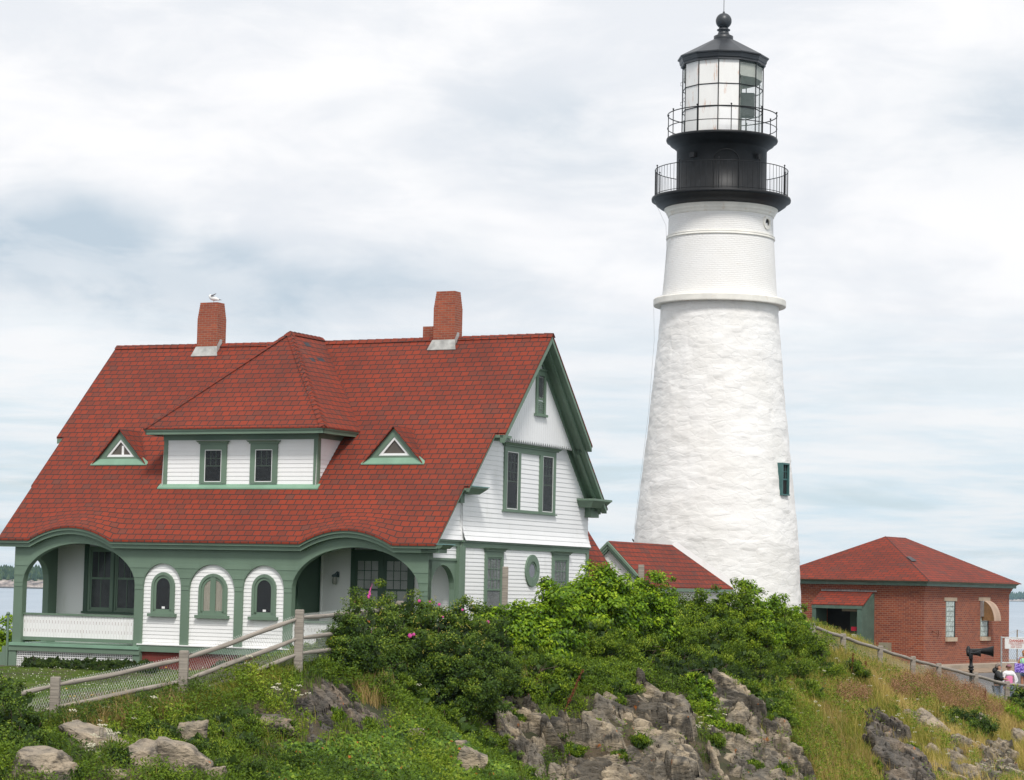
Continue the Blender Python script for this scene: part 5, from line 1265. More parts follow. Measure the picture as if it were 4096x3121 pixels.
bedrock('stacked grey outcrop right of the cliff, topped by a pointed block', [(2800, 2690), (2870, 2688), (2900, 2722), (2975, 2695), (3005, 2785), (3065, 2805), (3075, 2875), (3140, 2860), (3165, 2955), (3225, 3020), (3265, 3085), (3210, 3160), (2790, 3160), (2795, 3050), (2840, 2990), (2830, 2900), (2880, 2860), (2905, 2830), (2850, 2790)], 54.6, 64.5, .85, .80, 14, ROCK, .042, .4, base=.14)
bedrock('dark split rock ridge running down through tan grass at right', [(3465, 2805), (3515, 2805), (3565, 2870), (3625, 2895), (3655, 2955), (3705, 3000), (3735, 3080), (3725, 3160), (3550, 3160), (3530, 3050), (3480, 2985), (3455, 2900)], 60, 72, .95, .85, 17, ROCK_B, .045, .7)
bedrock('broken grey ledge at the right edge of the slope', [(3940, 2935), (4030, 2950), (4075, 3000), (4050, 3080), (3960, 3130), (3900, 3070), (3930, 3000)], 66, 77, .85, .75, 21, ROCK, .05, .6)
for k_, (lbl, a) in enumerate((('pale ribbed rock sloping right below the pink seed heads', (3715, 2905, 71.0, 150, 90, .6)), ('small grey stone above the pale ribbed rock', (3630, 2870, 71.4, 60, 60, .4)), ('grey rock below the round green bush, upper one of two', (3870, 2990, 72.6, 150, 60, .5)),
        ('white topped rock with dark underside near the lower right', (3835, 3055, 70.4, 110, 80, .5)), ('brown rock above the right end of the dark bush', (3930, 2900, 76.2, 90, 70, .6)), ('pale flat rock at the bottom edge, right of centre slope', (3790, 3115, 68.4, 170, 50, .1)), ('tan rock in the far right corner of the slope', (4075, 2960, 77.4, 80, 90, .4)), ('low grey slab at the bottom right corner', (4065, 3105, 73.4, 130, 60, .3)), ('flat stone beside the bottom middle of the right slope', (3720, 3010, 69.6, 90, 40, .2)))):
    RK(lbl, *a[:5], mat=(ROCK_W, ROCK, ROCK_B)[k_ % 3 if k_ % 3 < 2 else 0], tilt=a[5], blocky=.8)

# ------------------------------------------------------------------ foliage tools (numpy)
def leaf_mesh(name, P, N, Tn, L, Wd, rnd, fold=.25):
    """rhombic folded leaves: base P, axis Tn, normal N"""
    n = len(P); Tn = unit(Tn - (Tn*N).sum(-1, keepdims=True)*N*.6); S = unit(np.cross(N, Tn)); L = np.broadcast_to(L, n)[:, None]; Wd = np.broadcast_to(Wd, n)[:, None]
    a = P; b = P+Tn*L*.42+S*Wd*.5+N*Wd*fold; c = P+Tn*L; d = P+Tn*L*.42-S*Wd*.5+N*Wd*fold
    V = np.stack([a, b, c, d], 1).reshape(-1, 3); i = np.arange(n)[:, None]*4
    return np_mesh(name, V, i+np.array([[0, 1, 2, 3]]), {'rnd': np.repeat(rnd, 4)})
def blade_mesh(name, B, H, Wd, lean, rnd, curl=.5):
    """curved grass blades: two quads each"""
    n = len(B); H = np.broadcast_to(H, n)[:, None]; Wd = np.broadcast_to(Wd, n)[:, None]
    th = RNG.uniform(0, 2*np.pi, n); S = np.c_[np.cos(th), np.sin(th), np.zeros(n)]; up = np.array([0, 0, 1.])
    m1 = B+up*H*.55+lean*H*.25; m2 = B+up*H*(.95-.25*curl*np.linalg.norm(lean, axis=1, keepdims=True))+lean*H*(.6+.5*curl)
    V = np.stack([B-S*Wd*.5, B+S*Wd*.5, m1+S*Wd*.42, m1-S*Wd*.42, m2+S*Wd*.08, m2-S*Wd*.08], 1).reshape(-1, 3)
    i = np.arange(n)[:, None]*6; Fq = np.concatenate([i+np.array([[0, 1, 2, 3]]), i+np.array([[3, 2, 4, 5]])], 1).reshape(-1, 4)
    return np_mesh(name, V, Fq, {'rnd': np.repeat(rnd, 6)})
def on_rock(x, y, k=.8):
    m = np.zeros(len(x), bool)
    for (sx, sy, w, h, D) in _rocks_img: m |= ((x-sx)/(w*k))**2+((y-sy)/(h*k))**2 < 1
    for q in _rock_polys: m |= inpoly(x, y+6, q) & (RNG.uniform(0, 1, len(x)) > .07)
    return m
def sow(n, zone, D0, D1, rocks=True, seed=0, x0=-750, x1=4250, k=.8):
    """random ground points on the hill, kept where their place on the hillside belongs to the zone"""
    rg = np.random.default_rng(seed+100); out = []
    tot = 0
    for _ in range(60):
        a = (rg.uniform(x0, x1, 20000)-CX)/F; D = rg.uniform(D0, D1, 20000); X = a*D/math.cos(PITCH); Z = gz(X, D)
        P = np.c_[X, D, Z]; sx, sy = proj(P)
        m = zone(sx, sy) if callable(zone) else inpoly(sx, sy, zone)
        if rocks: m &= ~on_rock(sx, sy, k)
        out.append(P[m]); tot += m.sum()
        if tot >= n: break
    return np.concatenate(out)[:n]
def clumps(base, k, r, h, L, W, seed=0, up=.6):
    """k leaves for every plant base, in an upright tuft"""
    rg = np.random.default_rng(seed+5); n = len(base); B = np.repeat(base, k, 0); m = len(B)
    t = rg.uniform(0, 1, m)**.7; th = rg.uniform(0, 2*np.pi, m); rr = r*np.sqrt(rg.uniform(0, 1, m))*(1.1-.6*t)
    hh = np.repeat(h*rg.uniform(.6, 1.25, n), k) if np.isscalar(h) else np.repeat(h, k)
    P = B+np.c_[rr*np.cos(th), rr*np.sin(th), t*hh]
    o = np.c_[np.cos(th), np.sin(th), np.full(m, .2)]; N = unit(o*.5+rg.normal(0, .35, (m, 3))+np.array([0, -.15, .75]))
    Tn = unit(o+rg.normal(0, .5, (m, 3))+np.array([0, 0, up])); return P, N, Tn, L*rg.uniform(.7, 1.3, m), W*rg.uniform(.7, 1.3, m), t
def bush(name, label, cat, mounds, mat, dens=900, L=.055, W=.035, droop=0., flat=.35, group=None, clump_r=.17, seed=1, stem=True, lo=0.0, spiky=0., snap=0):
    """mounds: (sx, sy_top, D, half width px, height m, depth m). Leaves gather in lumps over each mound."""
    rg = np.random.default_rng(seed); PP, NN, TT, LL, WW, RR = [], [], [], [], [], []; stems = MB()
    c0 = at(mounds[0][0], mounds[0][1], mounds[0][2]); root = empty(name, (c0[0], c0[1], float(gz(c0[0], c0[1]))), 0, label, cat, group)
    for (sx, sy, D, wp, hgt, dp) in mounds:
        if snap: D = (hit(sx, min(3115, sy+snap)) or D)-dp*.35
        tp = at(sx, sy-(20 if hgt >= .5 and D < 79 else 0), D); rx = wp/F*D; zg = float(gz(tp[0], D)); rz = max(hgt*.7, (tp[2]-zg)*.56) if tp[2]-zg < 2.6 else hgt; c = np.array([tp[0], D, tp[2]-rz])
        nc = int(max(14, (rx*dp*14+rx*rz*22)*2.4)); d = unit(rg.normal(0, 1, (nc, 3))*np.array([1, 1, 1])); d[:, 2] = np.abs(d[:, 2])*1.5-.75+lo; d[:, 1] = np.where(rg.uniform(0, 1, nc) < .72, -np.abs(d[:, 1]), d[:, 1]); d = unit(d)
        cc = c+d*np.array([rx, dp, rz])*np.where(rg.uniform(0, 1, (nc, 1)) < .13, rg.uniform(1.05, 1.3, (nc, 1)), rg.uniform(.68, 1.04, (nc, 1)))
        kk = int(dens*clump_r**2*4.6); n = nc*kk
        q = rg.normal(0, 1, (n, 3)); q = unit(q)*clump_r*(rg.uniform(0, 1, (n, 1))**.45)*np.repeat(rg.uniform(.6, 1.35, (nc, 1)), kk, 0)
        P = np.repeat(cc, kk, 0)+q*np.array([1.15, 1.0, .8]); dd = np.repeat(d, kk, 0)
        N = unit(dd*.5+unit(q)*.45+rg.normal(0, flat, (n, 3))+np.array([0, -.1, .45])); T = unit(dd*.6+rg.normal(0, .6, (n, 3))+np.array([0, 0, -droop+spiky]))
        cr_ = np.repeat(rg.uniform(-.26, .28, nc), kk)
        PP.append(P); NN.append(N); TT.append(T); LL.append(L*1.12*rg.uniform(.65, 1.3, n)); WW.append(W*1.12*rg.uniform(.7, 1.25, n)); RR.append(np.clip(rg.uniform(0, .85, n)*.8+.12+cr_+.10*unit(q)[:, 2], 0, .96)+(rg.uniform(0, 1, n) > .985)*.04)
        # big dark leaves filling the inside, the inner shade put into their colour
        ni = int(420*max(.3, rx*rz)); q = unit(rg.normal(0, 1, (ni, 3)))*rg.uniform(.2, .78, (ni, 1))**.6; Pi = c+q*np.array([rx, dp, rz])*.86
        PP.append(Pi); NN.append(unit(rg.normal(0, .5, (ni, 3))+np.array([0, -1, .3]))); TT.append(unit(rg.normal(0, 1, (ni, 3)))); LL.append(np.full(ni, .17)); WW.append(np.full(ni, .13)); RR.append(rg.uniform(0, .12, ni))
        # inner twigs
        for _ in range(10):
            e = c+unit(rg.normal(0, 1, 3)*np.array([1, 1, .5])+np.array([0, 0, .6]))*np.array([rx, dp, rz])*.85; b_ = np.array([c[0]+rg.normal(0, rx*.25), D+rg.normal(0, dp*.3), 0]); b_[2] = float(gz(b_[0], b_[1]))
            mid = (b_+e)/2+rg.normal(0, .08, 3); stems.tube([tuple(b_-np.array(root.location)), tuple(mid-np.array(root.location)), tuple(e-np.array(root.location))], [.018, .012, .005], 5, cap=False)
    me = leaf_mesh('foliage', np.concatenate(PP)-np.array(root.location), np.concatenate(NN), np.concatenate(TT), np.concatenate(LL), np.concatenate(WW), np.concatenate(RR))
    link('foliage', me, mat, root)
    me.materials[0] = mat
    if stem: o = stems.build('stems', TWIG, None, recalc=False); o.parent = root
    return root
TWIG = M('twigs', (.10, .07, .05), .9, .3, 5)

# crest shrubs, left to right
rose = bush('rose_bush', 'large dark green rose bush with pink flowers and yellow hips in front of the porch', 'bush',
  [(1480, 2375, 53, 110, .75, .6), (1600, 2385, 53.5, 130, .8, .7), (1720, 2400, 53.5, 130, .85, .7), (1830, 2420, 54, 130, .85, .7), (1400, 2450, 49.6, 90, .75, .5), (1440, 2400, 50.4, 80, .7, .5), (1450, 2520, 49.6, 100, .6, .5), (1960, 2440, 55, 120, .85, .7),
   (1520, 2500, 52.0, 150, .75, .6), (1700, 2520, 52.2, 160, .75, .6), (1880, 2560, 53.0, 150, .75, .6), (1400, 2560, 49.4, 90, .6, .5), (1560, 2610, 51.4, 120, .45, .4), (1780, 2620, 52.0, 170, .5, .4)], LF_ROSE, 1000, .048, .034, seed=3)
bush('vine_thicket', 'bright green vine thicket arching over the fence in front of the gable end', 'vine',
  [(2215, 2350, 60, 52, .6, .5), (2110, 2425, 59.5, 90, .6, .6), (2255, 2380, 60, 80, .75, .6), (2000, 2460, 58.5, 90, .6, .5), (2150, 2500, 59, 140, .7, .6), (1930, 2430, 57.5, 60, .35, .4), (2040, 2432, 58, 80, .5, .4)], LF_VINE, 620, .085, .058, droop=.9, clump_r=.21, seed=4)
bush('vine_thicket', 'tallest green vine mound, dark hollow inside, below the white wall corner', 'vine',
  [(2360, 2295, 62, 110, .9, .7), (2430, 2290, 62, 90, .8, .7), (2300, 2350, 61.5, 100, .9, .6), (2420, 2380, 61.5, 150, .9, .6), (2480, 2330, 62, 60, .7, .6)], LF_VINE, 620, .085, .058, droop=.9, clump_r=.22, seed=5)
bush('vine_thicket', 'rounded vine mound around the wooden post below the red passage roof', 'vine',
  [(2550, 2300, 63, 80, .8, .6), (2620, 2325, 63, 80, .8, .6), (2560, 2400, 62.5, 140, .8, .6)], LF_VINE, 640, .075, .05, droop=.8, clump_r=.19, seed=6)
bush('leafy_shrub', 'light green pointed shrub standing out against the red passage roof', 'shrub',
  [(2690, 2322, 64.5, 36, .75, .3), (2680, 2375, 64, 90, .8, .5)], LF_BAY, 900, .05, .03, spiky=.6, clump_r=.15, seed=7)
bush('leafy_shrub', 'broad mid green shrub bank in front of the passage building eave', 'shrub',
  [(2800, 2375, 65.5, 100, .9, .6), (2890, 2350, 66, 60, .8, .5), (2950, 2372, 66, 70, .8, .5), (2860, 2440, 65, 150, .9, .6), (2740, 2440, 64, 120, .8, .6)], LF_BAY, 850, .055, .036, spiky=.3, clump_r=.17, seed=8)
bush('vine_thicket', 'vine clump with white flowers at the foot of the lighthouse', 'vine',
  [(2988, 2330, 67, 42, .6, .4), (3050, 2385, 68, 70, .7, .5), (3120, 2400, 69, 70, .6, .5), (3020, 2430, 67, 110, .8, .6), (3180, 2430, 69.5, 60, .5, .4)], LF_VINE, 680, .07, .048, droop=.6, clump_r=.17, seed=9)
bush('leafy_shrub', 'feathery yellow green shrubs above the cliff, right of centre', 'shrub',
  [(3080, 2470, 68, 130, .8, .6), (3180, 2500, 69, 110, .7, .5), (2940, 2500, 66, 140, .8, .6), (3230, 2520, 70, 80, .5, .5)], LF_BAY, 850, .06, .03, spiky=.6, clump_r=.16, seed=10)
bush('goldenrod_patch', 'mass of mid green goldenrod covering the hill middle', 'plant patch',
  [(2330, 2480, 60.5, 160, .7, .6), (2480, 2490, 61.5, 150, .7, .6), (2640, 2470, 62.5, 150, .8, .6), (2800, 2510, 63.5, 160, .8, .6), (2230, 2560, 59.5, 140, .6, .5), (2400, 2580, 60.5, 160, .6, .5), (2560, 2570, 61.2, 150, .7, .5), (2720, 2580, 62.3, 150, .7, .5), (2900, 2590, 64, 150, .7, .5), (3050, 2600, 66, 130, .6, .5), (2100, 2620, 58, 130, .5, .5), (2000, 2640, 57, 110, .5, .5), (2200, 2660, 57.6, 120, .45, .4), (2330, 2650, 58.5, 120, .45, .4), (2450, 2640, 59.5, 110, .45, .4), (2060, 2580, 58.2, 110, .5, .5), (1950, 2560, 57.2, 90, .5, .4)],
  LF_MID, 850, .07, .022, spiky=.9, clump_r=.16, seed=11)
bush('juniper_shrub', 'dark green juniper bank directly above the cliff', 'shrub',
  [(2500, 2660, 60.3, 110, .5, .5), (2600, 2640, 60.8, 120, .6, .5), (2720, 2650, 61.3, 120, .6, .5), (2830, 2640, 62, 120, .6, .5), (2920, 2660, 62.4, 100, .5, .4), (2640, 2710, 60.3, 110, .4, .4), (2420, 2700, 59.4, 90, .4, .4), (2540, 2720, 59.6, 100, .35, .3), (2760, 2700, 60.8, 100, .4, .3), (3010, 2680, 64, 90, .45, .4), (3000, 2620, 65, 100, .5, .4)], LF_DARK, 1300, .035, .012, spiky=.4, clump_r=.14, seed=12)
bush('juniper_shrub', 'small dark round shrub beside the red dock stalk', 'shrub', [(2370, 2690, 59, 85, .42, .4), (2430, 2720, 58.6, 60, .3, .3)], LF_DARK, 1300, .035, .014, clump_r=.12, seed=13)
bush('rose_bush', 'dark rose bush with white flowers filling the lower left corner', 'bush',
  [(10, 2690, 42, 90, .7, .5), (60, 2770, 41.5, 110, .8, .5), (30, 2820, 40.8, 160, .8, .5), (120, 2850, 40.6, 110, .7, .4), (-60, 2720, 42, 110, .9, .5), (50, 2930, 39.7, 130, .7, .4), (30, 3030, 39.0, 110, .7, .4), (0, 3090, 38.6, 90, .5, .4), (150, 2930, 40.2, 70, .4, .3)], LF_ROSE, 1100, .042, .03, clump_r=.13, seed=14)
bush('leafy_shrub', 'dark green weedy shrub beside the third fence post, below the porch', 'shrub',
  [(1230, 2650, 48.4, 120, .5, .4), (1330, 2600, 50.0, 110, .5, .4), (1150, 2720, 46.8, 120, .45, .4), (1300, 2720, 48.2, 130, .45, .4), (1060, 2770, 45.6, 90, .35, .3), (1400, 2650, 50.5, 120, .5, .4), (1130, 2800, 45.6, 110, .35, .3), (1210, 2860, 45.6, 100, .3, .3), (960, 2830, 44.3, 80, .3, .3), (880, 2900, 43.4, 70, .28, .3), (1000, 2880, 44.2, 90, .25, .3), (780, 2870, 43.4, 60, .25, .25), (1130, 2950, 44.6, 70, .25, .25), (880, 2980, 42.6, 70, .25, .25), (1480, 2720, 50.8, 90, .35, .3)], LF_MID, 1150, .045, .018, spiky=.5, clump_r=.13, seed=15)
bush('bayberry_shrub', 'bright bayberry mounds among weeds below the rose bush', 'shrub',
  [(1560, 2790, 49.6, 90, .3, .3), (1660, 2790, 50.4, 90, .3, .3), (1480, 2770, 49.8, 50, .25, .25), (1760, 2820, 50.8, 100, .35, .3), (1860, 2870, 51.2, 90, .35, .3)], LF_BAY, 1200, .035, .018, clump_r=.12, seed=16)
bush('bayberry_shrub', 'yellow green bayberry mounds running down the right edge of the ivy', 'shrub',
  [(1930, 2940, 50.6, 90, .35, .3), (2010, 3000, 50.3, 90, .35, .3), (2080, 3060, 50.2, 80, .3, .3), (1960, 3060, 49.8, 80, .3, .3), (2110, 3110, 50, 70, .25, .3)], LF_BAY, 1200, .035, .018, clump_r=.12, seed=17)
bush('leafy_shrub', 'round dark green bush with yellow flowers on the right slope', 'shrub', [(3850, 2850, 75, 100, .6, .5), (3800, 2890, 74, 70, .5, .4), (3910, 2880, 75, 70, .5, .4)], LF_ROSE, 1000, .05, .034, clump_r=.16, seed=18)
bush('leafy_shrub', 'dark leafy shrub by the last fence post at the right edge', 'shrub', [(4075, 2750, 83.6, 50, .6, .4), (4110, 2800, 83, 70, .6, .4), (4060, 2810, 83, 40, .4, .4)], LF_ROSE, 1000, .07, .045, clump_r=.16, seed=19)
bush('fern_clump', 'bright green fern clump below the last fence post at right', 'fern', [(4080, 2850, 81, 70, .7, .5), (4110, 2920, 79, 60, .6, .5)], LF_VINE, 700, .09, .03, spiky=1.0, clump_r=.18, seed=20)
bush('ivy_clump', 'bright leafy clump hanging between the cliff and the stacked outcrop', 'vine', [(2800, 2760, 59.6, 50, .35, .3), (2820, 2830, 59.0, 60, .4, .3), (2800, 2700, 60.5, 50, .3, .3), (2850, 2870, 58.8, 45, .3, .3)], LF_VINE, 1000, .055, .045, clump_r=.12, seed=21)
bush('leafy_shrub', 'small green shrub growing out of the rock below the dock stalk', 'shrub', [(2270, 2870, 56.0, 45, .3, .25), (2290, 2920, 55.2, 40, .25, .25), (2240, 2840, 56.4, 30, .2, .2)], LF_BAY, 1300, .04, .026, clump_r=.10, seed=22)
bush('hedge', 'light green hedge behind the left end of the porch', 'hedge', [(10, 2500, 80, 90, 1.0, .8), (110, 2490, 80, 80, 1.0, .8), (-90, 2510, 80, 90, 1.0, .8), (40, 2580, 79, 120, 1.0, .6), (150, 2490, 81, 60, 1.0, .8), (210, 2500, 82, 60, 1.0, .8)], LF_VINE, 420, .10, .07, droop=.4, clump_r=.24, seed=23)
bush('foundation_juniper', 'low dark juniper row along the white lattice under the porch', 'shrub', [(130+k*46, 2632+((k*37) % 14)+k*.8, 68.6-k*.22, 42, .20, .3) for k in range(11)], LF_DARK, 1500, .04, .015, clump_r=.10, seed=24)
bush('foundation_juniper', 'low dark juniper by the brick foundation behind the chain link', 'shrub', [(900, 2640, 65.5, 50, .30, .3), (960, 2630, 65.2, 50, .35, .3), (1020, 2640, 65.0, 45, .30, .3)], LF_DARK, 1500, .04, .015, clump_r=.10, seed=25)
sap = bush('sapling', 'thin leggy shrub rising before the porch lamp, beside the third fence post', 'shrub', [(1330, 2490, 50.6, 45, .4, .2), (1300, 2540, 50.6, 45, .3, .2), (1370, 2520, 50.8, 30, .4, .2)], LF_MID, 260, .05, .022, clump_r=.12, seed=26)

# ---- ground layers that nobody could count
def stuff(name, me, mat): return link(name, me, mat, kind='stuff')
HILL = [(150, 2905), (480, 2845), (737, 2800), (950, 2725), (1199, 2640), (1330, 2600), (1500, 2560), (1800, 2540), (2022, 2500), (2500, 2480), (2900, 2480), (3100, 2500), (3100, 2800), (3250, 2950), (3250, 3200), (-650, 3200), (-650, 2940), (-150, 2920)]
B = sow(16000, HILL, 37, 70, seed=1, k=.72); B[:, 2] -= .03; B = B[(pn(B, 2.6, 9) > .30) | (B[:, 1] > 58)]
P, N, T, L, Wd, t = clumps(B, 20, .15, .14+.34*pn(B, .75, 6), .070, .024, 1)
rg_ = np.random.default_rng(3); rr = np.clip(.05+.42*rg_.uniform(0, 1, len(P))+np.repeat(.42*rg_.uniform(0, 1, len(B))+.7*(pn(B, .9, 2)-.5), 20), 0, .97)
stuff('hillside_weeds', leaf_mesh('hillside_weeds', P, N, T, L, Wd, rr), LF_MID)
IVY = [(1060, 3200), (1080, 3080), (1130, 2990), (1250, 2990), (1370, 2950), (1440, 2960), (1570, 2900), (1740, 2860), (1830, 2900), (1900, 2960), (2010, 3060), (2110, 3200)]
B = sow(5200, IVY, 41, 52, seed=2, k=.55); P, N, T, L, Wd, t = clumps(B, 9, .12, .13, .068, .060, 2, up=-.5)
N = unit(N+np.array([0, -.7, .2])); rg_ = np.random.default_rng(9); rr = np.clip(rg_.uniform(.0, .6, len(P))+np.repeat(.4*rg_.uniform(0, 1, len(B))+.4*(pn(B, 1.5, 5)-.5), 9), 0, .96); rr = np.where(rg_.uniform(0, 1, len(P)) > .988, 1.0, rr)
stuff('ivy_ground_cover', leaf_mesh('ivy_ground_cover', P, N, T, L, Wd, rr, .12), LF_IVY)
def grass(name, n, zone, D0, D1, h, w, mat, seed, k=6, lean=.45, rndf=None, curl=.5, rocks=True, kr=.75, wind=(-.15, 0)):
    B = sow(n, zone, D0, D1, seed=seed, rocks=rocks, k=kr); rg = np.random.default_rng(seed+50)
    r0 = rndf(B) if rndf is not None else np.full(len(B), .5)
    B2 = np.repeat(B, k, 0)+np.c_[rg.normal(0, .045, (len(B)*k, 2)), np.zeros(len(B)*k)]; m = len(B2); B2[:, 2] -= .03
    th = rg.uniform(0, 2*np.pi, m); ln = np.c_[np.cos(th)*lean*rg.uniform(0, 1, m)+wind[0], np.sin(th)*lean*rg.uniform(0, 1, m)+wind[1], np.zeros(m)]
    H = h*np.repeat(rg.uniform(.6, 1.3, len(B)), k)*rg.uniform(.6, 1.15, m)
    rr = np.clip(np.repeat(r0, k)+rg.normal(0, .2, m), 0, 1)
    return stuff(name, blade_mesh(name, B2, H, w, ln, rr, curl), mat)
MEAD = [(3000, 2560), (3230, 2450), (3390, 2570), (3650, 2705), (3900, 2785), (4250, 2850), (4250, 3200), (3050, 3200), (3150, 2900), (3040, 2800)]
grass('meadow_grass', 14500, MEAD, 56, 90, .42, .012, GR_MEAD, 11, 7, .55, lambda B: .20+.58*pn(B, .55, 1)+.36*np.clip((B[:, 0]-6.5)/6, 0, 1))
def ell(*es): return lambda x, y: np.logical_or.reduce([((x-a)/c)**2+((y-b)/d)**2 < 1 for a, b, c, d in es])
grass('dry_grass', 3600, ell((1500, 2770, 75, 70), (450, 2880, 110, 50), (680, 2850, 60, 45), (2070, 2740, 80, 45), (3420, 3080, 190, 90), (3300, 2980, 90, 60), (4000, 2860, 90, 45), (3620, 2730, 130, 40), (3800, 2790, 90, 40), (1960, 2700, 70, 40), (350, 2930, 90, 40), (3930, 3060, 100, 60), (3900, 2820, 150, 50), (3500, 2700, 110, 40), (4050, 2900, 70, 60), (3350, 2860, 70, 60)), 38, 88, .42, .010, GR_DRY, 12, 7, .6)
grass('hill_grass', 7500, HILL, 37, 70, .30, .011, GR_GREEN, 13, 6, .5, lambda B: .25+.55*pn(B, .8, 3))
grass('fence_grass', 2400, [(150, 2890), (480, 2835), (737, 2790), (950, 2715), (1199, 2640), (1210, 2700), (980, 2790), (760, 2860), (480, 2900), (150, 2950)], 42, 50, .27, .010, GR_MEAD, 14, 7, .8, lambda B: -.1+.62*pn(B, 1.2, 3))
LAWN = [(-750, 2660), (-150, 2668), (400, 2672), (1190, 2690), (1190, 2720), (940, 2740), (737, 2815), (223, 2900), (-150, 2930), (-750, 2960)]
grass('lawn_grass', 38000, LAWN, 43.5, 69.5, .075, .010, GR_LAWN, 15, 7, .5, lambda B: .25+.5*pn(B, .7, 1), rocks=False)
# clover heads in the lawn
B = sow(1100, LAWN, 43.5, 69, seed=16, rocks=False); P = B+np.array([0, 0, .07]); n = len(P); z3 = np.zeros((n, 3)); rg_ = np.random.default_rng(5)
me = leaf_mesh('lawn_clover', P, unit(z3+np.array([0, -.7, .7])+rg_.normal(0, .2, (n, 3))), unit(rg_.normal(0, 1, (n, 3))), .026, .024, np.zeros(n), 0); stuff('lawn_clover', me, M('clover white', (.55, .55, .42), .8))
# dry pinkish seed heads
B = sow(3000, ell((3680, 2785, 120, 42), (3850, 2830, 100, 42), (3760, 2760, 80, 30), (3420, 2820, 70, 24), (3960, 2880, 60, 30), (3300, 3090, 60, 30)), 66, 86, seed=17); P, N, T, L, Wd, t = clumps(B, 16, .10, .42, .035, .022, 17)
P[:, 2] += .12; stuff('seed_heads', leaf_mesh('seed_heads', P, N, T, L, Wd, np.random.default_rng(2).uniform(0, 1, len(P))), GR_PINK)
# taller weeds on the meadow
B = sow(6500, MEAD, 56, 88, seed=18); B = B[pn(B, .6, 4) > .38+.16*np.clip((B[:, 0]-6)/6, 0, 1)]; P, N, T, L, Wd, t = clumps(B, 18, .14, .42, .07, .024, 18); stuff('meadow_weeds', leaf_mesh('meadow_weeds', P, N, T, L, Wd, np.clip(.3+.6*np.random.default_rng(4).uniform(0, 1, len(P)), 0, .97)), LF_MID)

# ------------------------------------------------------------------ single flowers, stalks and grass tufts
STEM_G = M('green stem', (.09, .12, .03), .7, .2, 5); YAR = M('yarrow white', (.60, .57, .42), .85, .1, 20); DOCK = M('rusty dock seed', (.16, .042, .018), .85, .3, 9)
PINK = M('rose pink', (.52, .06, .26), .6, .2, 12); YEL = M('yellow petal', (.62, .36, .02), .6, .15, 9); HIP = M('yellow hip', (.42, .36, .06), .6, .2, 9); ORG = M('dead orange leaves', (.36, .12, .03), .8, .3, 9)
def gpt(sx, sy, lift=0.0):
    D = hit(sx, min(sy, 3118)) or 60; p = at(sx, min(sy, 3118), D); return Vector((p[0], p[1], float(gz(p[0], p[1]))+lift))
# yarrow
yr = empty('yarrow_plant', (0, 0, 0)); m = MB(); m.tube([(0, 0, 0), (.02, 0, .22), (.01, .0, .40)], .005, 5); st = m.build('stem', STEM_G, yr)
m = MB(); rg = random.Random(3)
for i in range(11):
    a, r = rg.uniform(0, 6.28), .075*math.sqrt(rg.random()); m.sphere((.01+r*math.cos(a), r*math.sin(a), .41+rg.uniform(-.01, .015)), .017, 6, (1, 1, .5))
fh = m.build('flower_head', YAR, yr)
ysp = []
rg = random.Random(12)
spots = [(420+rg.gauss(0, 22), 2990+rg.gauss(0, 22)) for _ in range(9)] + [(300+rg.gauss(0, 35), 2945+rg.gauss(0, 14)) for _ in range(10)] + [(375+rg.gauss(0, 18), 3065+rg.gauss(0, 16)) for _ in range(7)]
spots += [(2820+rg.gauss(0, 26), 2935+rg.gauss(0, 22)) for _ in range(10)] + [(2870, 2890), (2880, 2900), (1010, 2705), (1000, 2720), (985, 2712), (1100, 2800), (1120, 2790), (1125, 2808), (1150, 2835), (1210, 2840), (1180, 2825), (1235, 2845), (1410, 2620), (1420, 2635), (1220, 2672), (1430, 2665), (1540, 2668),
          (1555, 2672), (1575, 2708), (1590, 2712), (1655, 2690), (1760, 2700), (1770, 2740), (1790, 2745), (1808, 2760), (1700, 2800), (1690, 2815), (1815, 2720), (1845, 2700), (1900, 2700), (2065, 2620), (2080, 2612), (2155, 2640), (2160, 2632), (2180, 2622), (2212, 2670), (2145, 2710), (1100, 2840), (520, 2928), (430, 2870), (410, 2865), (590, 2880), (600, 2875)]
for _ in range(150):
    x = rg.uniform(3040, 4060); y = 2560+max(0, (x-3250))*.36+rg.uniform(20, 330); spots.append((x, y))
first = True
for i, (x, y) in enumerate(spots):
    p = gpt(x, y+24)
    if i == 0: r_, kids = yr, None
    else:
        r_ = yr.copy(); COL.objects.link(r_)
        for ch in (st, fh): c_ = ch.copy(); COL.objects.link(c_); c_.parent = r_
    r_.location = p; r_.rotation_euler = (rg.uniform(-.2, .2), rg.uniform(-.2, .2), rg.uniform(0, 6.28)); s_ = rg.uniform(.45, .95)*(.8 if x > 3000 else 1); r_.scale = (s_*.95, s_*.95, s_*rg.uniform(.9, 1.6))
    tag(r_, 'flat topped white yarrow in bloom on the hillside', 'wildflower', 'yarrow plants on the hillside')
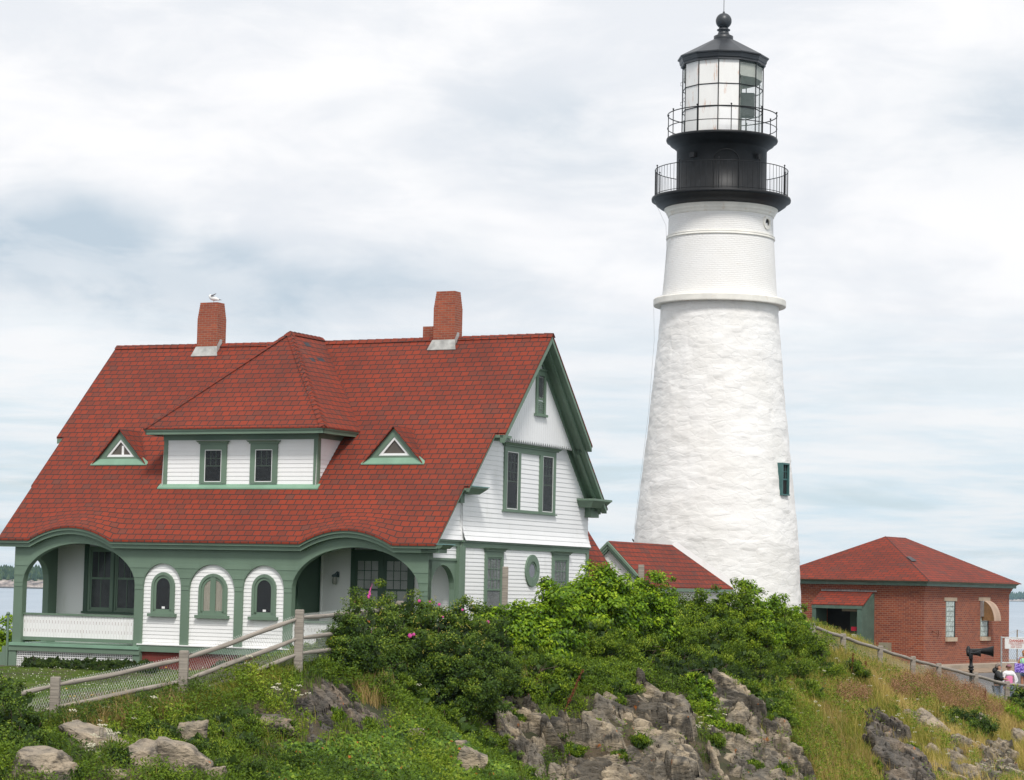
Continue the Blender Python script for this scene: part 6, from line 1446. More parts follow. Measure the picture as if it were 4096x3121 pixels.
# rusty dock stalks
def dock(sx, sy, h, lean, label, n=1):
    p = gpt(sx, sy); r_ = empty('dock_plant', tuple(p), 0, label, 'wildflower'); r_['_zb'] = 0.0; m = MB(); m.tube([(0, 0, 0), (lean*.5, 0, h*.5), (lean, 0, h)], [.014, .011, .006], 5); m.build('stem', DOCK, r_, zoff=False)
    m = MB(); rg2 = random.Random(int(sx))
    for k in range(int(170*h)):
        t = rg2.uniform(.22, 1); w = .055*(1.15-t)**.5+.012; a = rg2.uniform(0, 6.28); rr_ = w*rg2.random(); m.sphere((lean*t+rr_*math.cos(a), rr_*math.sin(a), h*t), .013, 5)
    m.build('seed_spike', DOCK, r_, zoff=False)
dock(2255, 2860, .98, .42, 'tall rust red dock stalk leaning right over the cliff')
dock(1370, 2650, .45, .02, 'short rust red dock stalk beside the rose bush')
dock(3405, 2720, .75, .05, 'rust red dock stalk on the right slope, tallest of a pair'); dock(3450, 2735, .65, .10, 'rust red dock stalk on the right slope, lower of a pair')
dock(3860, 2800, .55, .0, 'slim brown dock stalk right of the pink seed heads'); dock(3938, 2850, .75, .02, 'slim brown dock stalk below the two people')
# rose flowers, hips
for i, (x, y, D, r) in enumerate([(1424, 2410, 52.2, .060), (1677, 2404, 52.6, .05), (1757, 2418, 52.6, .048), (1470, 2536, 51.2, .055), (1488, 2530, 51.2, .04), (1640, 2543, 51.2, .07), (1655, 2538, 51.2, .05), (1850, 2440, 53, .04), (1952, 2488, 54, .05), (1720, 2407, 52.7, .03), (1772, 2468, 52.2, .03)]):
    m = MB(); p = Vector(at(x, y, D-.25)); rg2 = random.Random(i)
    for k in range(6): a = k*PI/3; m.sphere((r*.55*math.cos(a), -.02, r*.55*math.sin(a)), r*.5, 8, (1, .45, 1))
    m.sphere((0, -.03, 0), r*.4, 8, (1, .5, 1)); o = m.build('rose_flower', PINK, None); o.scale = (.68, .68, .68); o.parent = rose; o.location = p-rose.location
m = MB(); rg2 = random.Random(8)
for k in range(95):
    x, y = rg2.uniform(1400, 1950), rg2.uniform(2380, 2620)
    if (x-1680)**2/290**2+(y-2510)**2/150**2 > 1: continue
    p = Vector(at(x, y, 52.2+rg2.uniform(-.9, .1)))-rose.location
    for j in range(3): m.sphere((p.x+rg2.gauss(0, .02), p.y-.2, p.z+rg2.gauss(0, .02)), .011, 5)
o = m.build('rose_hips', HIP, None); o.parent = rose; tag(o, kind='stuff')
m = MB(); p0 = Vector(at(1466, 2494, 51.6))-rose.location
for k in range(40): m.sphere((p0.x+rg2.gauss(0, .06), p0.y+rg2.gauss(0, .04), p0.z+rg2.gauss(0, .06)), .02, 5)
o = m.build('withered_cluster', ORG, None); o.parent = rose
# foxglove like pink spire
p = Vector(at(1478, 2385, 52.0)); r_ = empty('pink_spire_flower', tuple(p-Vector((0, 0, .35))), 0, 'single tall pink flower spire above the rose bush', 'wildflower'); r_['_zb'] = 0.0
m = MB(); m.tube([(-.03, 0, 0), (0, 0, .35), (.04, 0, .58)], .008, 5); m.build('stem', STEM_G, r_, zoff=False)
m = MB(); 
for k in range(26): t = k/25; m.sphere((-.02+.07*t+rg2.gauss(0, .008), 0, .32+.30*t), .024*(1.2-t), 6)
m.build('flower_spike', PINK, r_, zoff=False)
# yellow flowers in the grass by the fence
yf = empty('yellow_flower', (0, 0, 0)); m = MB(); m.tube([(0, 0, 0), (.01, 0, .30)], .004, 5); a_ = m.build('stem', STEM_G, yf); m = MB(); m.sphere((.01, 0, .31), .022, 8, (1, 1, .5)); b_ = m.build('flower_head', YEL, yf)
for i, (x, y) in enumerate([(277, 2812), (294, 2820), (360, 2828), (356, 2830), (450, 2815), (466, 2817), (393, 2831), (365, 2828), (322, 2848), (261, 2795), (452, 2728), (660, 2702), (738, 2735), (716, 2710), (755, 2718), (728, 2850), (3770, 2862), (3790, 2900), (3900, 2890), (3660, 2850), (3120, 2745), (3075, 2720)]):
    r_ = yf
    if i: r_ = yf.copy(); COL.objects.link(r_); [(lambda c_: (COL.objects.link(c_), setattr(c_, 'parent', r_)))(ch.copy()) for ch in (a_, b_)]
    r_.location = gpt(x, y+32); s_ = .8+.4*((i*7) % 5)/5; r_.scale = (s_, s_, s_); tag(r_, 'small yellow flower on a thin stem in the grass', 'wildflower', 'yellow flowers by the fence and on the slope')

# ------------------------------------------------------------------ split rail fences with chain link
def chain(T, L, z0, z1, s0, s1, step=.085, w=.0055, mat=WIRE, name='chain_link', parent=None):
    """T maps (a along, o, z); s0,s1 shear: base height at both ends"""
    nz = max(2, int((z1-z0)/step*1.0)); n = int(L/step); V = []; Fq = []
    for i in range(-1, n+1):
        for ph in (0,):
            pts = []
            for j in range(nz+1):
                a = (i+(.5 if (j % 2) else 0)+.5*(0))*step; z = z0+(z1-z0)*j/nz
                for q in (0,): pts.append((a, z))
            pts2 = [((i+1 if j % 2 == 0 else i+.5)*step, z0+(z1-z0)*j/nz) for j in range(nz+1)]
            for PP in (pts, pts2):
                for (a0, zz0), (a1, zz1) in zip(PP[:-1], PP[1:]):
                    if min(a0, a1) < 0 or max(a0, a1) > L: continue
                    b0 = s0+(s1-s0)*a0/L; b1 = s0+(s1-s0)*a1/L
                    dx, dz = a1-a0, (zz1+b1)-(zz0+b0); l = math.hypot(dx, dz); nx, nz_ = -dz/l*w/2, dx/l*w/2; k = len(V)
                    for (a, z, o) in ((a0-nx, zz0+b0-nz_, 0), (a0+nx, zz0+b0+nz_, 0), (a1+nx, zz1+b1+nz_, 0), (a1-nx, zz1+b1-nz_, 0)): V.append(T(a, o, z))
                    for (a, z, o) in ((a0, zz0+b0, w*.6), (a1, zz1+b1, w*.6)): V.append(T(a, o, z))
                    Fq += [(k, k+4, k+5, k+3), (k+4, k+1, k+2, k+5)]
    me = np_mesh(name, np.array(V), np.array(Fq)); o = link(name, me, mat); o.parent = parent; return o
def fence(name_label, posts, rails, pw=.085, rr_=.045, zb=-1.15, mesh=True, skip_last_mesh=0):
    P0 = posts[0]; r_ = empty('rail_fence', (P0[0], P0[1], P0[2]-1.1), 0, name_label, 'fence'); b0 = Vector(r_.location); rg2 = random.Random(int(P0[1]*10))
    for p in posts:
        m = MB(); w = pw; x, y, z = p[0]-b0.x, p[1]-b0.y, p[2]-b0.z; m.box(x-w, x+w, y-w, y+w, z-1.6, z-.012); o = m.build('post', WOOD_P, None, bevel=.02); o.parent = r_
    for i in range(len(posts)-1):
        A, B = Vector(posts[i]), Vector(posts[i+1])
        for j, dz in enumerate(rails):
            m = MB(); a = A-b0+Vector((0, 0, -dz)); b = B-b0+Vector((0, 0, -dz)); d = (b-a).normalized(); a = a+d*.045; b = b-d*.045; n = 9; pts = []
            for k in range(n): q = a.lerp(b, k/(n-1)); q.z += math.sin(k*1.1+i+j*2)*.008-.012*math.sin(PI*k/(n-1)); pts.append(tuple(q))
            vs_ = len(m.v); m.tube(pts, [rr_*(.62 if k in (0, n-1) else 1+.08*math.sin(k*2.3+j)) for k in range(n)], 10)
            L_ = (b-a).length
            for q in range(vs_, len(m.v)): 
                kk_ = (q-vs_)//10; m.uv[q] = (L_*min(kk_, n-1)/(n-1), ((q-vs_) % 10)/10*.28) if (q-vs_) < n*10 else (0, 0)
            o = m.build('rail', WOOD, None); o.parent = r_
        if mesh:
            L = math.hypot(B.x-A.x, B.y-A.y); ux, uy = (B.x-A.x)/L, (B.y-A.y)/L
            T = lambda a, o, z, A=A, ux=ux, uy=uy: (A.x+ux*a+uy*(o+.055)-b0.x, A.y+uy*a-ux*(o+.055)-b0.y+(.11 if ux < 0 else 0), z-b0.z)
            chain(lambda a, o, z, A=A, ux=ux, uy=uy: (A.x+ux*a-uy*(.055+o)-b0.x, A.y+uy*a+ux*(.055+o)-b0.y, z-b0.z), L, -rails[-1]-.18 if len(rails) > 2 else -1.0, -.10, A.z, B.z, parent=r_, step=.05 if A.y < 60 else .065, w=.0042)
    return r_
pz = lambda x, y, D: tuple(float(q) for q in at(x, y, D))
fence('weathered log rail fence with chain link climbing toward the porch', [pz(-330, 2830, 42.6), pz(223, 2705, 44), pz(737, 2600, 45.2), pz(1199, 2436, 47.2), pz(1600, 2402, 54.5)], (.17, .56, .87))
fence('grey log rail fence with chain link running down the hill to the right', [pz(3250, 2490, 71), pz(3373, 2533, 73.4), pz(3521, 2582, 75.8), pz(3652, 2624, 78.0), pz(3755, 2651, 80.0), pz(3903, 2689, 82.5), pz(4029, 2723, 84.5), pz(4240, 2742, 87.5)], (.12, .88), pw=.08, rr_=.052)
m = MB(); 
for nm, (x, y, D, h) in {'single tall grey post before the gable window': (2022, 2267, 61.5, 1.9), 'single grey post before the red passage roof': (2565, 2259, 63.2, 1.9)}.items():
    p = at(x, y, D); o = empty('fence_post', (p[0], p[1], p[2]-h), 0, nm, 'post'); m = MB(); m.box(-.075, .075, -.075, .075, p[2]-h, p[2]); m.build('post', WOOD_P, o, bevel=.012)

# ------------------------------------------------------------------ birds
GW = M('gull white', (.74, .74, .72), .7, .05, 5); GG_ = M('gull grey', (.28, .29, .31), .7, .1, 8); GB = M('gull black', (.03, .03, .03), .6)
gp = ho+Uv*(-10.72)+Vv*3.85
gull = empty('seagull', (gp.x, gp.y, 8.46), -YAW, 'white and grey gull standing on the left chimney, preening', 'bird'); gull['_zb'] = 0.0
def blob(name, pts, rad, mat, parent, flat=None, sub=2):
    """one continuous skinned surface along a chain of joints"""
    me = bpy.data.meshes.new(name); me.from_pydata([tuple(p) for p in pts], [(i, i+1) for i in range(len(pts)-1)], []); o = bpy.data.objects.new(name, me); COL.objects.link(o); o.parent = parent
    sk = o.modifiers.new('skin', 'SKIN'); sv = me.skin_vertices[0].data if me.skin_vertices else None
    if sv is None: return o
    for v, r in zip(sv, rad): v.radius = r if isinstance(r, tuple) else (r, r)
    sv[0].use_root = True; ss = o.modifiers.new('sub', 'SUBSURF'); ss.levels = sub; ss.render_levels = sub; me.materials.append(mat); return o
def skin(name, verts, edges, rads, mat, parent=None, sub=2, root=0):
    me = bpy.data.meshes.new(name); me.from_pydata([tuple(v) for v in verts], edges, [])
    o = bpy.data.objects.new(name, me); COL.objects.link(o)
    if parent: o.parent = parent
    o.modifiers.new('skin', 'SKIN')
    if not me.skin_vertices:
        bm = bmesh.new(); bm.from_mesh(me); bm.verts.layers.skin.verify(); bm.to_mesh(me); bm.free()
    sv = me.skin_vertices[0].data
    for i, r in enumerate(rads): sv[i].radius = r if isinstance(r, tuple) else (r, r); sv[i].use_root = (i == root)
    s2 = o.modifiers.new('sub', 'SUBSURF'); s2.levels = sub; s2.render_levels = sub; me.materials.append(mat)
    if hasattr(o.modifiers[0], 'use_smooth_shade'): o.modifiers[0].use_smooth_shade = True
    return o
def chainskin(name, pts, rads, mat, parent=None, sub=2): return skin(name, pts, [(i, i+1) for i in range(len(pts)-1)], rads, mat, parent, sub)
chainskin('body', [(-.15, 0, .27), (-.13, 0, .20), (-.06, 0, .15), (.05, 0, .13), (.14, 0, .11), (.20, 0, .08)], [.045, .065, .085, .07, .04, .015], GW, gull)
o = chainskin('wing', [(-.08, -.05, .22), (.02, -.06, .24), (.12, -.06, .29)], [(.055, .02), (.05, .015), (.012, .006)], GG_, gull)
o = chainskin('wing', [(-.02, .04, .17), (.10, .05, .14), (.22, .04, .10)], [(.05, .02), (.04, .015), (.01, .006)], GG_, gull)
chainskin('tail', [(.12, 0, .12), (.20, 0, .09), (.29, 0, .085)], [(.03, .012), (.022, .01), (.006, .004)], GB, gull)
m = MB(); m.tube([(.0, 0, 0), (.0, 0, .09)], .008, 5); m.tube([(-.03, 0, .008), (.02, 0, .008)], .008, 5); m.build('leg', M('gull leg', (.4, .25, .2), .6), gull, zoff=False)
bpv = pb+Uv*0+Vv*2.0; sb = empty('small_bird', (bpv.x, bpv.y, 1.56), -YAW, 'tiny dark bird perched on the passage building ridge', 'bird'); sb['_zb'] = 0.0
chainskin('body', [(.04, 0, .0), (.01, 0, .06), (-.02, 0, .11)], [.012, .035, .025], GB, sb, 1)

# ------------------------------------------------------------------ fog horn on a post
hp = at(3884, 2698, 86.5); hz = float(hp[2])-.95
horn = empty('fog_horn', (hp[0], hp[1], -3.9), math.radians(-12), 'black double trumpet fog horn on an iron post before the brick house', 'fog horn')
m = MB(); m.lathe([(.06, -3.9), (.06, -2.62), (.10, -2.60), (.10, -2.56), (.06, -2.53), (.10, -2.50), (.10, -2.46), (.06, -2.44), (.055, -2.25), (.07, -2.2), (.05, -2.05)], 16); m.build('post', BLACK, horn, recalc=False)
def trumpet(a, b, r0, r1, nm, z, y=0.0, back=True):
    m = MB(lambda p, q, r: (r, p+y, q+z)); prof = [(0, a), (r0*1.6, a), (r0*1.6, a+.06), (r0, a+.1)] + [(r0+(r1-r0)*(k/10)**2.6, a+.1+(b-a-.1)*k/10) for k in range(11)] + [(r1+.012, b), (r1*.9, b-.01), (r0, b-.12)]
    m.lathe(prof, 24); return m.build(nm, BLACK, horn, recalc=False)
trumpet(-.14, .78, .075, .20, 'large_trumpet', -1.92, .12); trumpet(-.14, .34, .055, .12, 'small_trumpet', -2.0, -.15)
m = MB(); m.sphere((-.10, .12, -1.92), .15, 16, (.55, 1, 1.15)); m.build('driver_housing', BLACK, horn); m = MB(); m.sphere((-.10, -.15, -2.0), .11, 16, (.6, 1, 1.1)); m.box(-.08, .06, -.2, .2, -2.2, -2.04); m.build('driver_housing', BLACK, horn, bevel=.02)

# ------------------------------------------------------------------ steel gate with danger sign, wire fence behind
gt = empty('chain_link_gate', (18.46, 91.2, -2.9), 0, 'low chain link gate in a steel frame at the right edge, holding a warning sign', 'gate')
m = MB(); X0_ = 18.46
for x in (0, 1.75): m.tube([(x, 0, -2.44), (x, 0, -1.48)], .022, 8)
for z in (-2.43, -1.50): m.tube([(0, 0, z), (1.75, 0, z)], .018, 8)
m.tube([(-.02, 0, -3.0), (-.02, 0, -1.45)], .026, 8); m.build('frame', STEEL, gt)
o = chain(lambda a, o, z: (a, .01+o, z), 1.75, -2.42, -1.5, 0, 0, .075, .006, STEEL, 'wire_mesh', gt); o.location = (0, 0, 2.9)
sg = empty('warning_sign', (18.99, 91.12, -1.93), 0, 'white warning sign with red DANGER lettering hung on the gate', 'sign')
m = MB(); m.box(-.435, .435, -.008, .008, -1.915, -1.525); m.build('panel', M('sign white', (.66, .66, .64), .5, .05, 6, dirt=((.45, .4, .33, 1), .25)), sg, bevel=.003)
REDT = M('sign red', (.42, .07, .05), .6)
def text(body, size, x, z, parent, mat, y=-.0115, bold=.0):
    cu = bpy.data.curves.new('lettering', 'FONT'); cu.body = body; cu.size = size; cu.align_x = 'CENTER'; cu.extrude = .001; cu.offset = bold; cu.space_character = 1.08
    o = bpy.data.objects.new('lettering', cu); COL.objects.link(o); bpy.context.view_layer.update(); me = bpy.data.meshes.new_from_object(o.evaluated_get(bpy.context.evaluated_depsgraph_get()))
    bpy.data.objects.remove(o); o2 = bpy.data.objects.new('lettering', me); COL.objects.link(o2); me.materials.clear(); me.materials.append(mat); o2.parent = parent; o2.rotation_euler = (PI/2, 0, 0); o2.location = (x, y, z-parent['_zb']); return o2
text('DANGER', .125, .0, -1.655, sg, REDT, bold=.005); text('HIGH INTENSITY', .072, .0, -1.725, sg, REDT, bold=.001); text('FOG SIGNAL', .072, .0, -1.79, sg, REDT, bold=.001); text('KEEP AWAY', .072, .0, -1.87, sg, REDT, bold=.001)
wfp = at(4069, 2519, 102.5); wf = empty('wire_fence', (float(wfp[0]), 102.5, float(wfp[2])-1.76), 0, 'rusty wire fence on steel posts beyond the gate, before the sea', 'fence')
for x in (0.0, 2.4):
    m = MB(); m.tube([(x, .0, 0), (x, .0, 1.76)], .026, 8); m.build('post', M('rusty post', (.25, .20, .14), .8, .3, 6), wf, zoff=False)
m = MB()
for z0, z1, a, b in ((1.74, 1.44, 0, -.9), (1.68, 1.36, 0, -.9), (1.74, 1.42, 0, 1.3), (1.68, 1.34, 0, 1.3)): m.tube([(a, 0, z0), (b, 0, z1)], .007, 5)
m.build('strand_wire', STEEL, wf, zoff=False)
o = chain(lambda a, o, z: (a-.5, .01+o, z), 2.9, .05, 1.3, 0, 0, .085, .006, STEEL, 'wire_mesh', wf)

# ------------------------------------------------------------------ people
SKIN = M('skin', (.50, .27, .18), .6, .06, 6); SKIN2 = M('tanned skin', (.46, .22, .13), .6, .06, 6)
JKT = M('black jacket', (.016, .017, .018), .7, .3, 8, .004, 20); HAIRG = M('grey hair', (.16, .13, .11), .8, .3, 20); JEAN = M('blue jeans', (.10, .14, .22), .85, .2, 10)
PSH = M('pink shirt', (.72, .22, .40), .8, .08, 8); WCD = M('white cardigan', (.78, .77, .78), .85, .05, 8); CAP = M('mauve cap', (.22, .10, .12), .7, .2, 20); HAIRB = M('dark brown hair', (.05, .03, .02), .8, .3, 20)
MINT = M('mint top', (.36, .72, .40), .8, .1, 20); CURL = M('ginger curls', (.42, .20, .07), .85, .35, 24, .02, 30)
def bag_mat():
    m, t, bs, out = new_mat('purple floral cloth'); tc = t.n('ShaderNodeTexCoord'); n = t.noise(tc.outputs['Object'], 13, 3, .5, 1.5)
    t.link(t.ramp(n, [(.36, (.05, .03, .22)), (.46, (.22, .12, .55)), (.56, (.50, .42, .75)), (.66, (.10, .08, .40))], 'CONSTANT'), bs.inputs['Base Color']); bs.inputs['Roughness'].default_value = .8; return m
def body(root, mat, J, nm='body'):
    names = list(J); idx = {k: i for i, k in enumerate(names)}
    E = [('pelvis', 'waist'), ('waist', 'chest'), ('chest', 'neck'), ('neck', 'jaw'), ('jaw', 'head'), ('head', 'crown')]
    for s_ in 'LR': E += [('chest', 'sh'+s_), ('sh'+s_, 'el'+s_), ('el'+s_, 'wr'+s_), ('wr'+s_, 'palm'+s_), ('pelvis', 'hip'+s_), ('hip'+s_, 'kn'+s_), ('kn'+s_, 'an'+s_), ('an'+s_, 'toe'+s_)]
    for s_ in 'LR':
        for f in range(5):
            k = 'f%d%s' % (f, s_)
            if k in J: E.append(('palm'+s_, k))
    return skin(nm, [J[k][0] for k in names], [(idx[a], idx[b]) for a, b in E if a in idx and b in idx], [J[k][1] for k in names], mat, root, 2)
def person(loc, rz, label, H, pose, hair):
    r_ = empty('person', loc, rz, label, 'person', None); r_['_zb'] = 0.0; return r_
def joints(H, elL, wrL, elR, wrR, head_turn=0.0, lean=(0, 0)):
    h = H; lx, ly = lean
    J = {'pelvis': ((0, 0, .53*h), .13), 'waist': ((lx*.3, ly*.3, .62*h), .12), 'chest': ((lx*.7, ly*.7, .76*h), (.15, .12)), 'neck': ((lx, ly, .845*h), .055), 'jaw': ((lx+.01, ly-.025, .885*h), .06), 'head': ((lx, ly, .93*h), .082), 'crown': ((lx, ly+.01, .975*h), .065)}
    for s_, sg_, el, wr in (('L', -1, elL, wrL), ('R', 1, elR, wrR)):
        sh = (lx+sg_*.17, ly, .805*h); J['sh'+s_] = (sh, .06); J['el'+s_] = (el, .045); J['wr'+s_] = (wr, .03)
        d = (Vector(wr)-Vector(el)).normalized(); pl = Vector(wr)+d*.06; J['palm'+s_] = (tuple(pl), (.035, .02)); sd2 = d.cross(Vector((0, 1, .2))).normalized()
        for f in range(4): J['f%d%s' % (f, s_)] = (tuple(pl+d*(.075-.008*abs(f-1.3))+sd2*(f-1.5)*.022+Vector((0, 0, -.015))), .009)
        J['f4'+s_] = (tuple(pl+d*.02+sd2*.055), .010)
        J['hip'+s_] = ((sg_*.09, 0, .50*h), .085); J['kn'+s_] = ((sg_*.10, -.01, .28*h), .058); J['an'+s_] = ((sg_*.10, .02, .045*h), .038); J['toe'+s_] = ((sg_*.11, -.14, .02*h), .032)
    return J
def face(root, J, c, mat=None):
    hd = Vector(J['head'][0]); m = MB()
    for s_ in (-1, 1): m.sphere((hd.x+s_*.030, hd.y-.080, hd.z), .010, 6)
    m.build('eyes', DARK, root, zoff=False); m = MB(); m.sphere((hd.x, hd.y-.092, hd.z-.022), .013, 8, (.8, 1, 1.5)); m.build('nose', c, root, zoff=False)
    m = MB(); m.sphere((hd.x, hd.y-.078, hd.z-.055), .016, 8, (1.3, .5, .4)); m.build('mouth', PINK, root, zoff=False)
    m = MB()
    for s_ in (-1, 1): m.sphere((hd.x+s_*.083, hd.y+.005, hd.z-.01), .02, 8, (.5, .8, 1.3))
    m.build('ears', c, root, zoff=False)
def garment(root, J, keys, edges, mat, nm, grow=.022):
    idx = {k: i for i, k in enumerate(keys)}
    def g_(r): return (r[0]+grow, r[1]+grow) if isinstance(r, tuple) else r+grow
    return skin(nm, [J[k][0] for k in keys], [(idx[a], idx[b]) for a, b in edges], [g_(J[k][1]) for k in keys], mat, root, 2)
TOP_E = [('pelvis', 'waist'), ('waist', 'chest'), ('chest', 'shL'), ('shL', 'elL'), ('elL', 'wrL'), ('chest', 'shR'), ('shR', 'elR'), ('elR', 'wrR')]
TOP_K = ['pelvis', 'waist', 'chest', 'shL', 'elL', 'wrL', 'shR', 'elR', 'wrR']
LEG_E = [('pelvis', 'hipL'), ('hipL', 'knL'), ('knL', 'anL'), ('pelvis', 'hipR'), ('hipR', 'knR'), ('knR', 'anR')]; LEG_K = ['pelvis', 'hipL', 'knL', 'anL', 'hipR', 'knR', 'anR']
def skullcap(root, J, mat, nm='hair', k=1.13, back=.02, low=-.02, sc=(1, 1.08, 1.05)):
    hd = Vector(J['head'][0]); m = MB(); vs = []; n, q = 20, 9
    for j in range(q+1):
        for i in range(n):
            a = 2*PI*i/n; ph = PI*.60*j/q; lim = 1.0
            if math.sin(a) < -.2: ph *= .62
            r = .088*k; vs.append((hd.x+r*sc[0]*math.sin(ph)*math.cos(a), hd.y+back+r*sc[1]*math.sin(ph)*math.sin(a), hd.z+.012+r*sc[2]*math.cos(ph)))
    m.add(vs, [(j*n+i, j*n+(i+1) % n, (j+1)*n+(i+1) % n, (j+1)*n+i) for j in range(q) for i in range(n)], smooth=True); return m.build(nm, mat, root, zoff=False, recalc=False)
# man in black jacket, turned to the right, hand on the fence post
pm = at(3990, 2654, 85.3); Hm = 1.74
man = person((pm[0], pm[1], pm[2]-Hm), math.radians(62), 'person with grey hair in a black hooded jacket, hand on the fence post', Hm, None, None)
hand = Vector(at(4028, 2718, 84.7))-Vector((pm[0], pm[1], pm[2]-Hm)); hand = Matrix.Rotation(-math.radians(62), 3, 'Z')@hand
J = joints(Hm, (-.32, -.12, .66*Hm), tuple(hand-Vector((.0, -.06, -.03))) if False else (-.22, -.30, .62*Hm), (.25, .02, .62*Hm), (.22, -.16, .52*Hm), lean=(0, -.05))
# the arm on the camera side reaches forward to the post
J['elL'] = (tuple(Vector(J['shL'][0]).lerp(hand, .5)+Vector((-.05, .02, -.08))), .045); J['wrL'] = (tuple(hand+(Vector(J['elL'][0])-hand).normalized()*.10), .03); J['palmL'] = (tuple(hand+Vector((0, 0, .01))), (.04, .02))
for f in range(4): J['f%dL' % f] = (tuple(hand+Vector((-.03+.02*f, -.07+.006*abs(f-1), -.015))), .011)
J['f4L'] = (tuple(hand+Vector((.05, -.02, -.02))), .011)
body(man, SKIN, J); face(man, J, SKIN); garment(man, J, TOP_K, TOP_E, JKT, 'jacket', .035); garment(man, J, LEG_K, LEG_E, JEAN, 'trousers', .015); skullcap(man, J, HAIRG, k=1.24)
hd = Vector(J['neck'][0]); m = MB(); m.sphere((hd.x, hd.y+.13, hd.z+.02), .125, 16, (1.15, .8, .9)); m.build('hood', JKT, man, zoff=False)
m = MB(); m.lathe([(.085, hd.z-.035), (.075, hd.z+.035)], 16, (hd.x, hd.y)); m.build('collar', M('tan collar', (.45, .42, .32), .8), man, zoff=False)
# woman in pink
pw_ = at(4035, 2657, 86.0); Hw = 1.64
wom = person((pw_[0], pw_[1], pw_[2]-Hw), math.radians(8), 'person in a mauve cap, pink shirt and open white cardigan, hands on hips', Hw, None, None)
J = joints(Hw, (-.30, .08, .64*Hw), (-.14, -.02, .57*Hw), (.33, .06, .64*Hw), (.16, .02, .58*Hw)); body(wom, SKIN, J); face(wom, J, SKIN)
garment(wom, J, ['pelvis', 'waist', 'chest', 'neck'], [('pelvis', 'waist'), ('waist', 'chest'), ('chest', 'neck')], PSH, 'shirt', .030)
garment(wom, J, ['chest', 'shL', 'elL', 'wrL', 'shR', 'elR', 'wrR'], [('chest', 'shL'), ('shL', 'elL'), ('elL', 'wrL'), ('chest', 'shR'), ('shR', 'elR'), ('elR', 'wrR')], WCD, 'cardigan', .016)
for s_ in (-1, 1): chainskin('cardigan_front', [(s_*.15, -.07, .80*Hw), (s_*.21, -.06, .68*Hw), (s_*.22, -.04, .55*Hw)], [(.05, .03), (.05, .04), (.05, .03)], WCD, wom)
garment(wom, J, LEG_K, LEG_E, JEAN, 'trousers', .012); skullcap(wom, J, HAIRB); skullcap(wom, J, CAP, 'cap', 1.2, .0, sc=(1, 1.1, 1.0))
hd = Vector(J['head'][0]); m = MB(); m.hexa([(hd.x-.06, hd.y-.16, hd.z+.03), (hd.x+.06, hd.y-.16, hd.z+.03), (hd.x+.085, hd.y-.07, hd.z+.045), (hd.x-.085, hd.y-.07, hd.z+.045), (hd.x-.06, hd.y-.16, hd.z+.04), (hd.x+.06, hd.y-.16, hd.z+.04), (hd.x+.085, hd.y-.07, hd.z+.06), (hd.x-.085, hd.y-.07, hd.z+.06)]); m.build('cap_brim', CAP, wom, zoff=False)
text('Portland', .075, .0, .70*Hw, wom, M('navy print', (.10, .06, .16), .7), y=-.150) if False else None
# third person cropped by the right edge
p3 = at(4100, 2598, 88.5); H3 = 1.66
w3 = person((p3[0], p3[1], p3[2]-H3), math.radians(-35), 'person with ginger curls, mint top and denim shorts at the right edge', H3, None, None)
J = joints(H3, (-.26, -.02, .64*H3), (-.16, -.22, .60*H3), (.26, -.02, .64*H3), (.12, -.24, .62*H3)); body(w3, SKIN2, J); face(w3, J, SKIN2)
garment(w3, J, ['waist', 'chest', 'shL', 'shR'], [('waist', 'chest'), ('chest', 'shL'), ('chest', 'shR')], MINT, 'top', .022)
J2 = dict(J); J2['kn1'] = ((-.10, 0, .40*H3), .08); J2['kn2'] = ((.10, 0, .40*H3), .08)
garment(w3, J2, ['pelvis', 'hipL', 'kn1', 'hipR', 'kn2'], [('pelvis', 'hipL'), ('hipL', 'kn1'), ('pelvis', 'hipR'), ('hipR', 'kn2')], JEAN, 'shorts', .015)
hd = Vector(J['head'][0]); m = MB(); rg2 = random.Random(5)
for k in range(60):
    v = Vector((rg2.gauss(0, 1), rg2.gauss(0, 1)+.5, rg2.gauss(0, 1)+.2)).normalized(); v.z -= .25; m.sphere(tuple(hd+Vector((0, .02, 0))+v*.10), .035, 6)
m.build('curly_hair', CURL, w3, zoff=False)
bgp = at(4078, 2672, 88.0); bag = empty('shoulder_bag', (bgp[0], bgp[1], bgp[2]-.17), math.radians(-15), 'purple floral cloth bag held by the person at the right edge', 'bag'); bag['_zb'] = 0.0
m = MB(); m.hexa([(-.17, -.05, 0), (.17, -.05, 0), (.17, .05, 0), (-.17, .05, 0), (-.18, -.015, .33), (.18, -.015, .33), (.18, .015, .33), (-.18, .015, .33)]); BAGM = bag_mat(); m.build('bag_body', BAGM, bag, zoff=False, bevel=.02)
m = MB(); m.tube([(-.10, 0, .32), (-.06, 0, .50), (.06, 0, .50), (.10, 0, .32)], .012, 6); m.build('strap', BAGM, bag, zoff=False)

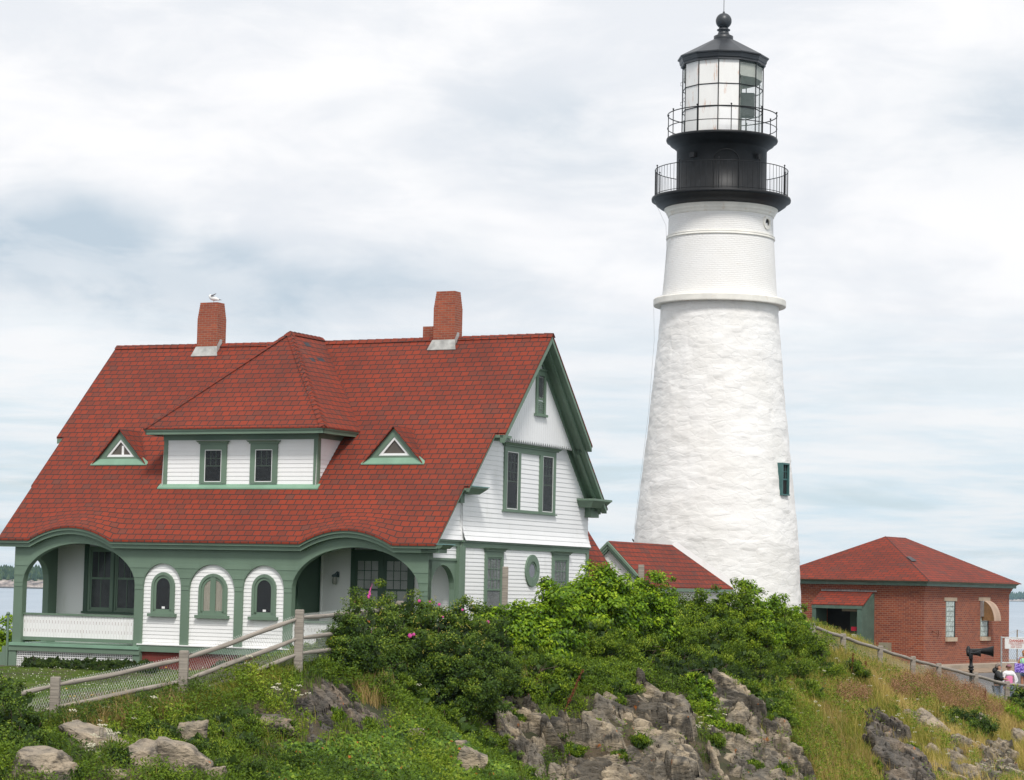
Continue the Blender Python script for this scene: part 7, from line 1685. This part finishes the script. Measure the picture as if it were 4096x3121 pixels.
# ------------------------------------------------------------------ far islands
def island(name, pts, D, depth, mat, seed):
    """pts: (sx, z above sea level of the crest); slopes to the sea toward and away from the viewer"""
    rg2 = np.random.default_rng(seed); xs = np.array([p[0] for p in pts], float); hs = np.array([p[1] for p in pts], float)
    sx = np.linspace(xs[0], xs[-1], 260); h = np.interp(sx, xs, hs); prof = [(-.02, 0), (0, .30), (.05, .42), (.10, .60), (.3, .8), (.6, 1.0), (1.0, .0)]
    V = []; n1 = len(sx); jit = rg2.normal(0, 1, (len(prof), n1)); 
    for j, (d, f) in enumerate(prof):
        jj = np.convolve(jit[j], np.ones(3)/3, 'same')
        for i in range(n1):
            Dd = D+d*depth+jj[i]*(.012*depth if 0 < j < 5 else 0); X = (sx[i]-CX)/F*Dd/math.cos(PITCH); V.append((X, Dd, SEA_Z-(.5 if f == 0 else 0)+h[i]*f*(1+.10*jj[i]*(0 < j < 5))))
    i = (np.arange(len(prof)-1)[:, None]*n1+np.arange(n1-1)[None]).reshape(-1, 1); Fq = np.concatenate([i, i+1, i+n1+1, i+n1], 1)
    me = np_mesh(name, np.array(V), Fq); o = link(name, me, mat, kind='structure'); return sx, h, np.array(V).reshape(len(prof), n1, 3)
def shore_mat():
    m, t, bs, out = new_mat('rocky shore'); tc = t.n('ShaderNodeTexCoord'); mp = t.n('ShaderNodeMapping'); mp.inputs['Scale'].default_value = (.12, .03, .25); mp.inputs['Rotation'].default_value = (0, .6, 0); t.link(tc.outputs['Object'], mp.inputs[0])
    n = t.noise(mp.outputs[0], 1.0, 6, .65); zz = t.sep(tc.outputs['Object'])[2]
    rockc = t.ramp(n, [(.3, (.06, .055, .06)), (.45, (.24, .20, .18)), (.6, (.46, .40, .35)), (.8, (.52, .46, .40))])
    wet = t.smooth(zz, SEA_Z+2.0, SEA_Z+.6); col = t.mix(wet, rockc, (.05, .05, .05)); top = t.smooth(t.math('ADD', zz, t.math('MULTIPLY', n, 6.0)), SEA_Z+9.5, SEA_Z+11.5)
    t.link(t.mix(top, col, (.07, .10, .03)), bs.inputs['Base Color']); bs.inputs['Roughness'].default_value = .9; return m
SH = shore_mat()
sx, h, V = island('left_island', [(-700, 16), (-200, 17), (0, 15), (60, 13), (110, 13), (180, 14), (300, 12), (600, 9), (900, 5), (1100, 0)], 2150, 240, SH, 3)
def forest(name, sxr, hfn, D, depth, n, th, mat, seed):
    rg2 = np.random.default_rng(seed); s_ = rg2.uniform(sxr[0], sxr[1], n); d = rg2.uniform(.06, .8, n); Dd = D+d*depth; X = (s_-CX)/F*Dd/math.cos(PITCH)
    z0 = SEA_Z+hfn(s_)*np.interp(d, [0, .05, .10, .3, .6, 1], [.3, .42, .6, .8, 1., 0])-.6; H = th*rg2.uniform(.6, 1.35, n)*np.interp(d, [0, .3, .6, 1], [.7, 1, 1.2, 1.2]); R = H*rg2.uniform(.22, .42, n); V = []; Fq = []
    k = 6; ang_ = np.arange(k)/k*2*np.pi; P = np.c_[X, Dd, z0]
    rings = [(0.0, .55), (.25, 1.0), (.6, .62), (1.0, .03)]; VV = []
    for (f, rr_) in rings:
        VV.append(np.stack([P[:, None, 0]+np.cos(ang_)[None]*(R*rr_)[:, None]*rg2.uniform(.8, 1.2, (n, k)), P[:, None, 1]+np.sin(ang_)[None]*(R*rr_)[:, None], np.repeat((z0+H*f)[:, None], k, 1)], -1))
    V = np.stack(VV, 1).reshape(-1, 3); base = np.arange(n)[:, None, None]*(k*4)
    q = np.array([[j*k+i, j*k+(i+1) % k, (j+1)*k+(i+1) % k, (j+1)*k+i] for j in range(3) for i in range(k)]); Fq = (base+q[None]).reshape(-1, 4)
    me = np_mesh(name, V, Fq, {'rnd': np.repeat(rg2.uniform(0, 1, n), k*4)}); return link(name, me, mat, kind='stuff')
LF_FAR = attr_mat('conifer forest', [(0, (.020, .042, .020)), (.6, (.035, .065, .025)), (1, (.07, .10, .035))], .9, 0)
forest('island_forest', (-700, 900), lambda s_: np.interp(s_, [-700, -200, 0, 60, 110, 180, 300, 600, 900], [16, 17, 15, 13, 13, 14, 12, 9, 5]), 2150, 240, 5200, 6.0, LF_FAR, 6)
sx, h, V = island('right_island', [(3600, 0), (3750, 6), (3950, 9), (4200, 12), (4600, 16), (5200, 10), (5600, 0)], 6200, 700, SH, 8)
forest('island_forest', (3650, 5500), lambda s_: np.interp(s_, [3600, 3750, 3950, 4200, 4600, 5200, 5600], [0, 6, 9, 12, 16, 10, 0]), 6200, 700, 4200, 12.0, LF_FAR, 9)
# sea air that turns the far islands blue
hm = bpy.data.materials.new('sea haze'); hm.use_nodes = True; nt = NT(hm.node_tree); hm.node_tree.nodes.clear()
pv = nt.n('ShaderNodeVolumePrincipled'); pv.inputs['Color'].default_value = (.50, .76, .97, 1); pv.inputs['Density'].default_value = 6.5e-5; pv.inputs['Anisotropy'].default_value = .2
oo = nt.n('ShaderNodeOutputMaterial'); nt.link(pv.outputs[0], oo.inputs['Volume'])
m = MB(); m.box(-2600, 2600, -60, 9000, -14.5, 26); hz_ = m.build('haze', hm, None); tag(hz_, kind='stuff')
bush('weedy_shrub', 'feathery yellow green weeds where the shrub bank meets the tan meadow', 'plant patch',
  [(3240, 2580, 69, 90, .5, .5), (3160, 2640, 67.5, 100, .5, .5), (3060, 2690, 65.5, 90, .45, .4), (3300, 2640, 70, 80, .35, .4), (3120, 2760, 65, 60, .35, .4), (3230, 2720, 67.5, 70, .35, .4), (3420, 2640, 72.5, 60, .3, .4)], LF_MID, 800, .075, .018, spiky=1.1, clump_r=.16, snap=75, seed=31)
for k_, (x, y, D, w) in enumerate([(2380, 2900, 56, 36), (2560, 2960, 56, 30), (2480, 3020, 55, 26), (2700, 2960, 57, 34), (2830, 2760, 60, 44), (2940, 2920, 59, 38), (3010, 3060, 57, 34), (2250, 2930, 55, 40), (2060, 2870, 55, 34), (3600, 2920, 68, 34), (3560, 3010, 66, 36), (1340, 2860, 48, 36), (1470, 2900, 48, 34), (1990, 2960, 54, 40), (2150, 2800, 56, 36), (2290, 3000, 54.5, 46), (2640, 2790, 59.2, 36), (2470, 2800, 58.2, 26), (3060, 2830, 60.5, 40), (3080, 2880, 60.4, 34), (2860, 2960, 58.4, 30), (3120, 3080, 59.6, 36), (3560, 2840, 69.5, 36), (3640, 3000, 67.2, 30), (3760, 2960, 70.5, 30), (3490, 3060, 64, 40), (2330, 2760, 58.2, 30), (2720, 2840, 58.8, 26), (940, 2990, 44.4, 34), (640, 3010, 41.6, 26)]):
    D = (hit(x, min(y, 3110)) or D)-.25
    bush('weed_clump', 'small green weed tuft growing between the hillside rocks', 'weed', [(x, y-14, D, w, .16, .16)], (LF_MID, LF_BAY)[k_ % 2], 1500, .07, .016, spiky=1.2, clump_r=.10, group='weed tufts between the rocks', seed=40+k_, stem=False)

bush('leafy_shrub', 'mixed green shrubs filling the gap between rose bush and cliff', 'shrub',
  [(2060, 2600, 57.4, 100, .5, .5), (2160, 2640, 57.8, 110, .5, .5), (2270, 2670, 58.2, 100, .5, .4), (1975, 2650, 56.4, 90, .5, .4), (2380, 2660, 59.0, 90, .45, .4), (2060, 2700, 56.4, 90, .4, .4), (2480, 2720, 59.2, 80, .35, .3), (2200, 2730, 57.2, 90, .35, .3)], LF_BAY, 950, .058, .024, spiky=.7, clump_r=.15, snap=75, seed=71)
bush('leafy_shrub', 'loose green weeds spilling from the rose bush down to the ivy', 'shrub',
  [(1500, 2700, 50.6, 90, .4, .4), (1620, 2720, 51.0, 100, .4, .4), (1750, 2730, 51.6, 100, .4, .4), (1880, 2710, 53.4, 90, .45, .4), (1820, 2790, 51.6, 90, .35, .3), (1930, 2800, 53.0, 60, .35, .3)], LF_MID, 1000, .055, .02, spiky=.8, clump_r=.14, snap=75, seed=72)
bush('leafy_shrub', 'green shrubs along the top of the stacked outcrop', 'shrub',
  [(2880, 2690, 62.8, 80, .4, .3), (2790, 2700, 61.8, 80, .4, .3), (2990, 2730, 63.0, 70, .4, .3), (3060, 2780, 62.8, 70, .4, .3), (3130, 2840, 62.6, 60, .35, .3)], LF_BAY, 950, .055, .024, spiky=.8, clump_r=.14, snap=75, seed=73)

bush('leafy_shrub', 'dark leafy growth between the pale boulders at lower left', 'shrub',
  [(250, 2915, 0, 80, .35, .3), (330, 2890, 0, 70, .3, .3), (600, 2880, 0, 80, .32, .3), (690, 2905, 0, 70, .3, .3), (480, 3000, 0, 60, .25, .25), (270, 3060, 0, 50, .2, .2), (640, 3080, 0, 60, .2, .2), (450, 2930, 0, 60, .25, .25)], LF_ROSE, 1200, .046, .020, spiky=.6, clump_r=.11, seed=81, snap=50)
bush('leafy_shrub', 'dark green weeds around the low flat rock below the second post', 'shrub',
  [(880, 2860, 0, 80, .32, .3), (960, 2930, 0, 90, .32, .3), (1110, 2870, 0, 80, .32, .3), (900, 3030, 0, 80, .3, .3), (1010, 3060, 0, 80, .3, .3), (1150, 3010, 0, 60, .28, .25), (800, 2950, 0, 50, .25, .25)], LF_ROSE, 1200, .048, .018, spiky=.9, clump_r=.12, seed=82, snap=50)
bedrock('low broken ledge in the tan grass at lower right', [(3745, 2960), (3880, 2985), (3965, 3060), (3900, 3135), (3770, 3110), (3705, 3030)], 62, 75, .6, .6, 27, ROCK, .05, .6)
